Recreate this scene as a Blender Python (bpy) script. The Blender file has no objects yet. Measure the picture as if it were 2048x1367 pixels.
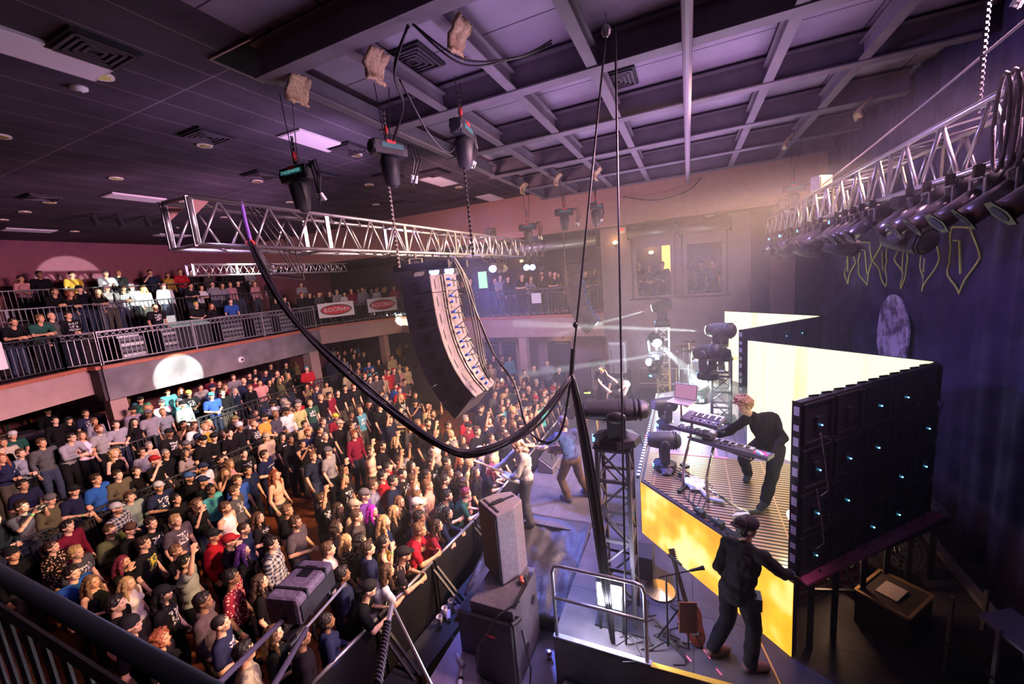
import bpy, math, random
from mathutils import Vector, Matrix, noise
random.seed(7)
sc = bpy.context.scene
COL = sc.collection
PI = math.pi
rad = math.radians
V = Vector

# ---------------------------------------------------------------- camera, world, light, exposure
cam_d = bpy.data.cameras.new('camera'); cam = bpy.data.objects.new('camera', cam_d); COL.objects.link(cam)
cam_d.sensor_width = 36.0; cam_d.lens = 796.0 / 2048 * 36; cam_d.clip_start = 0.02; cam_d.clip_end = 200
_y, _p, _r = rad(24.315), rad(9.18), rad(-5.056)
_f = V((math.cos(_y)*math.cos(_p), math.sin(_y)*math.cos(_p), -math.sin(_p)))
_rt = _f.cross(V((0, 0, 1))).normalized(); _u = _rt.cross(_f)
_r2 = math.cos(_r)*_rt + math.sin(_r)*_u; _u2 = -math.sin(_r)*_rt + math.cos(_r)*_u
cam.matrix_world = Matrix(((_r2.x, _u2.x, -_f.x, 0), (_r2.y, _u2.y, -_f.y, 0), (_r2.z, _u2.z, -_f.z, 5.65), (0, 0, 0, 1)))
sc.camera = cam
sc.view_settings.view_transform = 'Standard'; sc.view_settings.look = 'None'
sc.view_settings.gamma = 1.0; sc.view_settings.exposure = 0.0
sc.cycles.max_bounces = 5; sc.cycles.diffuse_bounces = 3; sc.cycles.glossy_bounces = 2
sc.cycles.transmission_bounces = 3; sc.cycles.volume_bounces = 0; sc.cycles.transparent_max_bounces = 6
sc.cycles.use_denoising = True; sc.cycles.use_adaptive_sampling = True; sc.cycles.adaptive_threshold = 0.03; sc.cycles.sample_clamp_indirect = 4.0
sc.cycles.caustics_reflective = False; sc.cycles.caustics_refractive = False
sc.cycles.volume_step_rate = 4.0; sc.cycles.volume_max_steps = 64

world = bpy.data.worlds.new('world'); sc.world = world; world.use_nodes = True
bg = world.node_tree.nodes['Background']; bg.inputs[0].default_value = (0.010, 0.006, 0.018, 1); bg.inputs[1].default_value = 1.0

def lamp(name, kind, loc, tgt, color, power, size=0.2, angle=40, blend=0.3, sy=None):
    d = bpy.data.lights.new(name, kind); o = bpy.data.objects.new(name, d); COL.objects.link(o)
    o.location = loc; d.color = color; d.energy = power
    if kind == 'SPOT': d.spot_size = rad(angle); d.spot_blend = blend; d.shadow_soft_size = size
    elif kind == 'AREA':
        d.size = size
        if sy: d.shape = 'RECTANGLE'; d.size_y = sy
        d.spread = rad(150)
    else: d.shadow_soft_size = size
    if tgt is not None: o.rotation_euler = (V(tgt) - V(loc)).to_track_quat('-Z', 'Y').to_euler()
    return o
def beam(frm, to, p, ang, col=(.85, 1, .86)): lamp('beam_light', 'SPOT', frm, to, col, p, .03, ang, .15)
# purple wash: truss wash lights aimed up at the ceiling
lamp('purple_wash', 'AREA', (9.0, .4, 6.85), (9.0, .8, 9), (.74, .42, .86), 165, 7, sy=4)
lamp('purple_wash', 'AREA', (4.6, 2.2, 6.85), (4.6, 3.4, 9), (.72, .42, .88), 26, 2, sy=2)
lamp('purple_house', 'SPOT', (6.5, 4.7, 6.75), (4.5, 10.5, 8.6), (.70, .42, .82), 650, .5, 130, .9)
# front light thrown over the crowd from above the back truss
lamp('rose_front', 'SPOT', (8.0, -2.9, 7.7), (5.0, 7.5, 1.0), (1.0, .54, .70), 4300, .4, 80, .6)
lamp('rose_front', 'SPOT', (4.6, -2.9, 7.7), (4.0, 7.0, 1.0), (1.0, .52, .76), 2600, .4, 80, .6)
lamp('amber_front', 'SPOT', (9.2, -2.9, 7.7), (6.2, 7.5, 1.0), (1.0, .60, .20), 8000, .4, 62, .6)
lamp('amber_front', 'SPOT', (6.6, -2.9, 7.7), (8.0, 10.5, 1.0), (1.0, .62, .28), 5500, .4, 70, .6)
lamp('purple_side', 'SPOT', (2.6, 4.6, 6.3), (5.5, 6.5, 1.2), (.80, .48, 1.0), 130, .3, 110, .8)
lamp('rose_wash', 'SPOT', (7.5, 5.8, 6.4), (14.0, 5.0, 7.6), (1.0, .50, .55), 520, .5, 130, .8)
lamp('rear_wash', 'SPOT', (7.0, 5.8, 6.2), (6.5, 22, 6.4), (1.0, .46, .80), 2000, .5, 75, .6)
lamp('fascia_wash', 'SPOT', (8.5, 5.8, 6.1), (9.0, 17, 3.4), (.90, .58, .95), 1300, .5, 90, .7)
lamp('violet_stage', 'AREA', (8.8, -.2, 6.0), (8.6, 1.0, 1.2), (.45, .42, 1.0), 220, 6, sy=2)
lamp('blue_stage', 'SPOT', (7.5, 4.2, 6.2), (7.2, 1.9, 1.2), (.16, .22, 1.0), 4200, .2, 70, .7)
lamp('curtain_violet', 'SPOT', (5.5, 3.5, 6.75), (7.6, -3.5, 4.0), (.42, .33, 1.0), 850, .3, 85, .8)
lamp('balcony_right', 'SPOT', (9.0, 5.7, 6.1), (15.5, 6.5, 4.6), (.60, .48, 1.0), 900, .3, 60, .6)
lamp('wing_violet', 'AREA', (5.0, 3.2, 6.1), (4.2, 2.0, 1.0), (.66, .46, .95), 55, 1.2)
# white beams of the moving lights
beam((12.72, .98, 4.34), (16.3, 11.5, 1.6), 420000, 2.4)
beam((12.45, .85, 3.3), (7.9, -.75, 2.9), 60000, 5)
beam((9.28, -.33, 4.17), (15.9, 11.35, 3.96), 520000, 2.4)
beam((9.1, .05, 3.78), (13.4, 6.6, 1.9), 340000, 2.6)
beam((10.25, -.25, 2.80), (7.3, -1.5, 3.1), 9000, 13, (.88, 1, .82))
beam((5.25, -1.05, 2.50), (6.2, .9, 2.42), 2500, 8)
beam((8.0, 5.7, 6.35), (7.84, 16.67, 3.2), 24000, 8)
beam((8.0, 5.7, 6.35), (7.6, 15.9, 1.9), 16000, 11)
beam((8.0, 5.7, 6.35), (8.54, 19.2, 6.2), 26000, 7)
beam((8.0, 5.7, 6.35), (7.6, 22, 7.0), 16000, 7)
beam((8.0, 5.7, 6.35), (2.52, 11.67, 1.95), 5000, 4)
lamp('strobe_light', 'POINT', (4.15, .93, 1.75), None, (.80, .78, 1.0), 170, .12)
lamp('lamp_glare', 'POINT', (12.45, 1.0, 3.22), None, (.80, .86, 1.0), 150, .06)
lamp('lamp_glare', 'POINT', (10.25, -.05, 2.78), None, (.85, 1.0, .88), 190, .06)
lamp('added_warm_fill', 'POINT', (5.9, -1.7, 1.95), None, (1.0, .55, .32), 14, .1)  # warm point light added to bring out the gear under the riser


# ---------------------------------------------------------------- materials
MATS = {}
def mat(name, col, rough=0.6, metal=0.0, noise_amt=0.0, scale=8.0, emit=None, estr=0.0, spec=0.4, bump=0.0, objcol=False):
    if name in MATS: return MATS[name]
    m = bpy.data.materials.new(name); m.use_nodes = True; nt = m.node_tree; b = nt.nodes['Principled BSDF']
    c = (*col, 1.0) if len(col) == 3 else col
    b.inputs['Base Color'].default_value = c; b.inputs['Roughness'].default_value = rough; b.inputs['Metallic'].default_value = metal
    b.inputs['Specular IOR Level'].default_value = spec
    src = None
    if objcol:
        oi = nt.nodes.new('ShaderNodeObjectInfo'); src = oi.outputs['Color']
        nt.links.new(src, b.inputs['Base Color'])
    if noise_amt > 0 or bump > 0:
        tc = nt.nodes.new('ShaderNodeTexCoord'); n = nt.nodes.new('ShaderNodeTexNoise'); n.inputs['Scale'].default_value = scale
        n.inputs['Detail'].default_value = 5; nt.links.new(tc.outputs['Object'], n.inputs['Vector'])
        if noise_amt > 0:
            mr = nt.nodes.new('ShaderNodeMapRange'); nt.links.new(n.outputs['Fac'], mr.inputs['Value'])
            mr.inputs['From Min'].default_value = 0.3; mr.inputs['From Max'].default_value = 0.7
            mr.inputs['To Min'].default_value = 1 - noise_amt; mr.inputs['To Max'].default_value = 1 + noise_amt
            mx = nt.nodes.new('ShaderNodeVectorMath'); mx.operation = 'MULTIPLY'
            if src is None:
                rgb = nt.nodes.new('ShaderNodeRGB'); rgb.outputs[0].default_value = c; src = rgb.outputs[0]
            nt.links.new(src, mx.inputs[0]); nt.links.new(mr.outputs[0], mx.inputs[1]); nt.links.new(mx.outputs[0], b.inputs['Base Color'])
        if bump > 0:
            bp = nt.nodes.new('ShaderNodeBump'); bp.inputs['Strength'].default_value = bump; bp.inputs['Distance'].default_value = 0.02
            nt.links.new(n.outputs['Fac'], bp.inputs['Height']); nt.links.new(bp.outputs[0], b.inputs['Normal'])
    if emit is not None:
        b.inputs['Emission Color'].default_value = (*emit, 1); b.inputs['Emission Strength'].default_value = estr
    MATS[name] = m
    return m

def mathn(nt, op, a, b=None, c=None):
    n = nt.nodes.new('ShaderNodeMath'); n.operation = op
    for i, v in enumerate((a, b, c)):
        if v is None: continue
        if isinstance(v, (int, float)): n.inputs[i].default_value = v
        else: nt.links.new(v, n.inputs[i])
    return n.outputs[0]

def grid_mat(name, col, line, sx, sy, w=0.02, rough=0.8, ax=('X', 'Y'), nz=0.35, nscale=0.6):
    """panel grid in object space: lines every sx / sy"""
    m = mat(name, col, rough, spec=0.2); nt = m.node_tree; b = nt.nodes['Principled BSDF']
    tc = nt.nodes.new('ShaderNodeTexCoord'); sp = nt.nodes.new('ShaderNodeSeparateXYZ'); nt.links.new(tc.outputs['Object'], sp.inputs[0])
    def ln(o, s):
        f = mathn(nt, 'FRACT', mathn(nt, 'DIVIDE', o, s)); return mathn(nt, 'LESS_THAN', f, w / s)
    g = mathn(nt, 'MAXIMUM', ln(sp.outputs[ax[0]], sx), ln(sp.outputs[ax[1]], sy))
    n = nt.nodes.new('ShaderNodeTexNoise'); n.inputs['Scale'].default_value = nscale; n.inputs['Detail'].default_value = 6
    nt.links.new(tc.outputs['Object'], n.inputs['Vector'])
    mr = nt.nodes.new('ShaderNodeMapRange'); nt.links.new(n.outputs['Fac'], mr.inputs['Value'])
    mr.inputs['From Min'].default_value = 0.3; mr.inputs['From Max'].default_value = 0.7
    mr.inputs['To Min'].default_value = 1 - nz; mr.inputs['To Max'].default_value = 1 + nz
    mx = nt.nodes.new('ShaderNodeMix'); mx.data_type = 'RGBA'; nt.links.new(g, mx.inputs[0])
    mx.inputs[6].default_value = (*col, 1); mx.inputs[7].default_value = (*line, 1)
    vm = nt.nodes.new('ShaderNodeVectorMath'); vm.operation = 'MULTIPLY'; nt.links.new(mx.outputs[2], vm.inputs[0]); nt.links.new(mr.outputs[0], vm.inputs[1])
    nt.links.new(vm.outputs[0], b.inputs['Base Color'])
    return m

# ---------------------------------------------------------------- mesh builder
class MB:
    def __init__(s): s.v = []; s.f = []
    def add(s, vs, fs):
        k = len(s.v); s.v += [tuple(v) for v in vs]; s.f += [tuple(i + k for i in f) for f in fs]; return s
    def box(s, c, d, m=None):
        hx, hy, hz = d[0]/2, d[1]/2, d[2]/2
        vs = [V((x*hx, y*hy, z*hz)) for x in (-1, 1) for y in (-1, 1) for z in (-1, 1)]
        if m is not None: vs = [m @ v for v in vs]
        vs = [v + V(c) for v in vs]
        return s.add(vs, [(0,1,3,2), (4,6,7,5), (0,4,5,1), (2,3,7,6), (0,2,6,4), (1,5,7,3)])
    def bb(s, a, b): return s.box([(a[i]+b[i])/2 for i in range(3)], [abs(b[i]-a[i]) for i in range(3)])
    def bar(s, a, b, w, h, up=(0, 0, 1)):
        a, b = V(a), V(b); d = b - a; L = d.length; d.normalize()
        u = V(up)
        if abs(d.dot(u)) > 0.98: u = V((1, 0, 0))
        r = d.cross(u).normalized(); u = r.cross(d)
        m = Matrix((d, r, u)).transposed()
        return s.box((a + b)/2, (L, w, h), m)
    def tube(s, pts, r, n=8, closed=False, cap=True):
        pts = [V(p) for p in pts]; N = len(pts); rs = r if isinstance(r, (list, tuple)) else [r]*N
        vs = []; t0 = None; u = None
        for i, p in enumerate(pts):
            t = (pts[min(i+1, N-1)] - pts[max(i-1, 0)])
            if t.length < 1e-9: t = V((0, 0, 1))
            t.normalize()
            if u is None:
                u = t.cross(V((0, 0, 1)))
                if u.length < 0.05: u = t.cross(V((1, 0, 0)))
                u.normalize()
            else:
                u = (u - t*u.dot(t))
                if u.length < 1e-6: u = t.orthogonal()
                u.normalize()
            w = t.cross(u)
            for k in range(n):
                a = 2*PI*k/n; vs.append(p + (u*math.cos(a) + w*math.sin(a))*rs[i])
        fs = [(i*n+k, i*n+(k+1) % n, (i+1)*n+(k+1) % n, (i+1)*n+k) for i in range(N-1) for k in range(n)]
        if cap: fs += [tuple(reversed(range(n))), tuple(range((N-1)*n, N*n))]
        return s.add(vs, fs)
    def cyl(s, a, b, r, n=12, r2=None): return s.tube([a, b], [r, r if r2 is None else r2], n)
    def ell(s, c, r, n=12, m=8, rot=None):
        vs = [V((0, 0, -1))]; 
        for j in range(1, m):
            ph = -PI/2 + PI*j/m
            vs += [V((math.cos(ph)*math.cos(2*PI*k/n), math.cos(ph)*math.sin(2*PI*k/n), math.sin(ph))) for k in range(n)]
        vs.append(V((0, 0, 1))); T = len(vs)-1
        fs = [(0, 1+(k+1) % n, 1+k) for k in range(n)]
        for j in range(m-2): fs += [(1+j*n+k, 1+j*n+(k+1) % n, 1+(j+1)*n+(k+1) % n, 1+(j+1)*n+k) for k in range(n)]
        fs += [(T, 1+(m-2)*n+k, 1+(m-2)*n+(k+1) % n) for k in range(n)]
        vs = [V((v.x*r[0], v.y*r[1], v.z*r[2])) for v in vs]
        if rot is not None: vs = [rot @ v for v in vs]
        return s.add([v + V(c) for v in vs], fs)
    def cap_(s, a, b, ra, rb, n=10):
        """capsule with tapering radius"""
        a, b = V(a), V(b); d = (b-a).normalized(); pts = []; rs = []
        for t in (-1, -.8, -.45): pts.append(a + d*ra*t); rs.append(ra*math.sqrt(max(0.02, 1-t*t)))
        pts += [a, b]; rs += [ra, rb]
        for t in (.45, .8, 1): pts.append(b + d*rb*t); rs.append(rb*math.sqrt(max(0.02, 1-t*t)))
        return s.tube(pts, rs, n)
    def prism(s, poly, z0, z1):
        n = len(poly); vs = [(p[0], p[1], z0) for p in poly] + [(p[0], p[1], z1) for p in poly]
        return s.add(vs, [tuple(reversed(range(n))), tuple(range(n, 2*n))] + [(i, (i+1) % n, n+(i+1) % n, n+i) for i in range(n)])
    def xform(s, M): s.v = [tuple(M @ V(v)) for v in s.v]; return s
    def mesh(s, name, m, smooth=False, bevel=0):
        me = bpy.data.meshes.new(name); me.from_pydata(s.v, [], s.f)
        if m is not None: me.materials.append(m)
        if smooth: me.polygons.foreach_set('use_smooth', [True]*len(me.polygons))
        me.update(); return me
    def build(s, name, m, parent=None, smooth=False, bevel=0, label=None):
        o = bpy.data.objects.new(name, s.mesh(name, m, smooth)); COL.objects.link(o)
        if parent is not None: o.parent = parent
        if label: o['label'] = label
        if bevel: bv = o.modifiers.new('bevel', 'BEVEL'); bv.width = bevel; bv.segments = 2; bv.limit_method = 'ANGLE'
        return o
def tag(o, label, cat, group=None, kind=None):
    o['label'] = label; o['category'] = cat
    if group: o['group'] = group
    if kind: o['kind'] = kind
    return o
def thing(name, label, cat, loc=(0, 0, 0), rz=0, group=None):
    o = bpy.data.objects.new(name, None); COL.objects.link(o); o.location = loc; o.rotation_euler = (0, 0, rz)
    o.empty_display_size = 0.1
    return tag(o, label, cat, group)
def struct(name, mb, m, smooth=False):
    o = mb.build(name, m, None, smooth); o['kind'] = 'structure'; return o
def copy_tree(o, parent=None):
    c = o.copy(); COL.objects.link(c); c.parent = parent
    for ch in list(o.children): copy_tree(ch, c)
    return c
def arc(c, r, a0, a1, n, ax1, ax2):
    c = V(c); return [c + V(ax1)*r*math.cos(a0+(a1-a0)*i/n) + V(ax2)*r*math.sin(a0+(a1-a0)*i/n) for i in range(n+1)]
def hang(a, b, sag, n=16):
    a, b = V(a), V(b); return [a.lerp(b, i/n) - V((0, 0, sag*4*(i/n)*(1-i/n))) for i in range(n+1)]
def text(body, name, size, mt, parent, M, ext=0.002, ax='CENTER'):
    cu = bpy.data.curves.new(name, 'FONT'); cu.body = body; cu.size = size; cu.extrude = ext; cu.align_x = ax; cu.align_y = 'CENTER'
    cu.resolution_u = 2
    ob = bpy.data.objects.new('tmp', cu); COL.objects.link(ob)
    dg = bpy.context.evaluated_depsgraph_get(); me = bpy.data.meshes.new_from_object(ob.evaluated_get(dg))
    bpy.data.objects.remove(ob); me.name = name; me.materials.clear(); me.materials.append(mt)
    o = bpy.data.objects.new(name, me); COL.objects.link(o); o.parent = parent; o.matrix_local = M
    return o
def frame(o, x, y):
    """matrix from origin with text x-axis x and y-axis y"""
    x = V(x).normalized(); y = V(y).normalized(); z = x.cross(y).normalized(); y = z.cross(x)
    return Matrix(((x.x, y.x, z.x, o[0]), (x.y, y.y, z.y, o[1]), (x.z, y.z, z.z, o[2]), (0, 0, 0, 1)))

M_black = mat('black_metal', (0.018, 0.017, 0.020), 0.45, 0.3)
M_blackp = mat('black_plastic', (0.02, 0.02, 0.024), 0.5, noise_amt=0.2, scale=30)
M_alu = mat('truss_aluminium', (0.62, 0.60, 0.62), 0.32, 0.9, noise_amt=0.12, scale=9)
M_steel = mat('scuffed_steel', (0.40, 0.39, 0.41), 0.4, 0.85, noise_amt=0.2, scale=12)
M_cable = mat('black_cable_rubber', (0.012, 0.011, 0.014), 0.38, spec=0.5)
M_beam = mat('painted_beam_steel', (0.16, 0.14, 0.17), 0.6, noise_amt=0.15, scale=3)
M_white = mat('white_paint', (0.75, 0.74, 0.74), 0.5)
M_rail = mat('rail_iron', (0.05, 0.05, 0.06), 0.45, 0.4)
M_railp = mat('rail_worn_iron', (0.30, 0.28, 0.31), 0.45, 0.5, noise_amt=0.2)
M_burlap = mat('burlap_sack', (0.50, 0.36, 0.22), 0.95, noise_amt=0.3, scale=40, bump=0.4)
# ================================================================ the room
H_C = 8.5
M_ceil = grid_mat('ceiling_tile', (0.070, 0.058, 0.082), (0.20, 0.16, 0.19), 3.66, 0.61, 0.022, nz=0.3, nscale=1.2)
M_ceil2 = grid_mat('stage_ceiling_panel', (0.26, 0.23, 0.30), (0.05, 0.04, 0.06), 0.95, 1.1, 0.02, nz=0.22, nscale=1.1)
M_pink = mat('rose_plaster', (0.52, 0.27, 0.25), 0.85, noise_amt=0.06, scale=6, bump=0.15)
M_maroon = mat('maroon_plaster', (0.24, 0.075, 0.12), 0.85, noise_amt=0.08, scale=5, bump=0.15)
M_tan = mat('tan_plaster', (0.40, 0.26, 0.25), 0.8, noise_amt=0.07, scale=4)
M_mauve = mat('mauve_wall', (0.30, 0.20, 0.24), 0.85, noise_amt=0.08, scale=4)
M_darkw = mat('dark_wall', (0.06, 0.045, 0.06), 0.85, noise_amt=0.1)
M_panel = mat('grey_fascia_panel', (0.17, 0.15, 0.17), 0.6, noise_amt=0.35, scale=1.7)
M_trim = mat('redwood_trim', (0.40, 0.13, 0.08), 0.5, noise_amt=0.12)
M_slab = mat('black_deck_edge', (0.02, 0.02, 0.022), 0.6)

def wood_floor():
    m = mat('dance_floor_wood', (0.30, 0.09, 0.03), 0.32, spec=0.5); nt = m.node_tree; b = nt.nodes['Principled BSDF']
    tc = nt.nodes.new('ShaderNodeTexCoord'); mp = nt.nodes.new('ShaderNodeMapping'); nt.links.new(tc.outputs['Object'], mp.inputs[0])
    br = nt.nodes.new('ShaderNodeTexBrick'); nt.links.new(mp.outputs[0], br.inputs[0])
    br.inputs['Color1'].default_value = (0.34, 0.10, 0.030, 1); br.inputs['Color2'].default_value = (0.22, 0.062, 0.02, 1)
    br.inputs['Mortar'].default_value = (0.10, 0.03, 0.012, 1); br.inputs['Scale'].default_value = 1.0
    br.inputs['Mortar Size'].default_value = 0.004; br.inputs['Brick Width'].default_value = 0.9; br.inputs['Row Height'].default_value = 0.08
    n = nt.nodes.new('ShaderNodeTexNoise'); n.inputs['Scale'].default_value = 6; n.inputs['Detail'].default_value = 6
    mp2 = nt.nodes.new('ShaderNodeMapping'); mp2.inputs['Scale'].default_value = (1, 9, 1); nt.links.new(tc.outputs['Object'], mp2.inputs[0]); nt.links.new(mp2.outputs[0], n.inputs['Vector'])
    mr = nt.nodes.new('ShaderNodeMapRange'); nt.links.new(n.outputs['Fac'], mr.inputs['Value']); mr.inputs['From Min'].default_value = .3; mr.inputs['From Max'].default_value = .7
    mr.inputs['To Min'].default_value = .6; mr.inputs['To Max'].default_value = 1.4
    vm = nt.nodes.new('ShaderNodeVectorMath'); vm.operation = 'MULTIPLY'; nt.links.new(br.outputs['Color'], vm.inputs[0]); nt.links.new(mr.outputs[0], vm.inputs[1])
    nt.links.new(vm.outputs[0], b.inputs['Base Color']); return m
M_wood = wood_floor()
M_carpet = mat('dark_carpet', (0.035, 0.025, 0.03), 0.95, noise_amt=0.5, scale=14)
XW, XE = -3.2, 20.0
struct('floor', MB().bb((XW, -9, -0.1), (XE, 11.75, 0)), M_wood)
struct('floor_tier_rear', MB().bb((XW, 11.75, -0.1), (XE, 22, 0.4)).bb((XW, 14.75, 0.401), (XE, 22, 0.9)).bb((14.4, 2.9, 0), (16.5, 11.749, 0.4)), M_carpet)
struct('ceiling', MB().bb((XW, 4.35, H_C), (XE, 22.2, H_C+0.1)), M_ceil)
struct('ceiling_stage', MB().bb((XW, -9, H_C), (XE, 4.35, H_C+0.1)), M_ceil2)
struct('wall_rear', MB().bb((XW, 22, 0), (XE, 22.2, H_C)), M_maroon)
struct('wall_left', MB().bb((XW-0.2, -9, 0), (XW, 22.2, H_C)), M_mauve)
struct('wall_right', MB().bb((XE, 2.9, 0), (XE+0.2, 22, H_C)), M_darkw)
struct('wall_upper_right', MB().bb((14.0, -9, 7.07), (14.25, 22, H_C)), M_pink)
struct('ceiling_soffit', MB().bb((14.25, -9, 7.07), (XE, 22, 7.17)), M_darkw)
# window wall with two openings
WO = [(0.55, 1.67, 4.58, 6.28), (-1.03, 0.03, 4.56, 6.22)]
w = MB(); X0, X1 = 15.0, 15.25
w.bb((X0, -9, 0), (X1, 2.9, 4.56)); w.bb((X0, -9, 6.28), (X1, 2.9, 7.07)); w.bb((X0, 1.67, 4.56), (X1, 2.9, 6.28)); w.bb((X0, .03, 4.56), (X1, .55, 6.28))
w.bb((X0, -9, 4.56), (X1, -1.03, 6.28)); w.bb((X0, -1.03, 6.22), (X1, .03, 6.28)); w.bb((X0, .55, 4.56), (X1, 1.67, 4.58))
struct('wall_windows', w, M_mauve)
struct('wall_side_return', MB().bb((15.25, 2.8, 0), (XE, 2.9, 3.84)), M_mauve); struct('wall_room_return', MB().bb((15.25, 2.8, 4.05), (17.5, 2.9, 7.07)), M_mauve)
struct('wall_doors', MB().bb((16.5, 3.1, 0.4), (16.7, 10.4, 3.2)), M_mauve)
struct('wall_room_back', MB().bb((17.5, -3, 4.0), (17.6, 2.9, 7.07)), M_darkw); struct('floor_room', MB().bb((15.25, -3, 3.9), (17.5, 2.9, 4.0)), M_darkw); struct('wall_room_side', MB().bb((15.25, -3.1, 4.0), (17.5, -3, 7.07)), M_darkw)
struct('wall_pilaster', MB().bb((14.55, -2.95, 1.2), (15.0, -2.38, 7.07)), M_tan)
struct('wall_stage_recess', MB().bb((14.9, -6, 1.2), (15.0, -1.85, 7.07)), M_darkw)

# balcony
FAS = [(-3.2, 13.1), (3.82, 16.35), (5.85, 17.3), (5.9, 16.7), (14.0, 16.75), (14.02, 17.2), (17.8, 14.65), (15.3, 9.3), (15.0, 2.9)]
struct('floor_balcony', MB().prism(FAS + [(XE, 2.9), (XE, 22), (XW, 22)], 3.85, 4.05), M_slab)
def along(p, q, off):
    d = (V((q[0]-p[0], q[1]-p[1], 0))).normalized(); n = V((-d.y, d.x, 0)); return d, n
for i in range(len(FAS)-1):
    p, q = FAS[i], FAS[i+1]; d, n = along(p, q, 0)
    zb = 2.95 if i in (2, 3, 4) else 3.17
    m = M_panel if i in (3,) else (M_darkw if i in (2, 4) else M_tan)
    struct('wall_fascia', MB().bar((p[0], p[1], (zb+3.95)/2), (q[0], q[1], (zb+3.95)/2), 0.16, 3.95-zb), m)
    struct('trim_balcony', MB().bar((p[0], p[1], 4.0), (q[0], q[1], 4.0), 0.26, 0.11), M_trim)
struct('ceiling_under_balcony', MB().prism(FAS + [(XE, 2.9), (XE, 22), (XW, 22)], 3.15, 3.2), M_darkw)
# upper tiers of the balcony
struct('floor_balcony_tier', MB().bb((-3.2, 18.8, 4.05), (13.5, 22, 4.9)).bb((-3.2, 20.5, 4.901), (13.5, 22, 5.55)).bb((14, 18.6, 4.05), (20, 22, 4.6)), M_carpet)
# columns under the balcony
for (x, y, z0, z1, wd) in [(6.15, 17.0, .9, 3.0, .42), (13.6, 17.05, .9, 3.0, .5), (17.2, 15.6, .9, 3.15, .35), (15.15, 6.3, .4, 3.15, .32), (2.6, 17.2, .9, 3.15, .4)]:
    tag(MB().bb((x-wd/2, y-wd/2, z0), (x+wd/2, y+wd/2, z1)).build('column', M_tan if x > 6 else M_mauve), {6.15: 'plaster column at the left end of the grey balcony box', 13.6: 'two-toned column where the grey balcony box meets the pink fascia', 17.2: 'column at the rear right below the angled balcony, beside the man in yellow', 15.15: 'slim column between the double doors and the single door', 2.6: 'column in front of the bar below the balcony'}[x], 'column')

def railing(name, pts, z, h, label, lattice=True, m=M_rail, cat='railing', step=0.13, group=None, posts=1.8):
    t = thing(name, label, cat, (pts[0][0], pts[0][1], z), 0, group)
    o = V((pts[0][0], pts[0][1], z)); tr = MB(); br_ = MB(); bal = MB(); lat = MB(); pm = []
    for i in range(len(pts)-1):
        a = V((*pts[i][:2], z)) - o; b = V((*pts[i+1][:2], z)) - o; L = (b-a).length; d = (b-a).normalized()
        tr.bar(a + V((0, 0, h)), b + V((0, 0, h)), .05, .04)
        br_.bar(a + V((0, 0, .1)), b + V((0, 0, .1)), .03, .03)
        lo = .12 if not lattice else .12; hi = h if not lattice else h - .17
        if lattice: br_.bar(a + V((0, 0, h-.17)), b + V((0, 0, h-.17)), .03, .025)
        n = max(2, int(L/step))
        for k in range(1, n): p = a + d*L*k/n; bal.bar(p + V((0, 0, .1)), p + V((0, 0, hi)), .018, .018)
        if lattice:
            nn = max(1, int(L/.17))
            for k in range(nn):
                p = a + d*L*k/nn; q = a + d*L*(k+1)/nn
                lat.bar(p + V((0, 0, h-.17)), q + V((0, 0, h)), .012, .012); lat.bar(p + V((0, 0, h)), q + V((0, 0, h-.17)), .012, .012)
        np_ = max(1, round(L/posts))
        for k in range(np_ + (1 if i == len(pts)-2 else 0)): pm.append(a + d*L*k/np_)
    tr.build('top_rail', m, t); br_.build('lower_rail', m, t); bal.build('balusters', m, t)
    if lattice: lat.build('lattice', m, t)
    for p in pm[:60]: MB().bar(p, p + V((0, 0, h+.02)), .055, .055).build('post', m, t)
    return t
def off(p, q, e):
    d, n = along(p, q, 0); return (p[0]+n.x*e, p[1]+n.y*e), (q[0]+n.x*e, q[1]+n.y*e)
railing('balcony_railing', [(-3.2, 13.2), (3.75, 16.42), (5.3, 17.15)], 4.05, 1.05, 'dark balcony railing at far left with the rock station banner on it')
railing('balcony_railing', [(5.3, 17.15), (5.98, 16.8)], 4.05, 1.05, 'short grey gate section of railing between the two men at left and the sound desk', m=M_railp)
railing('balcony_railing', [(6.0, 16.8), (14.0, 16.85)], 4.05, 1.05, 'pale grey balcony railing in front of the sound desk', m=M_railp, posts=2.3)
railing('balcony_railing', [(14.05, 17.25), (17.85, 14.7), (15.4, 9.3)], 4.05, 1.05, 'angled rear balcony railing hung with two rock station banners', posts=1.5)
railing('balcony_railing', [(15.1, 9.3), (15.1, 3.0)], 4.05, 1.05, 'dark railing of the right side balcony', posts=2.2)
railing('balcony_railing', [(0.6, 18.85), (13.5, 18.85)], 4.9, 1.1, 'railing of the middle balcony tier behind the sound desk', lattice=False, posts=2.2)
railing('balcony_railing', [(-0.5, 20.55), (13.5, 20.55)], 5.55, 1.1, 'railing of the top balcony tier at the maroon rear wall', lattice=False, posts=2.2)
railing('floor_railing', [(-1.5, 11.8), (8.0, 11.8)], 0.4, 1.1, 'floor level railing crossing the crowd at the edge of the wooden dance floor')
railing('floor_railing', [(7.2, 14.8), (13.2, 14.8)], 0.9, 1.1, 'upper floor railing below the grey balcony panel')
railing('floor_railing', [(3.0, 15.2), (6.0, 14.8)], 0.9, 1.0, 'short stair railing near the bar column', lattice=False)
railing('floor_railing', [(16.0, 14.4), (18.5, 14.9)], 0.9, 1.0, 'short railing in front of the rear right column', lattice=False)
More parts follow.
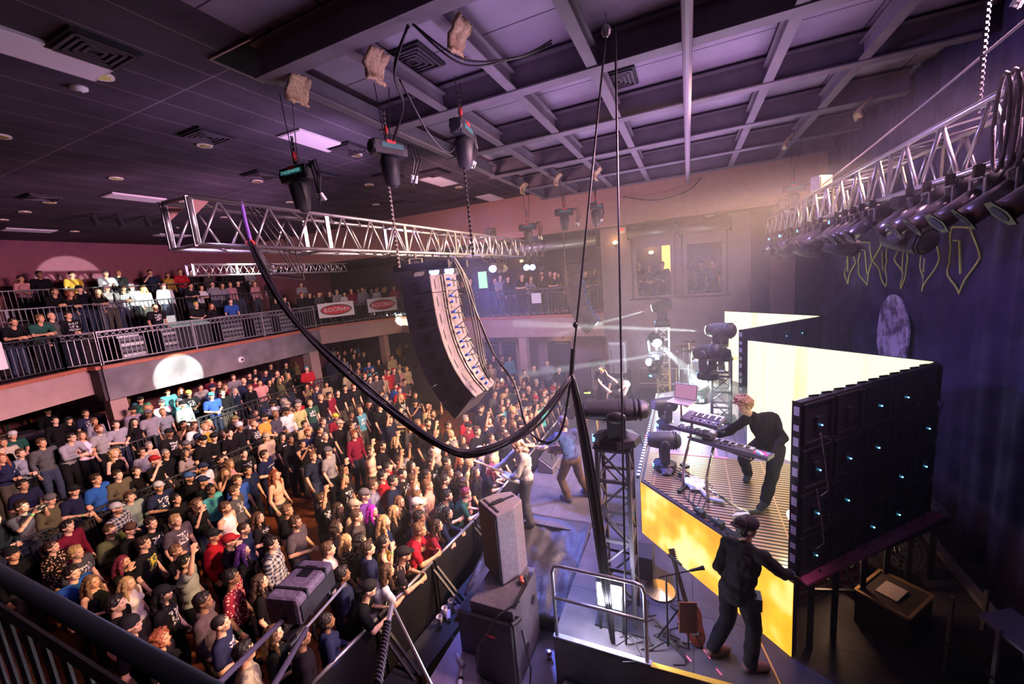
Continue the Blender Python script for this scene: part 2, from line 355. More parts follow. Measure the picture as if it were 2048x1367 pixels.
for k, (y0, y1, z0, z1) in enumerate(WO):
    railing('window_railing', [(15.12, y0+.02), (15.12, y1-.02)], z0-.02, .72, ('railing inside the left wall opening with the warm lit room' if k == 0 else 'railing inside the right, darker wall opening'), posts=3)
    t = MB(); e = .05
    t.bb((14.96, y0-e-.12, z0-.1), (15.0, y0-.12, z1+.35)); t.bb((14.96, y1+.12, z0-.1), (15.0, y1+.12+e, z1+.35)); t.bb((14.94, y0-.28, z0-.14), (15.0, y1+.28, z0-.08))
    struct('trim_%d' % (k+1), t, M_darkw)
    s = thing('roller_shutter', 'rolled up steel shutter above the %s wall opening' % ('left' if k == 0 else 'right'), 'shutter', (14.78, (y0+y1)/2, z1+.5))
    hl = (y1-y0)/2+.22
    MB().cyl((0, -hl, 0), (0, hl, 0), .17, 20).build('roll', mat('shutter_steel', (.36, .33, .36), .4, .6), s, True)
    for e2 in (-1, 1): MB().bb((-.1, e2*hl-.02, -.2), (.15, e2*hl+.02, .22)).build('end_bracket', M_black, s)
    x = thing('exit_sign', 'small red and white exit sign above the %s wall opening' % ('left' if k == 0 else 'right'), 'sign', (14.97, y0+.35 if k else y1+.45, z1+.92-.25*(1-k)))
    MB().box((0, 0, 0), (.05, .26, .2)).build('sign_face', M_white, x)
    MB().box((-.027, 0, .02), (.01, .13, .09)).build('lit_symbol', mat('exit_red', (.6, .03, .03), .5, emit=(1, .05, .04), estr=1.5), x)
s = thing('roller_shutter', 'long rolled up shutter over the right balcony opening', 'shutter', (15.3, 6.0, 6.75))
MB().cyl((0, -2.9, 0), (0, 3.0, 0), .2, 20).build('roll', MATS['shutter_steel'], s, True)
for e2 in (-1, 1): MB().bb((-.15, e2*2.92-.03, -.25), (.2, e2*2.92+.03, .25)).build('end_bracket', M_black, s)

# doors
M_door = mat('door_black', (.02, .018, .03), .4)
for n_, (y0, y1) in enumerate([(8.05, 8.85), (7.25, 8.04), (4.65, 5.75)]):
    d = MB().bb((16.44, y0, .4), (16.5, y1, 2.75)).build('door_%d' % (n_+1), M_door); d['kind'] = 'structure'
    MB().bb((16.40, y0+.1, 1.35), (16.44, y1-.1, 1.42)).build('push_bar', M_steel, d)
    MB().bb((16.40, y0+.12, 2.6), (16.44, y1-.3, 2.66)).build('door_closer', M_steel, d)
    struct('trim_door_%d' % (n_+1), MB().bb((16.42, y0-.07, .4), (16.5, y0, 2.82)).bb((16.42, y1, .4), (16.5, y1+.07, 2.82)).bb((16.42, y0-.07, 2.75), (16.5, y1+.07, 2.82)), M_tan)
# warm wall sconces
M_warm = mat('warm_glass', (1, .75, .3), .4, emit=(1.0, .62, .18), estr=14)
def sconce(loc, lab, d=(-1, 0, 0), p=6):
    t = thing('wall_sconce', lab, 'lamp', loc)
    MB().box((0, 0, -.02), (.05, .1, .14)).build('bracket', M_black, t)
    MB().ell((d[0]*.07, d[1]*.07, .05), (.06, .09, .06)).build('glass_shade', M_warm, t, True)
    lamp('sconce_light', 'POINT', (loc[0]+d[0]*.2, loc[1]+d[1]*.2, loc[2]+.1), None, (1, .6, .22), p, .06)
sconce((14.93, 2.35, 6.5), 'lit wall sconce left of the first wall opening', p=5)
sconce((16.42, 9.6, 2.95), 'warm sconce left of the double doors')
sconce((16.42, 5.0, 2.95), 'warm sconce above the single door')
sconce((19.9, 8.0, 6.4), 'warm sconce on the back wall of the right balcony', p=10)
sconce((17.45, 1.35, 6.1), 'yellow lamp glowing in the room behind the left wall opening', p=14)
M_amb = mat('amber_wall_glow', (.8, .5, .1), .5, emit=(1, .55, .12), estr=1.6)  # glow painted in for the warm-lit wall patch of the room
tag(MB().bb((17.44, .62, 5.3), (17.49, .95, 6.4)).build('wall_glow_panel', M_amb), 'amber lit panel seen through the left wall opening', 'panel')
tag(MB().bb((19.9, 10.2, 5.2), (19.95, 10.7, 6.1)).build('lit_poster', mat('green_lit', (.3, .6, .3), .5, emit=(.35, .9, .35), estr=1.3)), 'green lit sign on the back wall of the right balcony', 'sign')

# steel grid below the stage ceiling
bx = [3.5, 5.5, 7.45, 9.35, 11.3, 13.1]; by = [4.3, 3.2, 2.12, 1.04, -1.1, -2.2]
def ibeam(a, b, h=.32, w=.17, t=.02):
    mb = MB(); a, b = V(a), V(b); z = V((0, 0, 1))
    mb.bar(a, b, w, t); mb.bar(a + z*h, b + z*h, w, t); mb.bar(a + z*h/2, b + z*h/2, t, h); return mb
for i, x in enumerate(bx):
    tag(ibeam((x, 4.4, 8.1), (x, -3.4, 8.1), .34, .2).build('steel_beam', M_beam), 'deep steel beam across the stage ceiling, %s from the camera' % ['nearest', 'second', 'third', 'fourth', 'fifth', 'farthest'][i], 'beam', 'deep roof beams')
for j, y in enumerate(by):
    for i in range(len(bx)-1):
        nm = ['at the edge of the house ceiling', 'above the front truss', 'inside the front truss', 'above the hanging cable pair', 'above the back truss', 'beside the backdrop'][j]
        tag(ibeam((bx[i]+.1, y, 8.12), (bx[i+1]-.1, y, 8.12), .2, .13).build('cross_beam', M_beam), 'cross beam %s, bay %s' % (nm, ['nearest the camera', 'second from the camera', 'in the middle', 'fourth from the camera', 'nearest the far wall'][i]), 'beam', 'cross beams of the steel grid')
tag(MB().cyl((2.2, -.03, 8.03), (13.9, -.03, 8.03), .055, 10).build('conduit_pipe', mat('pale_pipe', (.30, .26, .31), .5)), 'long pale conduit pipe under the beam grid', 'pipe')

# ceiling fittings
M_troff = mat('troffer_lens_glow', (.72, .62, .70), .5, emit=(.6, .42, .62), estr=.10)  # faint purple glow painted in for stage light on the switched-off lens
TRO = [(-.35, 6.85), (3.62, 6.2), (8.1, 12.4), (8.8, 6.4), (11.9, 7.0), (3.9, 14.0), (5.6, 21.0), (10.6, 20.6)]

# ================================================================ ceiling fittings
TRO = [(2.4, 6.37, 'at the top left, cut by the frame'), (5.94, 6.37, 'behind the first chain hoist'), (5.99, 12.89, 'left of the front truss end'), (10.1, 6.36, 'above the middle of the front truss'), (13.3, 6.36, 'closest to the rose wall'), (6.0, 19.35, 'far left above the rear balcony'), (9.73, 18.87, 'above the rear balcony, just left of the truss')]
proto = None
for x, y, l in TRO:
    if proto is None:
        t = thing('ceiling_light', '', 'ceiling light', (x, y, H_C-.01), 0, 'unlit troffers in the house ceiling')
        MB().box((0, 0, 0), (1.12, .58, .03)).build('frame', mat('troffer_frame', (.6, .52, .58), .5), t)
        MB().box((0, 0, -.018), (1.06, .52, .012)).build('diffuser', M_troff, t); proto = t
    else: t = copy_tree(proto); t.location = (x, y, H_C-.01)
    t['label'] = 'unlit rectangular ceiling light ' + l
VEN = [(2.67, 5.87, 'largest, top left of the photo'), (4.7, 7.48, 'left of the first hoist'), (6.68, 8.99, 'left of the front truss chain'), (6.6, 6.2, 'just right of the first hoist'), (4.71, 3.16, 'inside the beam grid near the burlap sacks'), (6.84, .96, 'inside the beam grid behind the rope pulley'), (8.69, 7.0, 'between the two middle troffers'), (7.6, 8.1, 'above the truss centre'), (9.24, 5.93, 'near the house edge of the grid'), (12.92, 7.17, 'beside the rose wall'), (4.69, 13.97, 'far left above the rear balcony'), (11.64, 8.9, 'far small one above the right end of the truss')]
proto = None
for x, y, l in VEN:
    if proto is None:
        t = thing('air_vent', '', 'vent', (x, y, H_C-.02), 0, 'dark square air diffusers')
        MB().box((0, 0, 0), (.6, .6, .03)).build('frame', mat('vent_dark', (.02, .018, .024), .7), t)
        lv = MB()
        for k in (.25, .19, .13, .07): 
            for s in (-1, 1): lv.bar((-k, s*k, -.02-k*.05), (k, s*k, -.02-k*.05), .03, .012); lv.bar((s*k, -k, -.02-k*.05), (s*k, k, -.02-k*.05), .03, .012)
        lv.build('louvres', mat('vent_louvre', (.07, .055, .075), .6), t); proto = t
    else: t = copy_tree(proto); t.location = (x, y, H_C-.02)
    t['label'] = 'dark square air vent, ' + l
DWN = [(2.95, 6.47), (4.93, 7.98), (4.96, 11.22), (4.97, 14.49), (6.97, 19.09), (6.96, 9.54), (9.0, 11.06), (6.99, 6.37), (9.05, 7.96), (11.2, 9.67), (11.13, 6.34), (2.97, 9.69), (5.0, 16.08), (5.0, 17.6), (8.9, 17.0), (9.0, 14.3), (7.0, 12.7)]
M_dl = mat('downlight_ring_glow', (.75, .6, .6), .3, .4, emit=(.7, .5, .5), estr=.12); M_dl2 = mat('downlight_cone', (.8, .7, .3), .25, .8)  # ring's faint rose glow painted in for light falling on the unlit fitting
proto = None
for i, (x, y) in enumerate(DWN):
    if proto is None:
        t = thing('downlight', '', 'downlight', (x, y, H_C-.005), 0, 'unlit round downlights'); MB().cyl((0, 0, 0), (0, 0, -.02), .12, 20).build('ring', M_dl, t)
        MB().cyl((0, 0, -.018), (0, 0, -.024), .085, 20).build('reflector', M_dl2, t); proto = t
    else: t = copy_tree(proto); t.location = (x, y, H_C-.005)
    t['label'] = 'small unlit round downlight, ' + ['beside the smoke detector at top left', 'between the first two vents at left', 'above the row of four small spotlights', 'at the far left above the balcony, third row', 'just behind the near end of the front truss', 'left of the middle troffer', 'right of the far vent row', 'under the first chain hoist', 'behind the middle hoist chain', 'deep in the ceiling, right of centre', 'beside the troffer over the truss centre', 'at the left photo edge, first one', 'far left, fourth row', 'far left, farthest of its column', 'far rear, above the truss near end', 'far, in front of the rear troffer', 'in the middle of the house ceiling'][i]
t = thing('smoke_detector', 'pale smoke detector beside the large downlight at top left', 'detector', (2.94, 7.02, H_C)); MB().tube([(0, 0, 0), (0, 0, -.03), (0, 0, -.06)], [.09, .085, .03], 20).build('body', M_white, t, True)
MB().cyl((0, 0, -.06), (0, 0, -.07), .02, 8).build('sensor', M_black, t)
for i, (x, y) in enumerate([(6.17, 15.57), (6.67, 15.41), (7.25, 15.2), (7.81, 15.13)]):
    t = thing('ceiling_spotlight', 'small black spotlight under the far ceiling, %s in a row of four' % ['leftmost', 'second from left', 'third from left', 'rightmost'][i], 'spotlight', (x, y, H_C), 0, 'black ceiling spotlights')
    MB().cyl((0, 0, 0), (0, 0, -.1), .03).build('stem', M_black, t); MB().cyl((.02, -.08, -.36), (0, .03, -.1), .08, 12).build('can', M_blackp, t)
# missing ceiling tile
t = thing('ceiling_hatch', 'open black hole in the ceiling where a tile is missing', 'opening', (3.75, 4.6, H_C)); MB().bb((-.35, -.5, -.012), (.32, .5, .0)).build('void', mat('void_black', (.003, .003, .004), 1), t)
MB().bar((-.35, -.5, -.02), (-.35, .5, -.02), .02, .02).bar((-.35, .5, -.02), (.32, .5, -.02), .02, .02).build('tile_edge', M_alu, t)

# ================================================================ stage deck, wings, drape
def deck_mat():
    m = grid_mat('stage_deck', (.085, .075, .085), (.03, .028, .03), 1.22, 2.44, .012, rough=.42, nz=.3, nscale=3); return m
M_deck = deck_mat()
STG = [(4.0, 1.6), (4.0, -9), (14.9, -9), (14.9, 1.7), (13.4, 1.7), (13.4, 3.3), (6.1, 3.3), (6.1, 1.6)]
struct('floor_stage', MB().prism(STG, .02, 1.2), M_deck)
tag(MB().bar((4.02, .45, 1.206), (4.12, -3, 1.206), .06, .008).build('edge_tape', mat('yellow_tape', (.75, .50, .05), .5)), 'yellow tape along the near edge of the stage wing', 'tape')
for i, (a, b) in enumerate([((4.2, .03), (4.27, .1)), ((4.3, -.17), (4.4, -.1)), ((4.14, -.27), (4.2, -.22))]): tag(MB().bar((*a, 1.206), (*b, 1.206), .02, .006).build('floor_tape_mark', mat('pink_tape', (.9, .2, .35), .5)), 'short pink tape mark on the stage wing, ' + ['beside the guitar stand', 'next to the stagehand shoe', 'touching the yellow edge tape'][i], 'tape', 'pink tape marks')
tag(MB().bar((5.1, -.62, 1.206), (4.1, -.85, 1.206), .02, .004).build('floor_tape_mark', mat('orange_tape', (.8, .45, .1), .5)), 'long thin orange tape line beside the walking stagehand', 'tape')
# black backdrop curtain, pleated, with painted diamonds and a moon disc hung before it
def curtain_mesh(x0, x1, y, z0, z1, n, amp, f=9.0):
    mb = MB(); vs = []; fs = []
    for i in range(n+1):
        x = x0+(x1-x0)*i/n; yy = y + amp*math.sin(x*f) + amp*.6*math.sin(x*f*2.3+1) + .5*amp*math.sin(x*1.7)
        for j in range(9): z = z0+(z1-z0)*j/8; vs.append((x, yy*(1) + .02*math.sin(z*1.3+x*3), z))
    for i in range(n):
        for j in range(8): a = i*9+j; fs.append((a, a+9, a+10, a+1))
    mb.add(vs, fs)
    return mb
M_curt = mat('backdrop_velour', (.055, .042, .10), .9, noise_amt=.35, scale=3.5, bump=.25, spec=.15)
o = tag(curtain_mesh(2.2, 14.5, -3.55, 1.2, 8.45, 420, .035).build('backdrop_curtain', M_curt, None, True), 'dark violet pleated stage backdrop curtain behind the video walls', 'curtain')
sd = o.modifiers.new('thick', 'SOLIDIFY'); sd.thickness = .015
M_dia = mat('painted_lime_line', (.62, .64, .15), .7)
def curtain_y(x): return -3.55 + .035*math.sin(x*9) + .021*math.sin(x*20.7+1) + .0175*math.sin(x*1.7)
for k, cx in enumerate([7.77, 8.62, 9.45, 10.3, 11.15, 12.05]):
    pts = [(.06, -.50), (.30, .0), (.16, .40), (-.12, .44), (-.32, .02), (.06, -.50)]; zc = 5.37-.015*k; mb = MB()
    P3 = []
    for a, b in zip(pts[:-1], pts[1:]):
        for s in range(8): P3.append((cx-(a[0]+(b[0]-a[0])*s/8), zc+a[1]+(b[1]-a[1])*s/8))
    P3.append(P3[0])
    mb.tube([(x, curtain_y(x)+.035, z) for x, z in P3], .013, 5)
    inner = [[(.05, -.22), (-.02, .24), (-.09, .25)], [(.06, -.2), (.03, .02)], [(.05, -.18), (-.02, .2)], [(-.02, -.18), (-.08, .2)], [(.04, -.25), (-.02, .25), (-.1, .27)], [(.02, -.2), (-.01, .2)]][k]
    mb.tube([(cx-a, curtain_y(cx-a)+.035, zc+b) for a, b in inner], .013, 5)
    tag(mb.build('diamond_emblem', M_dia), 'lime outline diamond emblem on the backdrop, %s' % ['nearest and largest', 'second nearest', 'third nearest', 'third from the far end', 'second from the far end', 'farthest and faintest'][k], 'emblem', 'lime diamonds on the backdrop')
def moon_mat():
    m = mat('moon_print', (.62, .52, .72), .8); nt = m.node_tree; b = nt.nodes['Principled BSDF']
    tc = nt.nodes.new('ShaderNodeTexCoord'); n = nt.nodes.new('ShaderNodeTexNoise'); n.inputs['Scale'].default_value = 3.2; n.inputs['Detail'].default_value = 8; n.inputs['Roughness'].default_value = .7
    nt.links.new(tc.outputs['Object'], n.inputs['Vector']); cr = nt.nodes.new('ShaderNodeValToRGB'); nt.links.new(n.outputs['Fac'], cr.inputs[0])
    cr.color_ramp.elements[0].position = .42; cr.color_ramp.elements[0].color = (.16, .12, .2, 1); cr.color_ramp.elements[1].position = .56; cr.color_ramp.elements[1].color = (.70, .58, .80, 1)
    nt.links.new(cr.outputs[0], b.inputs['Base Color']); return m
mb = MB(); nseg = 40; ring = [(.62*math.cos(2*PI*k/nseg)*(1+.03*math.sin(5*k)), .75*math.sin(2*PI*k/nseg)) for k in range(nseg)]
mb.add([(x, 0, z) for x, z in ring]+[(x, .03, z) for x, z in ring], [tuple(range(nseg)), tuple(reversed(range(nseg, 2*nseg)))]+[(k, (k+1) % nseg, nseg+(k+1) % nseg, nseg+k) for k in range(nseg)])
o = tag(mb.build('moon_backdrop_disc', moon_mat()), 'pale moon printed disc hanging before the backdrop above the nearest video wall', 'backdrop print'); o.location = (9.55, -3.49, 3.98)

# black cloth over the side of the stage
def cloth():
    mb = MB(); n = 40; m_ = 30; vs = []; random.seed(3)
    for i in range(n+1):
        for j in range(m_+1):
            u, v = i/n, j/m_; y = 1.62 + 1.68*u; x = 6.35 - 1.75*v; z = 1.23 - .30*v - .25*max(0, v-.6)
            z += .10*noise.noise(V((u*2.2+v*3, v*2.0, 0)))*min(1, v*5) + .05*noise.noise(V((u*9, v*3+u*4, 5)))*min(1, v*5) + .03*noise.noise(V((u*20+v*9, v*14, 9)))*min(1, v*5)
            vs.append((x + .05*noise.noise(V((u*5, v*5, 3))), y, z))
    fs = [(i*(m_+1)+j, (i+1)*(m_+1)+j, (i+1)*(m_+1)+j+1, i*(m_+1)+j+1) for i in range(n) for j in range(m_)]
    return mb.add(vs, fs)
o = tag(cloth().build('black_cloth', mat('crumpled_black_cloth', (.028, .024, .028), .5, bump=.3, scale=20), None, True), 'crumpled black cloth spread over the gear at the corner of the stage', 'cloth')
sd = o.modifiers.new('thick', 'SOLIDIFY'); sd.thickness = .01
tag(MB().bb((4.7, 1.65, 0), (6.05, 3.2, .62)).build('covered_stage_box', M_blackp), 'black stage box under the crumpled cloth', 'box')

# ================================================================ centre riser with LED fronts
def led_mat(name, c1, c2, c3, s, streak, ax):
    m = bpy.data.materials.new(name); m.use_nodes = True; nt = m.node_tree; b = nt.nodes['Principled BSDF']
    b.inputs['Base Color'].default_value = (.02, .02, .02, 1); b.inputs['Roughness'].default_value = .6
    tc = nt.nodes.new('ShaderNodeTexCoord'); mp = nt.nodes.new('ShaderNodeMapping'); nt.links.new(tc.outputs['Generated'], mp.inputs[0]); mp.inputs['Scale'].default_value = ax
    n = nt.nodes.new('ShaderNodeTexNoise'); n.inputs['Scale'].default_value = 1.0; n.inputs['Detail'].default_value = 2; nt.links.new(mp.outputs[0], n.inputs['Vector'])
    cr = nt.nodes.new('ShaderNodeValToRGB'); nt.links.new(n.outputs['Fac'], cr.inputs[0]); e = cr.color_ramp.elements
    e[0].position = streak[0]; e[0].color = (*c1, 1); e[1].position = streak[2]; e[1].color = (*c3, 1); k = e.new(streak[1]); k.color = (*c2, 1)
    sp = nt.nodes.new('ShaderNodeSeparateXYZ'); nt.links.new(tc.outputs['Object'], sp.inputs[0])
    def dots(o, p, lo): return mathn(nt, 'ADD', mathn(nt, 'MULTIPLY', mathn(nt, 'GREATER_THAN', mathn(nt, 'FRACT', mathn(nt, 'DIVIDE', o, p)), .3), 1-lo), lo)
    d = mathn(nt, 'MULTIPLY', dots(sp.outputs['X'], .02, .75), dots(sp.outputs['Z'], .02, .75))
    nt.links.new(cr.outputs[0], b.inputs['Emission Color']); nt.links.new(mathn(nt, 'MULTIPLY', d, s), b.inputs['Emission Strength'])
    return m
M_led = led_mat('led_pale_yellow', (1, .56, .16), (1, .88, .42), (1, .96, .60), 1.7, (.24, .36, .46), (7, 7, .35))
M_ledf = led_mat('led_amber', (.85, .30, .008), (1, .46, .025), (1, .80, .30), 1.75, (.36, .50, .64), (4.5, 4.5, 1.3))
M_cab = mat('led_cabinet_black', (.018, .014, .02), .5, noise_amt=.4, scale=7)
M_stat = mat('status_led', (.05, .2, .6), .4, emit=(.1, .55, 1.0), estr=14)
def led_wall(a, b, z0, z1, label, back=True, screen=M_led, cols=5, rows=4, name='video_wall', side=1):
    a, b = V((*a, 0)), V((*b, 0)); d = (b-a); L = d.length; d.normalize(); rz = math.atan2(d.y, d.x)
    t = thing(name, label, 'video wall' if name == 'video_wall' else 'led panel', (a.x, a.y, z0), rz)
    h = z1-z0; s = side
    MB().bb((.005, s*.0, .0), (L-.005, s*.012, h)).build('screen', screen, t)
    cw, ch = L/cols, h/rows; cb = MB().bb((.004, -s*.07, .004), (cw-.004, -s*.001, ch-.004)).bb((.03, -s*.10, .03), (.06, -s*.07, ch-.03)).bb((cw-.06, -s*.10, .03), (cw-.03, -s*.07, ch-.03)).bb((cw*.42, -s*.10, ch*.3), (cw*.62, -s*.07, ch*.6)).bb((.03, -s*.09, .03), (cw-.03, -s*.07, .05)).bb((.03, -s*.09, ch-.05), (cw-.03, -s*.07, ch-.03))
    me = cb.mesh('cabinet', M_cab)
    sm = MB().ell((0, 0, 0), (.008, .008, .008), 6, 4).mesh('status_light', M_stat)
    for i in range(cols):
        for j in range(rows):
            c = bpy.data.objects.new('cabinet', me); COL.objects.link(c); c.parent = t; c.location = (i*cw, 0, j*ch)
            if back and (i*7+j*5) % 3 != 1 or (back and i == 0):
                q = bpy.data.objects.new('status_light', sm); COL.objects.link(q); q.parent = c; q.location = (cw*.55, -s*.108, ch*.42)
    e = MB()
    for k in range(rows*3): e.bb((-.012, -s*.065, h*k/(rows*3)+.02), (0, -s*.01, h*(k+.5)/(rows*3)+(.03 if k % 2 else .0)))
    e.build('edge_clips', mat('edge_clip_white', (.55, .5, .58), .4), t)
    MB().bb((-.008, -s*.075, 0), (.0, s*.012, h)).build('edge_plate', M_black, t)
    return t, d, L, h
RZ = 2.16
t, d, L, h = led_wall((4.70, -.97), (6.50, -2.78), RZ, 4.16, 'dark back of the nearest video wall with blue status lights', side=1)
cb = MB()
for k, (u, z) in enumerate([(.25, 1.55), (.22, .95)]): cb.tube([(u-.05, -.14, z+.1), (u, -.17, z-.25), (u+.06, -.17, z-.55), (u-.02, -.15, z-.6)], .006, 6)
cb.build('looping_cable', mat('grey_cable', (.35, .3, .36), .5), t)
cb = MB(); random.seed(5)
for k in range(16):
    u = .2+random.random()*2.1; z = .15+random.random()*1.7; cb.tube([(u, -.12, z), (u+.08, -.2, z-.06), (u+.05, -.19, z-.2), (u-.04, -.12, z-.25)], .006, 5)
for k in range(6): u = .3+k*.4; cb.tube(hang((u, -.13, .05), (u+.35, -.13, .02), .18, 8), .009, 5)
cb.build('patch_cables', M_cable, t)
hk = MB()
for k in range(11): hk.bar((.2+k*.2, -.02, h+.015), (.3+k*.2, -.05, h+.015), .015, .02)
hk.build('top_latches', M_black, t)
led_wall((6.50, -2.78), (8.15, -.97), RZ, 4.16, 'glowing pale yellow video wall behind the keyboard player', back=False, side=1)
led_wall((9.45, -.97), (11.15, -2.75), RZ, 4.16, 'dark back of the third video wall beyond the stage centre', side=1)
led_wall((11.15, -2.75), (12.85, -.95), RZ, 4.16, 'farthest glowing video wall showing as a pale yellow wedge', back=False, side=1)
RP = [(4.62, -1.0), (6.38, .77), (11.2, .77), (12.95, -1.0), (11.2, -3.05), (6.42, -3.05)]
def grille():
    m = mat('riser_grille', (.34, .24, .16), .35, .6); nt = m.node_tree; b = nt.nodes['Principled BSDF']
    tc = nt.nodes.new('ShaderNodeTexCoord'); sp = nt.nodes.new('ShaderNodeSeparateXYZ'); nt.links.new(tc.outputs['Object'], sp.inputs[0])
    l1 = mathn(nt, 'GREATER_THAN', mathn(nt, 'FRACT', mathn(nt, 'DIVIDE', sp.outputs['X'], .07)), .45)
    l2 = mathn(nt, 'LESS_THAN', mathn(nt, 'FRACT', mathn(nt, 'DIVIDE', sp.outputs['Y'], .55)), .03)
    g = mathn(nt, 'MAXIMUM', l1, l2); mx = nt.nodes.new('ShaderNodeMix'); mx.data_type = 'RGBA'; nt.links.new(g, mx.inputs[0])
    mx.inputs[6].default_value = (.05, .04, .035, 1); mx.inputs[7].default_value = (.62, .36, .17, 1); nt.links.new(mx.outputs[2], b.inputs['Base Color'])
    bp = nt.nodes.new('ShaderNodeBump'); bp.inputs['Strength'].default_value = .7; bp.inputs['Distance'].default_value = .02; nt.links.new(g, bp.inputs['Height']); nt.links.new(bp.outputs[0], b.inputs['Normal']); return m
rs = thing('stage_riser', 'raised drum and keyboard riser with ribbed metal deck and steel legs', 'riser', (0, 0, 0))
MB().prism([(x, y) for x, y in RP], 2.07, 2.155).build('deck_frame', mat('riser_frame', (.05, .04, .045), .5), rs)
MB().prism([(4.68, -1.0), (6.4, .72), (7.5, .72), (7.5, -1.9), (6.46, -2.95), (5.72, -2.05)], 2.155, 2.165).build('grille_deck', grille(), rs)
MB().prism([(7.5, .72), (11.15, .72), (12.85, -1.0), (11.15, -2.95), (6.5, -2.95), (7.5, -1.9)], 2.155, 2.163).build('plank_deck', grid_mat('riser_planks', (.24, .17, .20), (.1, .08, .1), 9, .2, .02, rough=.35), rs)
MB().bar((7.5, .6, 2.168), (7.5, -.6, 2.168), .05, .004).bar((7.5, -.42, 2.168), (9.0, -.42, 2.168), .05, .004).build('pink_tape', MATS['pink_tape'], rs, label='bright pink tape on the riser deck')
MB().bar((4.66, -1.05, 2.162), (6.45, -2.9, 2.162), .2, .03).build('pink_edge', mat('pink_edge', (.75, .12, .25), .4), rs, label='pink edge strip below the video wall')
for (x, y) in [(4.8, -1.2), (5.1, -1.5), (5.45, -1.86), (5.8, -2.2), (6.15, -2.55), (6.45, -2.9), (5.3, -1.1), (5.9, -1.6), (4.75, -.95), (6.35, .6), (8.8, -2.9), (11.1, -2.9), (12.8, -1.0), (11.1, .6)]:
    MB().bar((x, y, 1.2), (x, y, 2.07), .05, .05).build('leg', M_black, rs)
MB().bar((4.8, -1.2, 1.95), (5.8, -2.2, 1.35), .03, .03).bar((5.45, -1.86, 1.5), (5.9, -1.6, 1.9), .03, .03).build('brace', M_black, rs)
led_wall((6.38, .77), (4.62, -1.0), 1.2, 2.12, 'amber LED riser front nearest the camera, behind the stagehand', back=False, screen=M_ledf, rows=2, name='riser_led_panel', side=-1)
led_wall((11.2, .77), (6.38, .77), 1.2, 2.12, 'amber LED riser front facing the crowd at stage centre', back=False, screen=M_ledf, rows=2, cols=9, name='riser_led_panel', side=-1)
led_wall((12.95, -1.0), (11.2, .77), 1.2, 2.12, 'amber LED riser front at the far side', back=False, screen=M_ledf, rows=2, name='riser_led_panel', side=-1)
tag(MB().bar((6.42, .82, 2.175), (11.1, .82, 2.175), .05, .03).build('edge_light_strip', grid_mat('film_strip', (.02, .02, .02), (.7, .68, .75), .12, 2, .06)), 'dotted pale light strip along the front edge of the riser', 'light strip')

# ================================================================ trusses
def truss_x(name, label, x0, x1, y0, y1, z0, z1, nb=14, r=.025, end=True):
    t = thing(name, label, 'truss', (x0, y0, z0)); L = x1-x0; W = y1-y0; H = z1-z0
    for (y, z) in ((0, 0), (W, 0), (0, H), (W, H)): MB().cyl((0, y, z), (L, y, z), r, 10).build('chord', M_alu, t, True)
    n = 0; seg = L/nb
    for i in range(nb):
        a, m_, b = i*seg, (i+.5)*seg, (i+1)*seg
        for (P, Q) in (((0, 0), (0, H)), ((W, 0), (W, H))):
            MB().cyl((a+.03, P[0], P[1]), (m_, Q[0], Q[1]), r*.62, 7).build('brace', M_alu, t, True)
            MB().cyl((m_, Q[0], Q[1]), (b-.03, P[0], P[1]), r*.62, 7).build('brace', M_alu, t, True); n += 2
    top = MB()
    for i in range(nb):
        a, b = i*seg, (i+1)*seg
        for z in (0, H): top.cyl((a, 0, z), (b, W, z), r*.4, 6)
    top.build('cross_braces', M_alu, t, True)
    for i in range(0, nb+1, 3):
        for y in (0, W): MB().bb((i*seg-.03, y-.012, -.01), (i*seg+.03, y+.012, H+.01)).build('joint_plate', M_steel, t)
        if i in (0, nb) or end:
            [MB().cyl((i*seg, 0, z), (i*seg, W, z), r*.7, 8).build('cross_tube', M_alu, t, True) for z in (0, H)]
    return t
ft = truss_x('box_truss', 'aluminium front box truss hanging over the crowd', 2.5, 13.5, 4.46, 4.9, 6.24, 6.70, 20)
for s in (0, 1):
    MB().add([(0, s*.44-.01, .46), (.2, s*.44-.01, .46), (0, s*.44-.01, .26), (0, s*.44+.01, .46), (.2, s*.44+.01, .46), (0, s*.44+.01, .26)], [(0, 1, 2), (3, 5, 4), (0, 3, 4, 1), (1, 4, 5, 2), (0, 2, 5, 3)]).build('gusset', mat('rust_gusset', (.2, .1, .09), .6, .4), ft)
    MB().cyl((0, s*.44, 0), (0, s*.44, .46), .03, 10).build('end_post', M_alu, ft, True)
truss_x('box_truss', 'aluminium back truss over the stage carrying a row of spotlights', 2.0, 13.2, -2.4, -1.98, 6.14, 6.60, 18, r=.027)
truss_x('lighting_truss', 'thin distant truss under the ceiling in front of the rear balcony', 6.6, 12.0, 12.2, 12.5, 6.45, 6.75, 14, r=.02, end=False)
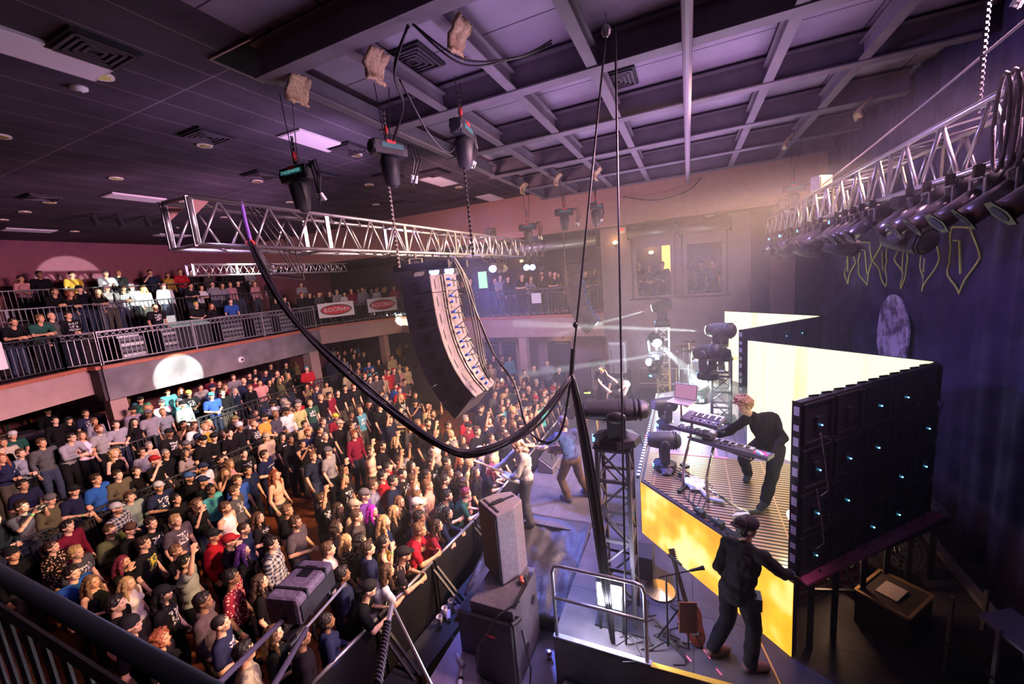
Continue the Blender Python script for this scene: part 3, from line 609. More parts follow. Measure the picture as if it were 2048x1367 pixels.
def tower(name, label, x, y, z0, z1, w=.36, m=M_alu, nb=6):
    t = thing(name, label, 'truss tower', (x, y, z0)); h = z1-z0; k = w/2; seg = h/nb
    for sx in (-k, k):
        for sy in (-k, k): MB().bar((sx, sy, 0), (sx, sy, h), .045, .045).build('upright', m, t)
    for i in range(nb):
        a, b = i*seg, (i+1)*seg
        for (P, Q) in (((-k, -k), (k, -k)), ((k, -k), (k, k)), ((k, k), (-k, k)), ((-k, k), (-k, -k))):
            if i % 2: P, Q = Q, P
            MB().bar((*P, a), (*Q, b), .022, .022).build('diagonal', m, t)
        r_ = MB()
        for (P, Q) in (((-k, -k), (k, -k)), ((k, -k), (k, k)), ((k, k), (-k, k)), ((-k, k), (-k, -k))): r_.bar((*P, b-.02), (*Q, b-.02), .03, .04)
        r_.build('ring', m, t)
    MB().bb((-k-.04, -k-.04, h), (k+.04, k+.04, h+.02)).build('top_plate', M_black, t); MB().bb((-.3, -.3, 0), (.3, .3, .02)).build('base_plate', M_black, t)
    return t
M_tow = mat('tower_dark_metal', (.13, .12, .14), .4, .6)
tower('lighting_tower', 'near dark truss tower beside the stage wing with a moving light on top', 4.63, .85, 1.2, 3.56, m=M_tow, nb=6)
tower('lighting_tower', 'far bright truss tower with a glaring white beam', 13.1, .75, 1.2, 3.75, nb=7)
tower('lighting_tower', 'middle truss tower beside the video wall gap, behind the keyboards', 9.45, -.62, 2.165, 3.55, m=M_tow, nb=4)

# ================================================================ moving heads and lamps
M_lens_on = mat('lit_lens', (1, 1, .9), .3, emit=(.92, 1.0, .88), estr=60)
M_lens = mat('dark_lens', (.1, .1, .14), .08, spec=.8)
M_blue_on = mat('blue_lens', (.2, .3, 1), .3, emit=(.15, .25, 1.0), estr=18)
M_disp = mat('display_blue', (.2, .5, .8), .4, emit=(.3, .6, 1), estr=1.5)
def moving_head(loc, rz, tilt, label, s=1.0, lit=False, group=None, flip=False):
    t = thing('moving_head_light', label, 'stage light', loc, rz, group); t.scale = (s, s, s)
    if flip: t.rotation_euler = (PI, 0, rz)
    MB().tube([(0, 0, 0), (0, 0, .02), (0, 0, .12), (0, 0, .17)], [.17, .2, .19, .10], 8).build('base', M_blackp, t)
    MB().bb((.165, -.05, .05), (.195, .05, .11)).build('display', M_disp, t)
    y = MB()
    for sg in (-1, 1): y.bar((0, sg*.155, .2), (0, sg*.19, .52), .05, .14, up=(1, 0, 0)); y.ell((0, sg*.19, .5), (.08, .035, .09), 12, 8)
    y.bar((0, -.17, .2), (0, .17, .2), .14, .06); y.build('yoke', M_blackp, t)
    R_ = Matrix.Rotation(tilt, 3, 'Y'); c = V((0, 0, .52)); ax = R_ @ V((1, 0, 0))
    pts = [c+ax*u for u in (-.27, -.24, -.12, 0, .1, .22, .25)]
    MB().tube(pts, [.07, .12, .15, .155, .145, .125, .115], 20).build('head', M_blackp, t, True)
    fn = MB()
    for u in (-.2, -.16, -.08, -.04): fn.tube([c+ax*u, c+ax*(u+.012)], [.155, .155], 20)
    fn.build('cooling_fins', M_black, t)
    MB().tube([c+ax*.245, c+ax*.262], [.1, .1], 20).build('lens', M_lens_on if lit else M_lens, t)
    return t
def dirs(frm, to):
    d = V(to)-V(frm); return math.atan2(d.y, d.x), -math.atan2(d.z, math.hypot(d.x, d.y))
moving_head((4.60, .82, 3.58), rad(102), 0, 'large black moving light on top of the near tower', 1.2).scale = (1.45, 1.25, .80)
moving_head((6.85, .42, 2.17), rad(100), -.05, 'moving light standing on the riser, nearer of the two', 1.0, group='moving lights on the riser edge')
moving_head((8.75, .5, 2.17), rad(120), -.1, 'moving light standing on the riser, farther of the two', 1.0, group='moving lights on the riser edge')
a, b = dirs((13.1, .75, 4.39), (16.3, 11.5, 1.6)); moving_head((13.1, .75, 3.79), a, b, 'lit moving light on top of the far tower', 1.15, True)
a, b = dirs((12.8, .6, 3.3), (7.0, -1.0, 2.6)); moving_head((12.75, .95, 2.75), a, b, 'glaring moving light on the side of the far tower, upper', 1.2, True)
moving_head((12.75, 1.0, 2.2), PI*.8, 0, 'moving light on the side of the far tower, lower', 1.0, True)
a, b = dirs((9.45, -.62, 4.15), (15.9, 11.35, 3.96)); moving_head((9.45, -.62, 3.58), a, b, 'lit moving light on the middle tower', 1.1, True)
a, b = dirs((9.0, -.35, 3.77), (13.4, 6.6, 1.9)); moving_head((9.0, -.35, 3.2), a, b, 'moving light clamped on the side of the middle tower', 1.1, True)
a, b = dirs((10.9, -.3, 2.7), (7.5, .2, 2.3)); moving_head((10.6, -.2, 2.17), PI+.3, .1, 'blinding white light on the riser beyond the laptop', 1.1, True)
moving_head((5.35, -1.25, 2.17), rad(120), 0, 'lit moving light on the riser beside the near video wall edge', .7, True)
for i, x in enumerate([5.55, 7.55, 9.5, 11.2, 12.7]):
    moving_head((x, -2.1, 6.12), .6+.4*i, .25, 'dark moving light hanging under the back truss, %s' % ['nearest', 'second', 'third', 'fourth', 'farthest'][i], .85, group='moving lights under the back truss', flip=True)
M_can = mat('polished_can', (.30, .27, .33), .3, .8)
def leko(loc, rz, tilt, label, group='spotlights under the back truss'):
    t = thing('stage_spotlight', label, 'spotlight', loc, rz, group); t.scale = (.88, .88, .88)
    MB().bb((-.03, -.02, -.07), (.03, .02, .03)).build('clamp', M_black, t)
    y = MB(); y.bar((0, -.11, -.08), (0, .11, -.08), .03, .015)
    for s in (-1, 1): y.bar((0, s*.11, -.08), (0, s*.11, -.24), .04, .01, up=(1, 0, 0))
    y.build('yoke', mat('yoke_grey', (.35, .33, .37), .4, .6), t)
    R_ = Matrix.Rotation(tilt, 3, 'Y'); c = V((0, 0, -.23)); ax = R_ @ V((1, 0, 0))
    MB().tube([c+ax*u for u in (-.28, -.25, -.1, -.02)], [.06, .1, .11, .075], 16).build('lamp_housing', M_black, t, True)
    MB().tube([c+ax*u for u in (-.02, .28)], [.082, .082], 16).build('barrel', M_can, t, True)
    MB().tube([c+ax*u for u in (.28, .29)], [.12, .12], 6).build('colour_frame', M_black, t)
    MB().tube([c+ax*u for u in (.286, .294)], [.07, .07], 14).build('lens', M_lens, t)
    return t
pr = None
for i in range(20):
    x = [3.45, 3.8, 4.15, 4.5, 4.85, 5.15, 6.0, 6.3, 6.6, 6.9, 7.2, 7.95, 8.3, 8.65, 9.0, 9.95, 10.3, 10.7, 11.7, 12.2][i]
    lab = 'silver tube spotlight under the back truss, %s' % (['closest to the camera', 'second closest', 'third from the camera', 'fourth from the camera', 'fifth from the camera', 'last before the nearest moving light', 'first past the nearest moving light', 'second past the nearest moving light', 'third past the nearest moving light', 'fourth past the nearest moving light', 'last before the second moving light', 'first past the second moving light', 'second past the second moving light', 'third past the second moving light', 'last before the third moving light', 'first past the third moving light', 'second past the third moving light', 'last before the fourth moving light', 'first past the fourth moving light', 'farthest of the row'][i])
    if pr is None: pr = leko((x, -1.93, 6.13), rad(80), .66, lab); continue
    c = copy_tree(pr); c.location = (x, -1.93, 6.13); c.rotation_euler = (0, 0, rad(78+random.uniform(-9, 9))); c['label'] = lab
def parcan(loc, rz, tilt, lit, label, col='b'):
    t = thing('par_can', label, 'stage light', loc, rz, 'small cans under the front truss')
    MB().bb((-.025, -.02, -.06), (.025, .02, .02)).build('clamp', M_black, t)
    y = MB().bar((0, -.12, -.07), (0, .12, -.07), .03, .01)
    for s in (-1, 1): y.bar((0, s*.12, -.07), (0, s*.12, -.26), .03, .01, up=(1, 0, 0))
    y.build('yoke', M_black, t)
    ax = Matrix.Rotation(tilt, 3, 'Y') @ V((1, 0, 0)); c = V((0, 0, -.25))
    MB().tube([c-ax*.14, c-ax*.1, c+ax*.12], [.05, .09, .105], 16).build('housing', M_blackp, t, True)
    MB().tube([c+ax*.11, c+ax*.122], [.095, .095], 14).build('lens', M_blue_on if lit else M_lens, t)
for i, (x, y, rz, tl, lit, l) in enumerate([(6.0, 4.46, 240, .9, 0, 'large dark round can left of the line array frame'), (6.55, 4.46, 210, .5, 1, 'blue lit can left of the line array frame'), (7.1, 4.46, 205, .5, 1, 'brighter blue lit can above the line array frame'), (9.1, 4.46, 205, .45, 1, 'blue lit can right of the line array'), (9.7, 4.46, 250, .8, 0, 'dark can hanging at the right of the array frame'), (10.3, 4.9, 260, .8, 0, 'dark can beside the green exit glow'), (11.4, 4.46, 205, .4, 1, 'left one of the pair of blue cans near the truss end'), (11.9, 4.46, 205, .4, 1, 'right one of the pair of blue cans near the truss end'), (8.0, 4.9, 260, .9, 0, 'dark can behind the array frame'), (12.6, 4.46, 250, .9, 0, 'dark can at the far end of the front truss')]):
    parcan((x, y, 6.2), rad(rz), tl, lit, l)
t = thing('flood_light', 'square floodlight standing on top of the back truss, nearer one', 'stage light', (9.1, -2.2, 6.62), rad(220)); MB().box((0, 0, .2), (.16, .3, .24)).build('housing', M_alu, t); MB().bb((-.02, -.18, 0), (.02, .18, .04)).build('bracket', M_black, t); MB().box((.085, 0, .2), (.01, .26, .2)).build('lens', M_lens, t)
c = copy_tree(t); c.location = (11.9, -2.2, 6.62); c['label'] = 'square floodlight on top of the back truss, farther one by the green hoist'
t = thing('flood_light', 'box floodlight on top of the front truss above the line array', 'stage light', (9.4, 4.6, 6.72), rad(160)); MB().box((0, 0, .1), (.2, .28, .2)).build('housing', M_black, t); MB().box((.105, 0, .1), (.01, .24, .16)).build('lens', M_lens, t)
# ================================================================ chain hoists and rigging
def chain(a, b, n=60, r=.009):
    mb = MB(); a, b = V(a), V(b)
    for i in range(n):
        p = a.lerp(b, i/n); q = a.lerp(b, (i+.9)/n); mb.bar(p, q, .035 if i % 2 else .012, .012 if i % 2 else .035, up=(1, 0, 0))
    return mb
M_red = mat('red_shackle', (.6, .04, .04), .4); M_teal = mat('teal_label', (.03, .12, .12), .5, emit=(.05, .4, .38), estr=.06)
M_dchain = mat('dark_chain', (.035, .03, .035), .5, .2)
def hoist(x, y, z, ztop, zbot, rz, label, bag=True, txt=False, bagcol=M_cable):
    t = thing('chain_hoist', label, 'hoist', (x, y, z), rz)
    MB().cyl((0, -.03, .1), (0, -.12, ztop-z), .006, 6).cyl((0, .03, .1), (0, .08, ztop-z), .006, 6).build('sling_cables', M_cable, t)
    MB().ell((0, 0, .22), (.03, .02, .06), 8, 6).build('top_hook', M_red, t, True)
    chain((0, 0, .45), (0, 0, .12), 12).build('upper_chain', M_dchain, t)
    MB().box((0, 0, 0), (.16, .46, .17)).tube([(0, .21, 0), (0, .25, 0)], [.09, .08], 12).build('motor_body', M_blackp, t, bevel=.015)
    MB().box((-.083, -.02, .02), (.006, .3, .06)).build('label_plate', M_teal, t)
    if txt: text('STAGEMAKER', 'lettering', .055, mat('teal_letters', (.2, .6, .6), .5, emit=(.2, .6, .6), estr=.5), t, frame((-.09, .02, .02), (0, -1, 0), (0, 0, 1)))
    MB().box((-.088, 0, .065), (.006, .12, .04)).build('red_tag', M_red, t)
    if bag: MB().tube([(0, .0, -.09), (0, 0, -.14), (0, 0, -.42), (0, 0, -.46)], [.10, .13, .09, .05], 10).build('chain_bag', M_blackp, t, True)
    if zbot is not None: chain((0, .06, -.1), (0, .06, zbot-z), 50).build('chain', M_dchain, t)
    cb = MB()
    for k in range(3): cb.tube([(0, -.2, .03), (-.04, -.28-.05*k, .1), (-.05, -.33-.05*k, -.1), (0, -.3, -.3-.05*k)], .01, 6)
    cb.build('motor_cable', M_cable, t)
    for k in range(2): MB().cyl((-.02, -.3-.06*k, -.28), (.03, -.31-.06*k, -.36), .022, 8).build('connector', M_white, t)
    return t
hoist(3.8, 4.45, 7.15, 8.1, 6.7, 0, 'chain hoist with teal lettering above the near end of the front truss', txt=True)
hoist(4.3, 3.4, 7.36, 8.1, 5.9, rad(70), 'black chain hoist with red and white connectors, middle of the three near ones', bag=True)
hoist(4.7, 2.55, 7.5, 8.1, 5.95, rad(100), 'black chain hoist right of the other two near ones')
hoist(10.45, 3.95, 6.95, 8.1, 6.7, 0, 'teal chain hoist above the far end of the front truss')
hoist(10.5, 2.93, 7.2, 8.1, 5.3, rad(30), 'black far hoist holding the far line array, left one')
hoist(10.5, 2.1, 7.22, 8.1, 5.3, rad(80), 'black far hoist holding the far line array, right one')
hoist(11.2, -2.2, 7.05, 8.1, 6.62, 0, 'teal chain hoist above the far part of the back truss')
hoist(4.75, -2.2, 7.8, 8.1, 6.62, rad(40), 'chain hoist at the top right corner of the photo', bag=False)
for i, (x, y) in enumerate([(3.67, 4.03), (3.75, 2.95), (3.82, 1.96), (10.56, 3.98), (10.27, 2.94), (10.43, 1.97), (10.72, -2.02), (9.33, -2.83)]):
    mb = MB(); n = 10; vs = []; random.seed(i)
    for a in range(n+1):
        for b in range(7): u = a/n-.5; v = b/6; vs.append((.16*u*1.4+.02*random.random(), .13*math.sin(v*2.2)+.03*random.random()-.05, 8.14-.28*v-.04*random.random()))
    fs = [(a*7+b, (a+1)*7+b, (a+1)*7+b+1, a*7+b+1) for a in range(n) for b in range(6)]
    mb.add(vs, fs); o = tag(mb.build('burlap_sack', M_burlap, None, True), 'tan burlap padding over the beam, ' + ['above the first near hoist', 'above the middle near hoist', 'above the third near hoist', 'at the grid corner above the far teal hoist', 'above the far left array hoist', 'above the far right array hoist', 'above the back truss teal hoist', 'above the back truss by the curtain'][i], 'padding')
    sd = o.modifiers.new('thick', 'SOLIDIFY'); sd.thickness = .03; o.location = (x, y, 0); o.scale = (1.2, 1.2, 1)

# ================================================================ line arrays
def line_array(base, rz, n, w, dp, hh, label, spread):
    """boxes with their grille towards local +X"""
    t0 = V(base); ang = rad(2); p = V((0, 0, 0)); R0 = Matrix.Rotation(rz, 3, 'Z')
    fr = thing('array_frame', 'black flying frame on top of ' + label, 'rigging', (t0.x, t0.y, t0.z+.1), rz)
    for s in (-1, 1): MB().bar((-dp*1.1, s*w*.36, .03), (dp*.75, s*w*.36, .03), .05, .1).build('side_rail', M_black, fr)
    MB().bar((-dp*.6, -w*.36, .03), (-dp*.6, w*.36, .03), .06, .08).bar((dp*.3, -w*.36, .03), (dp*.3, w*.36, .03), .06, .08).build('cross_bar', M_black, fr)
    bx_ = MB().add([(dp*.45, -w/2, 0), (dp*.45, w/2, 0), (-dp*.55, w*.5, -.01), (-dp*.55, -w*.5, -.01), (dp*.45, -w/2, -hh), (dp*.45, w/2, -hh), (-dp*.55, w*.5, -hh+.05), (-dp*.55, -w*.5, -hh+.05)], [(0, 1, 2, 3), (7, 6, 5, 4), (0, 4, 5, 1), (1, 5, 6, 2), (2, 6, 7, 3), (3, 7, 4, 0)])
    cab = bx_.mesh('line_array_speaker', mat('array_box_grey', (.05, .042, .055), .6, noise_amt=.25, scale=9))
    gr = MB().bb((dp*.45, -w/2+.01, -hh+.01), (dp*.47, w/2-.01, -.01)).mesh('grille', mat('array_grille', (.012, .012, .014), .7))
    hn = MB().bb((dp*.47, -w*.12, -hh*.75), (dp*.475, w*.12, -hh*.25)).mesh('horn_cover', M_black)
    xb = -dp*.55
    hd = MB()
    for s in (-1, 1): hd.bb((xb-.006, s*w*.14, -hh*.92), (xb+.03, s*w*.49, -hh*.06))
    hd_m = hd.mesh('rear_panel', mat('array_rear_panel', (.085, .066, .09), .5, noise_amt=.3, scale=14))
    sl = MB()
    for s in (-1, 1): sl.bb((xb-.012, s*w*.36-.008, -hh*.75), (xb, s*w*.36+.008, -hh*.25))
    sl_m = sl.mesh('handle_slot', M_black)
    sd_ = MB()
    for s in (-1, 1):
        for (u, v) in ((-.2, .3), (-.2, .56), (-.06, .3), (-.06, .56)): sd_.bb((dp*u, s*(w/2+.004)-.004, -hh*(v+.2)), (dp*(u+.12), s*(w/2+.004)+.004, -hh*v))
    sd_m = sd_.mesh('side_recess', M_black)
    rg = MB()
    rg.bb((xb-.03, -.03, -hh), (xb, .03, 0)); rg.bb((xb-.05, -.05, -hh*.6), (xb-.01, .05, -hh*.4)); rg.bb((xb-.02, -w*.12, -hh*.9), (xb+.02, -.05, -hh*.1)); rg.bb((xb-.02, .05, -hh*.9), (xb+.02, w*.12, -hh*.1))
    rg_m = rg.mesh('rigging_bar', mat('array_rigging', (.16, .14, .16), .4, .6))
    cn = MB()
    for z in (-.3, -.62): cn.cyl((xb-.03, -.05, hh*z), (xb-.08, -.05, hh*z), .018, 8)
    cn_m = cn.mesh('speaker_plug', mat('blue_plug', (.03, .1, .6), .4, emit=(.03, .1, .7), estr=.15))
    cl = MB().tube([(xb-.06, -.05, -hh*.35), (xb-.14, -.12, -hh*.45), (xb-.15, -.14, -hh*.85), (xb-.07, -.04, -hh*1.1)], .01, 6)
    cl_m = cl.mesh('link_cable', M_cable)
    for i in range(n):
        o = bpy.data.objects.new('line_array_speaker', cab); COL.objects.link(o)
        o.matrix_world = Matrix.Translation(t0) @ Matrix.Rotation(rz, 4, 'Z') @ Matrix.Translation(p) @ Matrix.Rotation(ang, 4, 'Y')
        tag(o, 'line array speaker box, %s of %s' % (['top one', 'second from top', 'third from top', 'fourth from top', 'fifth from top', 'sixth from top', 'seventh from top', 'eighth from top', 'lowest one'][i if i < n-1 else 8], label), 'speaker', 'boxes of ' + label)
        for nm, me in (('grille', gr), ('horn_cover', hn), ('rear_panel', hd_m), ('handle_slot', sl_m), ('side_recess', sd_m), ('rigging_bar', rg_m), ('speaker_plug', cn_m), ('link_cable', cl_m)):
            c = bpy.data.objects.new(nm, me); COL.objects.link(c); c.parent = o
        Ry = Matrix.Rotation(ang, 3, 'Y'); nx = ang+rad(spread[i]); Rn = Matrix.Rotation(nx, 3, 'Y')
        p = p + Ry @ V((-dp*.1, 0, -hh+.02)) - Rn @ V((-dp*.1, 0, 0)); ang = nx
    cb = MB(); random.seed(2)
    return fr
line_array((4.94, 3.5, 5.78), rad(90), 8, .68, .5, .27, 'the near line array', [1, 3, 5, 6, 7, 8, 9, 9])
line_array((13.0, 3.5, 5.85), rad(90), 9, .68, .5, .26, 'the far line array', [1, 2, 3, 4, 6, 7, 8, 9, 9])
# ================================================================ people
def skin_mat():
    m = bpy.data.materials.new('skin'); m.use_nodes = True; nt = m.node_tree; b = nt.nodes['Principled BSDF']
    b.inputs['Roughness'].default_value = .5; b.inputs['Specular IOR Level'].default_value = .35
    oi = nt.nodes.new('ShaderNodeObjectInfo')
    at = nt.nodes.new('ShaderNodeAttribute'); at.attribute_name = 'feat'; sp = nt.nodes.new('ShaderNodeSeparateColor'); nt.links.new(at.outputs['Color'], sp.inputs[0])
    def mix(f, a, c):
        x = nt.nodes.new('ShaderNodeMix'); x.data_type = 'RGBA'; nt.links.new(f, x.inputs[0]); nt.links.new(a, x.inputs[6]); x.inputs[7].default_value = (*c, 1); return x.outputs[2]
    c = mix(sp.outputs[1], oi.outputs['Color'], (.42, .12, .10))           # lips
    bd = mathn(nt, 'MULTIPLY', sp.outputs[2], mathn(nt, 'SUBTRACT', 1.0, oi.outputs['Alpha']))
    c = mix(bd, c, (.06, .035, .02)); c = mix(sp.outputs[0], c, (.03, .018, .015))
    nt.links.new(c, b.inputs['Base Color']); return m
M_skin = skin_mat()
M_hair = mat('hair', (.1, .05, .03), .55, noise_amt=.35, scale=45, objcol=True, bump=.5)
M_cloth = mat('plain_cloth', (.1, .1, .1), .9, noise_amt=.12, scale=10, objcol=True, spec=.08)
M_hat = mat('hat_cloth', (.1, .1, .1), .8, objcol=True, spec=.2)
M_leather = mat('shoe_leather', (.02, .018, .018), .5)
def cloth_pat(kind):
    m = mat('cloth_'+kind, (.1, .1, .1), .85, objcol=True, spec=.2); nt = m.node_tree; b = nt.nodes['Principled BSDF']
    oi = [n for n in nt.nodes if n.bl_idname == 'ShaderNodeObjectInfo'][0].outputs['Color']
    tc = nt.nodes.new('ShaderNodeTexCoord').outputs['Object']; sp = nt.nodes.new('ShaderNodeSeparateXYZ'); nt.links.new(tc, sp.inputs[0]); X, Y, Z_ = sp.outputs
    rn = nt.nodes.new('ShaderNodeObjectInfo').outputs['Random']
    def mix(f, a, c):
        x = nt.nodes.new('ShaderNodeMix'); x.data_type = 'RGBA'; nt.links.new(f, x.inputs[0])
        for s, k in ((a, 6), (c, 7)):
            if isinstance(s, tuple): x.inputs[k].default_value = (*s, 1)
            else: nt.links.new(s, x.inputs[k])
        return x.outputs[2]
    def inr(v, a, c): return mathn(nt, 'MULTIPLY', mathn(nt, 'GREATER_THAN', v, a), mathn(nt, 'LESS_THAN', v, c))
    def nz(scale, t):
        n = nt.nodes.new('ShaderNodeTexNoise'); n.noise_dimensions = '4D'; n.inputs['Scale'].default_value = scale; n.inputs['Detail'].default_value = 3
        nt.links.new(tc, n.inputs['Vector']); nt.links.new(mathn(nt, 'MULTIPLY', rn, 50), n.inputs['W']); return mathn(nt, 'GREATER_THAN', n.outputs['Fac'], t)
    if kind in ('print', 'yellow_print'):
        msk = mathn(nt, 'MULTIPLY', inr(Y, -.11, .11), mathn(nt, 'MULTIPLY', inr(Z_, 1.16, 1.38), mathn(nt, 'GREATER_THAN', X, .03)))
        if kind == 'print': c = mix(mathn(nt, 'MULTIPLY', msk, nz(26, .52)), oi, (.68, .66, .66))
        else: c = mix(msk, oi, mix(nz(18, .5), (.75, .62, .08), (.10, .10, .06)))
    elif kind == 'plaid':
        s1 = mathn(nt, 'GREATER_THAN', mathn(nt, 'FRACT', mathn(nt, 'DIVIDE', Y, .07)), .5); s2 = mathn(nt, 'GREATER_THAN', mathn(nt, 'FRACT', mathn(nt, 'DIVIDE', Z_, .07)), .5)
        c = mix(mathn(nt, 'MULTIPLY', mathn(nt, 'ADD', s1, s2), .42), oi, (.50, .48, .50))
    elif kind == 'striped':
        c = mix(mathn(nt, 'GREATER_THAN', mathn(nt, 'FRACT', mathn(nt, 'DIVIDE', Z_, .05)), .72), oi, (.5, .42, .25))
    elif kind == 'floral':
        v = nt.nodes.new('ShaderNodeTexVoronoi'); v.inputs['Scale'].default_value = 24; nt.links.new(tc, v.inputs['Vector'])
        c = mix(mathn(nt, 'LESS_THAN', v.outputs['Distance'], .33), oi, (.85, .50, .36))
    else: c = mix(nz(14, .5), oi, (.25, .22, .16))
    nt.links.new(c, b.inputs['Base Color']); return m
PAT = {'p': cloth_pat('print'), 'y': cloth_pat('yellow_print'), 'a': cloth_pat('plaid'), 's': cloth_pat('striped'), 'f': cloth_pat('floral'), 'c': cloth_pat('camo')}

def remesh(mb, vox, name, smooth=2, namp=0.0, nsc=12.0, zc=None):
    me = bpy.data.meshes.new('tmp'); me.from_pydata(mb.v, [], mb.f); me.update()
    ob = bpy.data.objects.new('tmp', me); COL.objects.link(ob)
    r = ob.modifiers.new('r', 'REMESH'); r.mode = 'VOXEL'; r.voxel_size = vox; r.adaptivity = 0
    if smooth: s = ob.modifiers.new('s', 'SMOOTH'); s.factor = .5; s.iterations = smooth
    dg = bpy.context.evaluated_depsgraph_get(); out = bpy.data.meshes.new_from_object(ob.evaluated_get(dg))
    bpy.data.objects.remove(ob); out.name = name; out.materials.clear()
    if namp:
        nn = [v.normal.copy() for v in out.vertices]
        for v, n_ in zip(out.vertices, nn):
            p = v.co; v.co = p + n_*namp*(noise.noise(p*nsc) + .5*noise.noise(V((p.x*nsc*2, p.y*nsc*2, p.z*nsc))))
    out.polygons.foreach_set('use_smooth', [True]*len(out.polygons)); out.update()
    return out
def rot_to(up, lat):
    up = V(up).normalized(); lat = V(lat); lat = (lat-up*lat.dot(up)).normalized(); fw = lat.cross(up)
    return Matrix((fw, lat, up)).transposed()                       # columns fwd, lateral(left), up
def joints(pose='s', sex='m', **kw):
    f = sex == 'f'; sw = .165 if f else .195
    J = dict(sex=sex, pelvis=V((0, 0, .96)), chest=V((0, 0, 1.29)), neck=V((-.005, 0, 1.475)), head=V((.025, 0, 1.635)), hy=0.0, hp=0.0,
             sL=V((0, sw, 1.42)), sR=V((0, -sw, 1.42)), hipL=V((0, .09, .92)), hipR=V((0, -.09, .92)), kL=V((.03, .11, .50)), kR=V((.03, -.11, .50)),
             aL=V((-.01, .12, .09)), aR=V((-.01, -.12, .09)), tL=V((1, .15, 0)), tR=V((1, -.15, 0)), curl=.5, fist=False)
    down = {'e': V((-.03, sw+.05, 1.14)), 'w': V((.07, sw+.05, .91))}
    A = {'s': (down, down)}
    cr = {'e': V((-.01, sw+.06, 1.15)), 'w': V((.23, .06, 1.10))}
    rs = {'e': V((.16, sw+.06, 1.60)), 'w': V((.22, sw+.02, 1.86))}
    ph = {'e': V((.16, sw+.03, 1.27)), 'w': V((.33, .09, 1.53))}
    hd = {'e': V((.10, sw+.08, 1.25)), 'w': V((.15, .10, 1.50))}
    A.update(x=(cr, cr), r=(down, rs), R=(rs, rs), p=(ph, ph), h=(down, hd))
    if pose == 'l':
        ln = V((.10, 0, -.03)); J['chest'] += V((.10, 0, -.02)); J['neck'] += V((.19, 0, -.04)); J['head'] += V((.23, 0, -.05))
        for k in ('sL', 'sR'): J[k] += V((.16, 0, -.05))
        A['l'] = ({'e': V((.26, sw+.05, 1.12)), 'w': V((.44, .10, 1.13))},)*2
    for side, d, sg in (('L', A[pose][0], 1), ('R', A[pose][1], -1)):
        J['e'+side] = V((d['e'].x, sg*d['e'].y, d['e'].z)); J['w'+side] = V((d['w'].x, sg*d['w'].y, d['w'].z))
    if pose in 'Rr': J['hp'] = -.15
    if pose == 's': J['kL'].x += .01
    J.update(kw); return J
def headM(J): return Matrix.Translation(J['head']) @ Matrix.Rotation(J['hy'], 4, 'Z') @ Matrix.Rotation(J['hp'], 4, 'Y')
def add_hand(mb, w, d, palm, sg, r=.0085, curl=.5, spread=1.0, seg=6):
    """w wrist, d finger direction, palm normal; five separate fingers"""
    d = V(d).normalized(); n = V(palm); n = (n-d*n.dot(d)).normalized(); s = d.cross(n).normalized()*sg
    mb.ell(w+d*.045, (.05, .040, .017), 10, 6, Matrix((d, s, n)).transposed())
    for k, L in enumerate((.070, .078, .072, .055)):
        o = w + d*.085 + s*(.027-.018*k)*spread
        a = o; dd = (d + s*(.10-.07*k)*spread).normalized(); p1 = a+dd*L*.45; p2 = p1+(dd*(1-curl*.5)+n*curl).normalized()*L*.33; p3 = p2+(dd*(1-curl)+n*curl*1.3).normalized()*L*.26
        mb.tube([a-dd*.02, a, p1, p2, p3, p3+(p3-p2)*.2], [r, r, r*.95, r*.88, r*.8, r*.4], seg)
    t0 = w+d*.02+s*.030; t1 = t0+(d*.6+s*.8+n*.25).normalized()*.036; t2 = t1+(d*.9+s*.25+n*curl*.6).normalized()*.034
    mb.tube([t0-d*.01, t0, t1, t2, t2+(t2-t1)*.2], [r*1.2, r*1.3, r*1.1, r*.95, r*.5], seg)
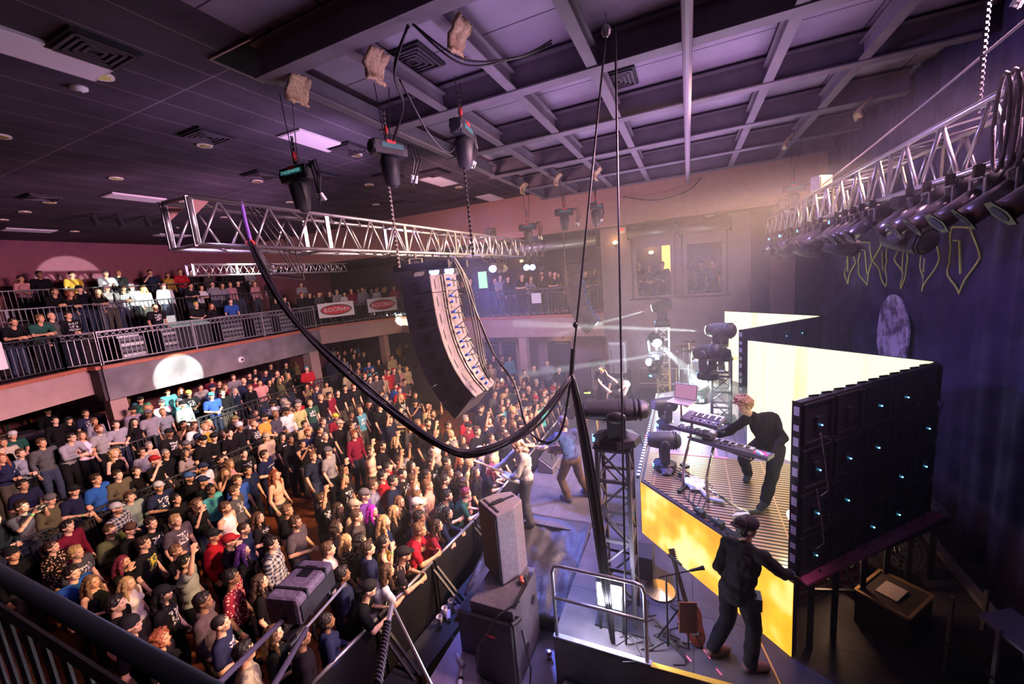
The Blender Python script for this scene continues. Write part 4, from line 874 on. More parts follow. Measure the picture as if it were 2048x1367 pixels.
def body_mb(J, hi=False):
    f = J['sex'] == 'f'; mb = MB(); k = .9 if f else 1.0; g = J.get('g', 1.0)
    lat = (J['sL']-J['sR']).normalized(); R1 = rot_to(J['chest']-J['pelvis'], J['hipL']-J['hipR']); R2 = rot_to(J['neck']-J['chest'], lat)
    mb.ell(J['pelvis'], (.115*g, .165*g, .12), 14, 10, R1); mb.ell(J['pelvis'].lerp(J['chest'], .5), (.095*g, .135*g*k, .17), 14, 10, R1)
    mb.ell(J['chest'], (.112*g, .160*g*k, .17), 14, 10, R2)
    if f:
        for s in (-1, 1): mb.ell(J['chest']+R2 @ V((.085, .07*s, .01)), (.055, .062, .06), 10, 8)
    up = J['chest'].lerp(J['neck'], .62); mb.cap_(J['sL'].lerp(up, .05), up, .056*k, .07, 10); mb.cap_(J['sR'].lerp(up, .05), up, .056*k, .07, 10)
    mb.cap_(J['neck']-V((0, 0, .05)), J['head']-V((.015, 0, .05)), .056*k, .052*k, 12)
    for s in 'LR':
        sg = 1 if s == 'L' else -1
        mb.cap_(J['s'+s], J['e'+s], .050*k, .040*k, 10); mb.cap_(J['e'+s], J['w'+s], .041*k, .027*k, 10)
        m_ = J['e'+s].lerp(J['w'+s], .3); mb.ell(m_, (.043*k,)*3, 8, 6)
        d = J.get('hd'+s); d = (J['w'+s]-J['e'+s]) if d is None else V(d)
        pn = J.get('pn'+s); pn = V((-.2, -sg, -.1)) if pn is None else V(pn)
        add_hand(mb, J['w'+s], d, pn, (1 if hi else 1)*sg*(-1 if J.get('flip'+s) else 1), .0088 if hi else .0105, J.get('curl'+s, J['curl']), 1.0 if hi else 1.25)
        mb.cap_(J['hip'+s], J['k'+s], .088*g, .058, 10); mb.cap_(J['k'+s], J['a'+s], .058, .038, 10); (None if hi else mb.ell(J['k'+s].lerp(J['a'+s], .28)-V((.02, 0, 0)), (.055, .052, .11), 8, 6))
        t = J['t'+s].normalized(); mb.cap_(J['a'+s]+t*(-.02)-V((0, 0, .045)), J['a'+s]+t*.15-V((0, 0, .055)), .042, .034, 10)
    H = headM(J); R3 = H.to_3x3()
    def E(c, r, n=12, m=8, rot=None): mb.ell(H @ V(c), r, n, m, R3 if rot is None else R3 @ rot)
    E((-.012, 0, .022), (.098, .078, .098), 18, 12); E((.028, 0, -.035), (.062, .060, .080), 14, 10); E((.058, 0, -.085), (.030, .030, .024)); E((.02, 0, -.06), (.06, .058, .05))
    E((.084, 0, -.008), (.016, .012, .026)); E((.094, 0, -.022), (.017, .0145, .013)); E((.082, 0, -.052), (.012, .024, .0075)); E((.081, 0, -.062), (.011, .020, .0075))
    for s in (-1, 1): E((.074, .030*s, .026), (.014, .026, .0085)); E((.062, .043*s, -.020), (.02, .02, .02)); E((-.005, .080*s, -.004), (.020, .010, .032), 8, 6); E((.073, .030*s, .006), (.009, .015, .0085))
    return mb
def paint_face(me, J):
    H = headM(J).inverted(); at = me.color_attributes.new('feat', 'FLOAT_COLOR', 'POINT')
    vals = []
    for v in me.vertices:
        p = H @ v.co; e = l = b = 0.0
        if p.x > .035 and abs(p.z) < .16 and abs(p.y) < .09:
            ay = abs(p.y); de = ((ay-.030)/.0165)**2 + ((p.z-.006)/.0085)**2; db = ((ay-.032)/.024)**2 + ((p.z-.030)/.0065)**2
            e = .95 if de < .75 else (.3 if de < 1.2 else 0); e = max(e, .5 if db < .8 else 0)
            if ((p.y)/.025)**2 + ((p.z+.057)/.011)**2 < 1 and p.x > .06: l = .8
        if -.14 < p.z < -.028 and p.x > .0 and (p.x > .05 or abs(p.y) > .035 or p.z < -.06) and not l and p.x > -.01 and p.z > -.15 and not (abs(p.y) < .016 and p.z > -.040): b = .8 if p.z < -.04 or abs(p.y) > .02 else .4
        vals += [e, l, b, 1]
    at.data.foreach_set('color', vals)
def shirt_mb(J, kind='t', e=.016):
    mb = MB(); f = J['sex'] == 'f'; k = .9 if f else 1.0; g = J.get('g', 1.0)
    lat = (J['sL']-J['sR']).normalized(); R1 = rot_to(J['chest']-J['pelvis'], J['hipL']-J['hipR']); R2 = rot_to(J['neck']-J['chest'], lat)
    pel = J['pelvis']+R1 @ V((0, 0, .0)); mb.ell(pel, (.12*g+e, .165*g+e, .125), 16, 10, R1); mb.ell(J['pelvis'].lerp(J['chest'], .5), (.108*g+e, .148*g*k+e, .2), 16, 10, R1)
    mb.ell(J['chest'], (.115*g+e, .162*g*k+e, .165+e), 16, 10, R2)
    if f:
        for s in (-1, 1): mb.ell(J['chest']+R2 @ V((.085, .07*s, .01)), (.058+e*.6, .065+e*.6, .065), 10, 8)
    up = J['chest'].lerp(J['neck'], .60)
    for s in 'LR':
        if kind != 'k':
            mb.cap_(J['s'+s].lerp(up, .05), up, .058*k+e, .068+e*.6, 12)
            if kind == 't': mb.cap_(J['s'+s], J['s'+s].lerp(J['e'+s], .62), .052*k+e, .052*k+e*1.15, 12)
            else: mb.cap_(J['s'+s], J['e'+s], .052*k+e, .042*k+e, 12); mb.cap_(J['e'+s], J['e'+s].lerp(J['w'+s], .93), .042*k+e, .030*k+e*.8, 12)
        else: mb.cap_(J['s'+s].lerp(up, .45), up, .05*k+e, .06+e*.5, 10)
    if kind == 'l': mb.cap_(J['neck']-V((.03, 0, .045)), J['neck']-V((.035, 0, .02)), .08, .075, 12)
    return mb
def trouser_mb(J, e=.018, short=False):
    mb = MB(); g = J.get('g', 1.0); R1 = rot_to(J['chest']-J['pelvis'], J['hipL']-J['hipR'])
    mb.ell(J['pelvis']-R1 @ V((0, 0, .05)), (.115*g+e, .165*g+e, .12), 14, 10, R1)
    for s in 'LR':
        mb.cap_(J['hip'+s], J['k'+s], .090*g+e, .062+e, 12)
        if not short: mb.cap_(J['k'+s], J['a'+s]+V((0, 0, .02)), .062+e, .050+e, 12)
    return mb
def shoe_mb(J, s, e=.012):
    t = J['t'+s].normalized(); a = J['a'+s]; mb = MB()
    mb.cap_(a-t*.03-V((0, 0, .035)), a+t*.16-V((0, 0, .045)), .045+e, .036+e, 12); mb.cap_(a-V((0, 0, .04)), a+V((0, 0, .02)), .05, .05, 10); return mb
def hair_mb(style):
    mb = MB(); E = mb.ell
    if style == 'z': E((-.017, 0, .030), (.0985, .0805, .096), 18, 12); return mb
    E((-.024, 0, .036), (.102, .086, .100), 18, 12)
    if style in 'Lct': E((-.03, 0, .0), (.085, .086, .10), 16, 10)
    if style == 's': E((-.05, 0, -.02), (.062, .074, .08), 14, 10); E((.02, .01, .098), (.06, .055, .032), 12, 8)
    if style == 'L':
        for y in (-.06, -.02, .02, .06): mb.tube([(-.05, y, .05), (-.09, y*1.2, -.06), (-.11, y*1.35, -.18), (-.115, y*1.4, -.32), (-.11, y*1.3, -.36)], [.04, .045, .045, .035, .012], 8)
        for s in (-1, 1): mb.tube([(.01, .07*s, .06), (.0, .092*s, -.02), (.01, .10*s, -.12), (.035, .105*s, -.24), (.04, .10*s, -.28)], [.025, .03, .032, .025, .01], 8)
    if style == 'c':
        random.seed(4)
        for i in range(60):
            a = random.uniform(.9, 5.4); r = .088+random.random()*.03; z = .10-random.random()*.34
            if z > .05: r *= .75
            mb.ell((-.02+r*math.cos(a)*(.95), r*1.05*math.sin(a), z), (.034,)*3, 6, 5)
    if style == 't':
        mb.tube([(-.10, 0, .05), (-.15, 0, .03), (-.17, 0, -.08), (-.15, 0, -.2), (-.14, 0, -.24)], [.02, .035, .035, .025, .01], 8)
    if style == 'w':    # wild, blown hair
        random.seed(9)
        for i in range(110):
            a = random.uniform(0, 6.28); h = random.random(); r = .075*(1-h*.5); b = V((-.02+r*math.cos(a), r*math.sin(a), .05+.06*h)); d = V((math.cos(a)*.5+.45, math.sin(a)*.7, .55+.5*h)).normalized(); q = random.uniform(.6, 1.1)
            mb.tube([b-d*.02, b+d*.035*q, b+d*.06*q+V((.01, 0, 0)), b+d*.08*q+V((.03, 0, .0))], [.022, .020, .015, .006], 6)
    return mb
HAIRM = {}
def hair_mesh(style, vox=.010):
    k = (style, vox)
    if k not in HAIRM:
        m = remesh(hair_mb(style), vox, 'hair', 1, .010 if style != 'z' else .002, 38 if style != 'L' else 30); m.materials.append(M_hair); HAIRM[k] = m
    return HAIRM[k]
def hat_mesh(kind):
    if ('hat', kind) in HAIRM: return HAIRM[('hat', kind)]
    mb = MB()
    if kind == 'N': mb.ell((-.02, 0, .055), (.112, .096, .095), 18, 12); mb.tube([(-.02, 0, .02), (-.02, 0, .05)], [.103, .104], 18)
    else:
        mb.ell((-.016, 0, .058), (.110, .092, .082), 18, 12)
        vs = []; n = 10
        for z in (.048, .058):
            for i in range(n+1): a = -1.1+2.2*i/n; vs += [(.085*math.cos(a), .085*math.sin(a), z+.01), (.085*math.cos(a)+.085*math.cos(a*.7), .080*math.sin(a), z-.012)]
        N = 2*(n+1); fs = [(2*i, 2*i+1, 2*i+3, 2*i+2) for i in range(n)]+[(N+2*i+2, N+2*i+3, N+2*i+1, N+2*i) for i in range(n)]+[(2*i+1, N+2*i+1, N+2*i+3, 2*i+3) for i in range(n)]+[(2*i+2, N+2*i+2, N+2*i, 2*i) for i in range(n)]+[(0, N, N+1, 1), (2*n+1, N+2*n+1, N+2*n, 2*n)]
        mb.add(vs, fs)
    m = remesh(mb, .007, 'hat', 1); m.materials.append(M_hat); HAIRM[('hat', kind)] = m; return m
SKIN = [(.80, .47, .32), (.74, .41, .26), (.84, .52, .38), (.62, .34, .20), (.76, .45, .31)]
HC = dict(k=(.012, .009, .010), d=(.035, .018, .012), b=(.075, .038, .02), l=(.17, .09, .045), y=(.42, .27, .12), r=(.22, .06, .025), g=(.22, .20, .20), p=(.10, .03, .20), m=(.16, .015, .04), u=(.02, .20, .45), x=(.42, .01, .45))
CC = dict(K=(.009, .0085, .011), N=(.016, .021, .055), G=(.26, .25, .29), H=(.07, .065, .075), W=(.66, .64, .66), R=(.42, .015, .03), M=(.17, .014, .035), T=(.46, .35, .22), Y=(.50, .30, .05), B=(.03, .09, .38), C=(.08, .34, .42), P=(.52, .25, .26), O=(.10, .10, .055), V=(.14, .04, .32), E=(.02, .07, .055), b=(.10, .055, .04), w=(.55, .55, .58), k=(.015, .015, .018), g=(.14, .13, .15), n=(.02, .03, .08), r=(.40, .02, .03), t=(.42, .35, .26), u=(.05, .12, .30), y=(.65, .50, .06), o=(.2, .18, .08), c=(.1, .4, .45))
CN = dict(K='black', N='navy', G='grey', H='charcoal', W='white', R='red', M='maroon', T='tan', Y='mustard yellow', B='blue', C='teal', P='pink', O='olive', V='purple', E='dark green', b='brown', w='white', k='black', g='grey', n='navy', r='red', t='tan', u='blue', y='yellow', o='olive', c='teal')
HN = dict(k='black', d='dark brown', b='brown', l='light brown', y='blond', r='ginger', g='grey', p='dark purple', m='wine red', u='bright blue', x='bright magenta')
TROU = [(.014, .016, .026), (.02, .026, .05), (.01, .01, .012), (.035, .045, .08), (.07, .06, .05)]
LIB = {}
def lib(kind, pose, sex, g, vox=None):
    k = (kind, pose, sex, g)
    if k in LIB: return LIB[k]
    J = joints(pose, sex, g=g)
    if kind == 'body': m = remesh(body_mb(J), .0115, 'person', 1); paint_face(m, J); m.materials.append(M_skin)
    elif kind == 'trousers': m = remesh(trouser_mb(J), .022, 'trousers', 2, .008, 9); m.materials.append(M_cloth)
    elif kind == 'shoes': m = shoe_mb(J, 'L').add(*(lambda q: (q.v, q.f))(shoe_mb(J, 'R'))).mesh('shoes', M_leather, True)
    else: m = remesh(shirt_mb(J, kind), .015, 'shirt', 2, .009, 11); m.materials.append(M_cloth)
    LIB[k] = m; return m
def link(name, me, parent, col=None, M=None):
    o = bpy.data.objects.new(name, me); COL.objects.link(o); o.parent = parent
    if M is not None: o.matrix_local = M
    if col: o.color = (*col, 1) if len(col) == 3 else col
    return o
M_glass = mat('glasses_frame', (.01, .01, .01), .3)
def glasses(parent, H):
    mb = MB()
    for s in (-1, 1): mb.tube([V((.094, .030*s, .006))+V((0, .019*math.cos(a), .014*math.sin(a))) for a in [2*PI*i/10 for i in range(11)]], .0022, 5); mb.tube([(.092, .05*s, .01), (.0, .084*s, .012)], .0022, 5)
    mb.tube([(.096, -.011, .01), (.098, .011, .01)], .0022, 5)
    o = mb.build('glasses', M_glass, parent); o.matrix_local = H
def parse(c):
    t = c.split(); sex = t[0]; hs, hc = t[1][0], t[1][1]
    top = t[2][0]; tc = t[2][1] if len(t[2]) > 1 else None; pat = t[2][2] if len(t[2]) > 2 else None
    pose = t[3] if len(t) > 3 else 's'; ex = t[4:]
    return sex, hs, hc, top, tc, pat, pose, ex
def describe(c, tier):
    sex, hs, hc, top, tc, pat, pose, ex = parse(c); hat = ''; n = 'man' if sex == 'm' else 'woman'
    hair = {'s': 'short %s hair', 'L': 'long %s hair', 'c': 'curly %s hair', 't': 'tied back %s hair', 'z': 'close cropped %s hair', 'o': 'shaved head'}[hs]
    hair = hair % HN[hc] if '%' in hair else hair
    for e in ex:
        if len(e) == 2 and e[0] in 'CWN' and e != 'LIT': hat = '%s %s' % (CN[e[1]], {'C': 'cap', 'W': 'backwards cap', 'N': 'beanie'}[e[0]])
    pt = {'p': 'printed ', 'y': 'yellow printed ', 'a': 'plaid ', 's': 'striped ', 'f': 'flower patterned ', 'c': 'camouflage ', 'i': 'lettered ', 'm': 'lettered ', 'r': 'red sleeved ', None: ''}[pat]
    tp = {'t': 't-shirt', 'l': 'long sleeved top', 'k': 'tank top', '0': ''}[top]
    up = ('in a %s %s%s' % (CN[tc], pt, tp)) if top != '0' else 'bare chested'
    hd = ('and ' + hat) if hat else 'with ' + hair
    ps = {'s': '', 'x': ', forearms crossed', 'l': ', leaning on the rail', 'r': ', one arm raised', 'R': ', both arms raised', 'p': ', holding up a phone', 'h': ', hand at face'}[pose]
    return '%s %s%s' % (up, hd, ps), ('bearded ' if 'B' in ex else '') + n
def short_desc(c):
    sex, hs, hc, top, tc, pat, pose, ex = parse(c); h = ''
    for e in ex:
        if len(e) == 2 and e[0] in 'CWN': h = '%s %s' % (CN[e[1]], {'C': 'cap', 'W': 'backwards cap', 'N': 'beanie'}[e[0]])
    return ('%s %s' % (CN[tc], {'t': 'shirt', 'l': 'top', 'k': 'tank top'}[top]) if top != '0' else 'bare chest') + ((' and ' + h) if h else (' and %s hair' % HN[hc] if hs != 'o' else ' and shaved head'))
def zone(x, y, z):
    if z < .1:
        if x > 12.5: return 'at the far right of the floor'
        if y < 5: return 'at the front barrier' if x < 6.5 else 'pressed against the stage front'
        return ('on the near dance floor' if x < 4.5 else 'on the middle dance floor' if x < 8 else 'on the far dance floor')
    if z < .5: return 'by the doors under the right balcony' if x > 14 else 'behind the floor railing'
    if z < 1: return 'in the far corner under the angled balcony' if x > 13 else 'under the grey balcony panel' if x > 6.2 else 'near the bar'
    if x > 15.2 and y < 3 : return 'inside a wall opening'
    if x > 14.9 and y < 11: return 'on the right balcony'
    if y > 20.4: return 'on the top balcony tier'
    if y > 18.7 and x < 13.6: return 'on the middle balcony tier'
    return 'at the sound desk' if 6 < x < 13.9 and y < 18.6 and z > 4 else 'on the angled rear balcony' if x > 13 else 'at the balcony rail, far left'
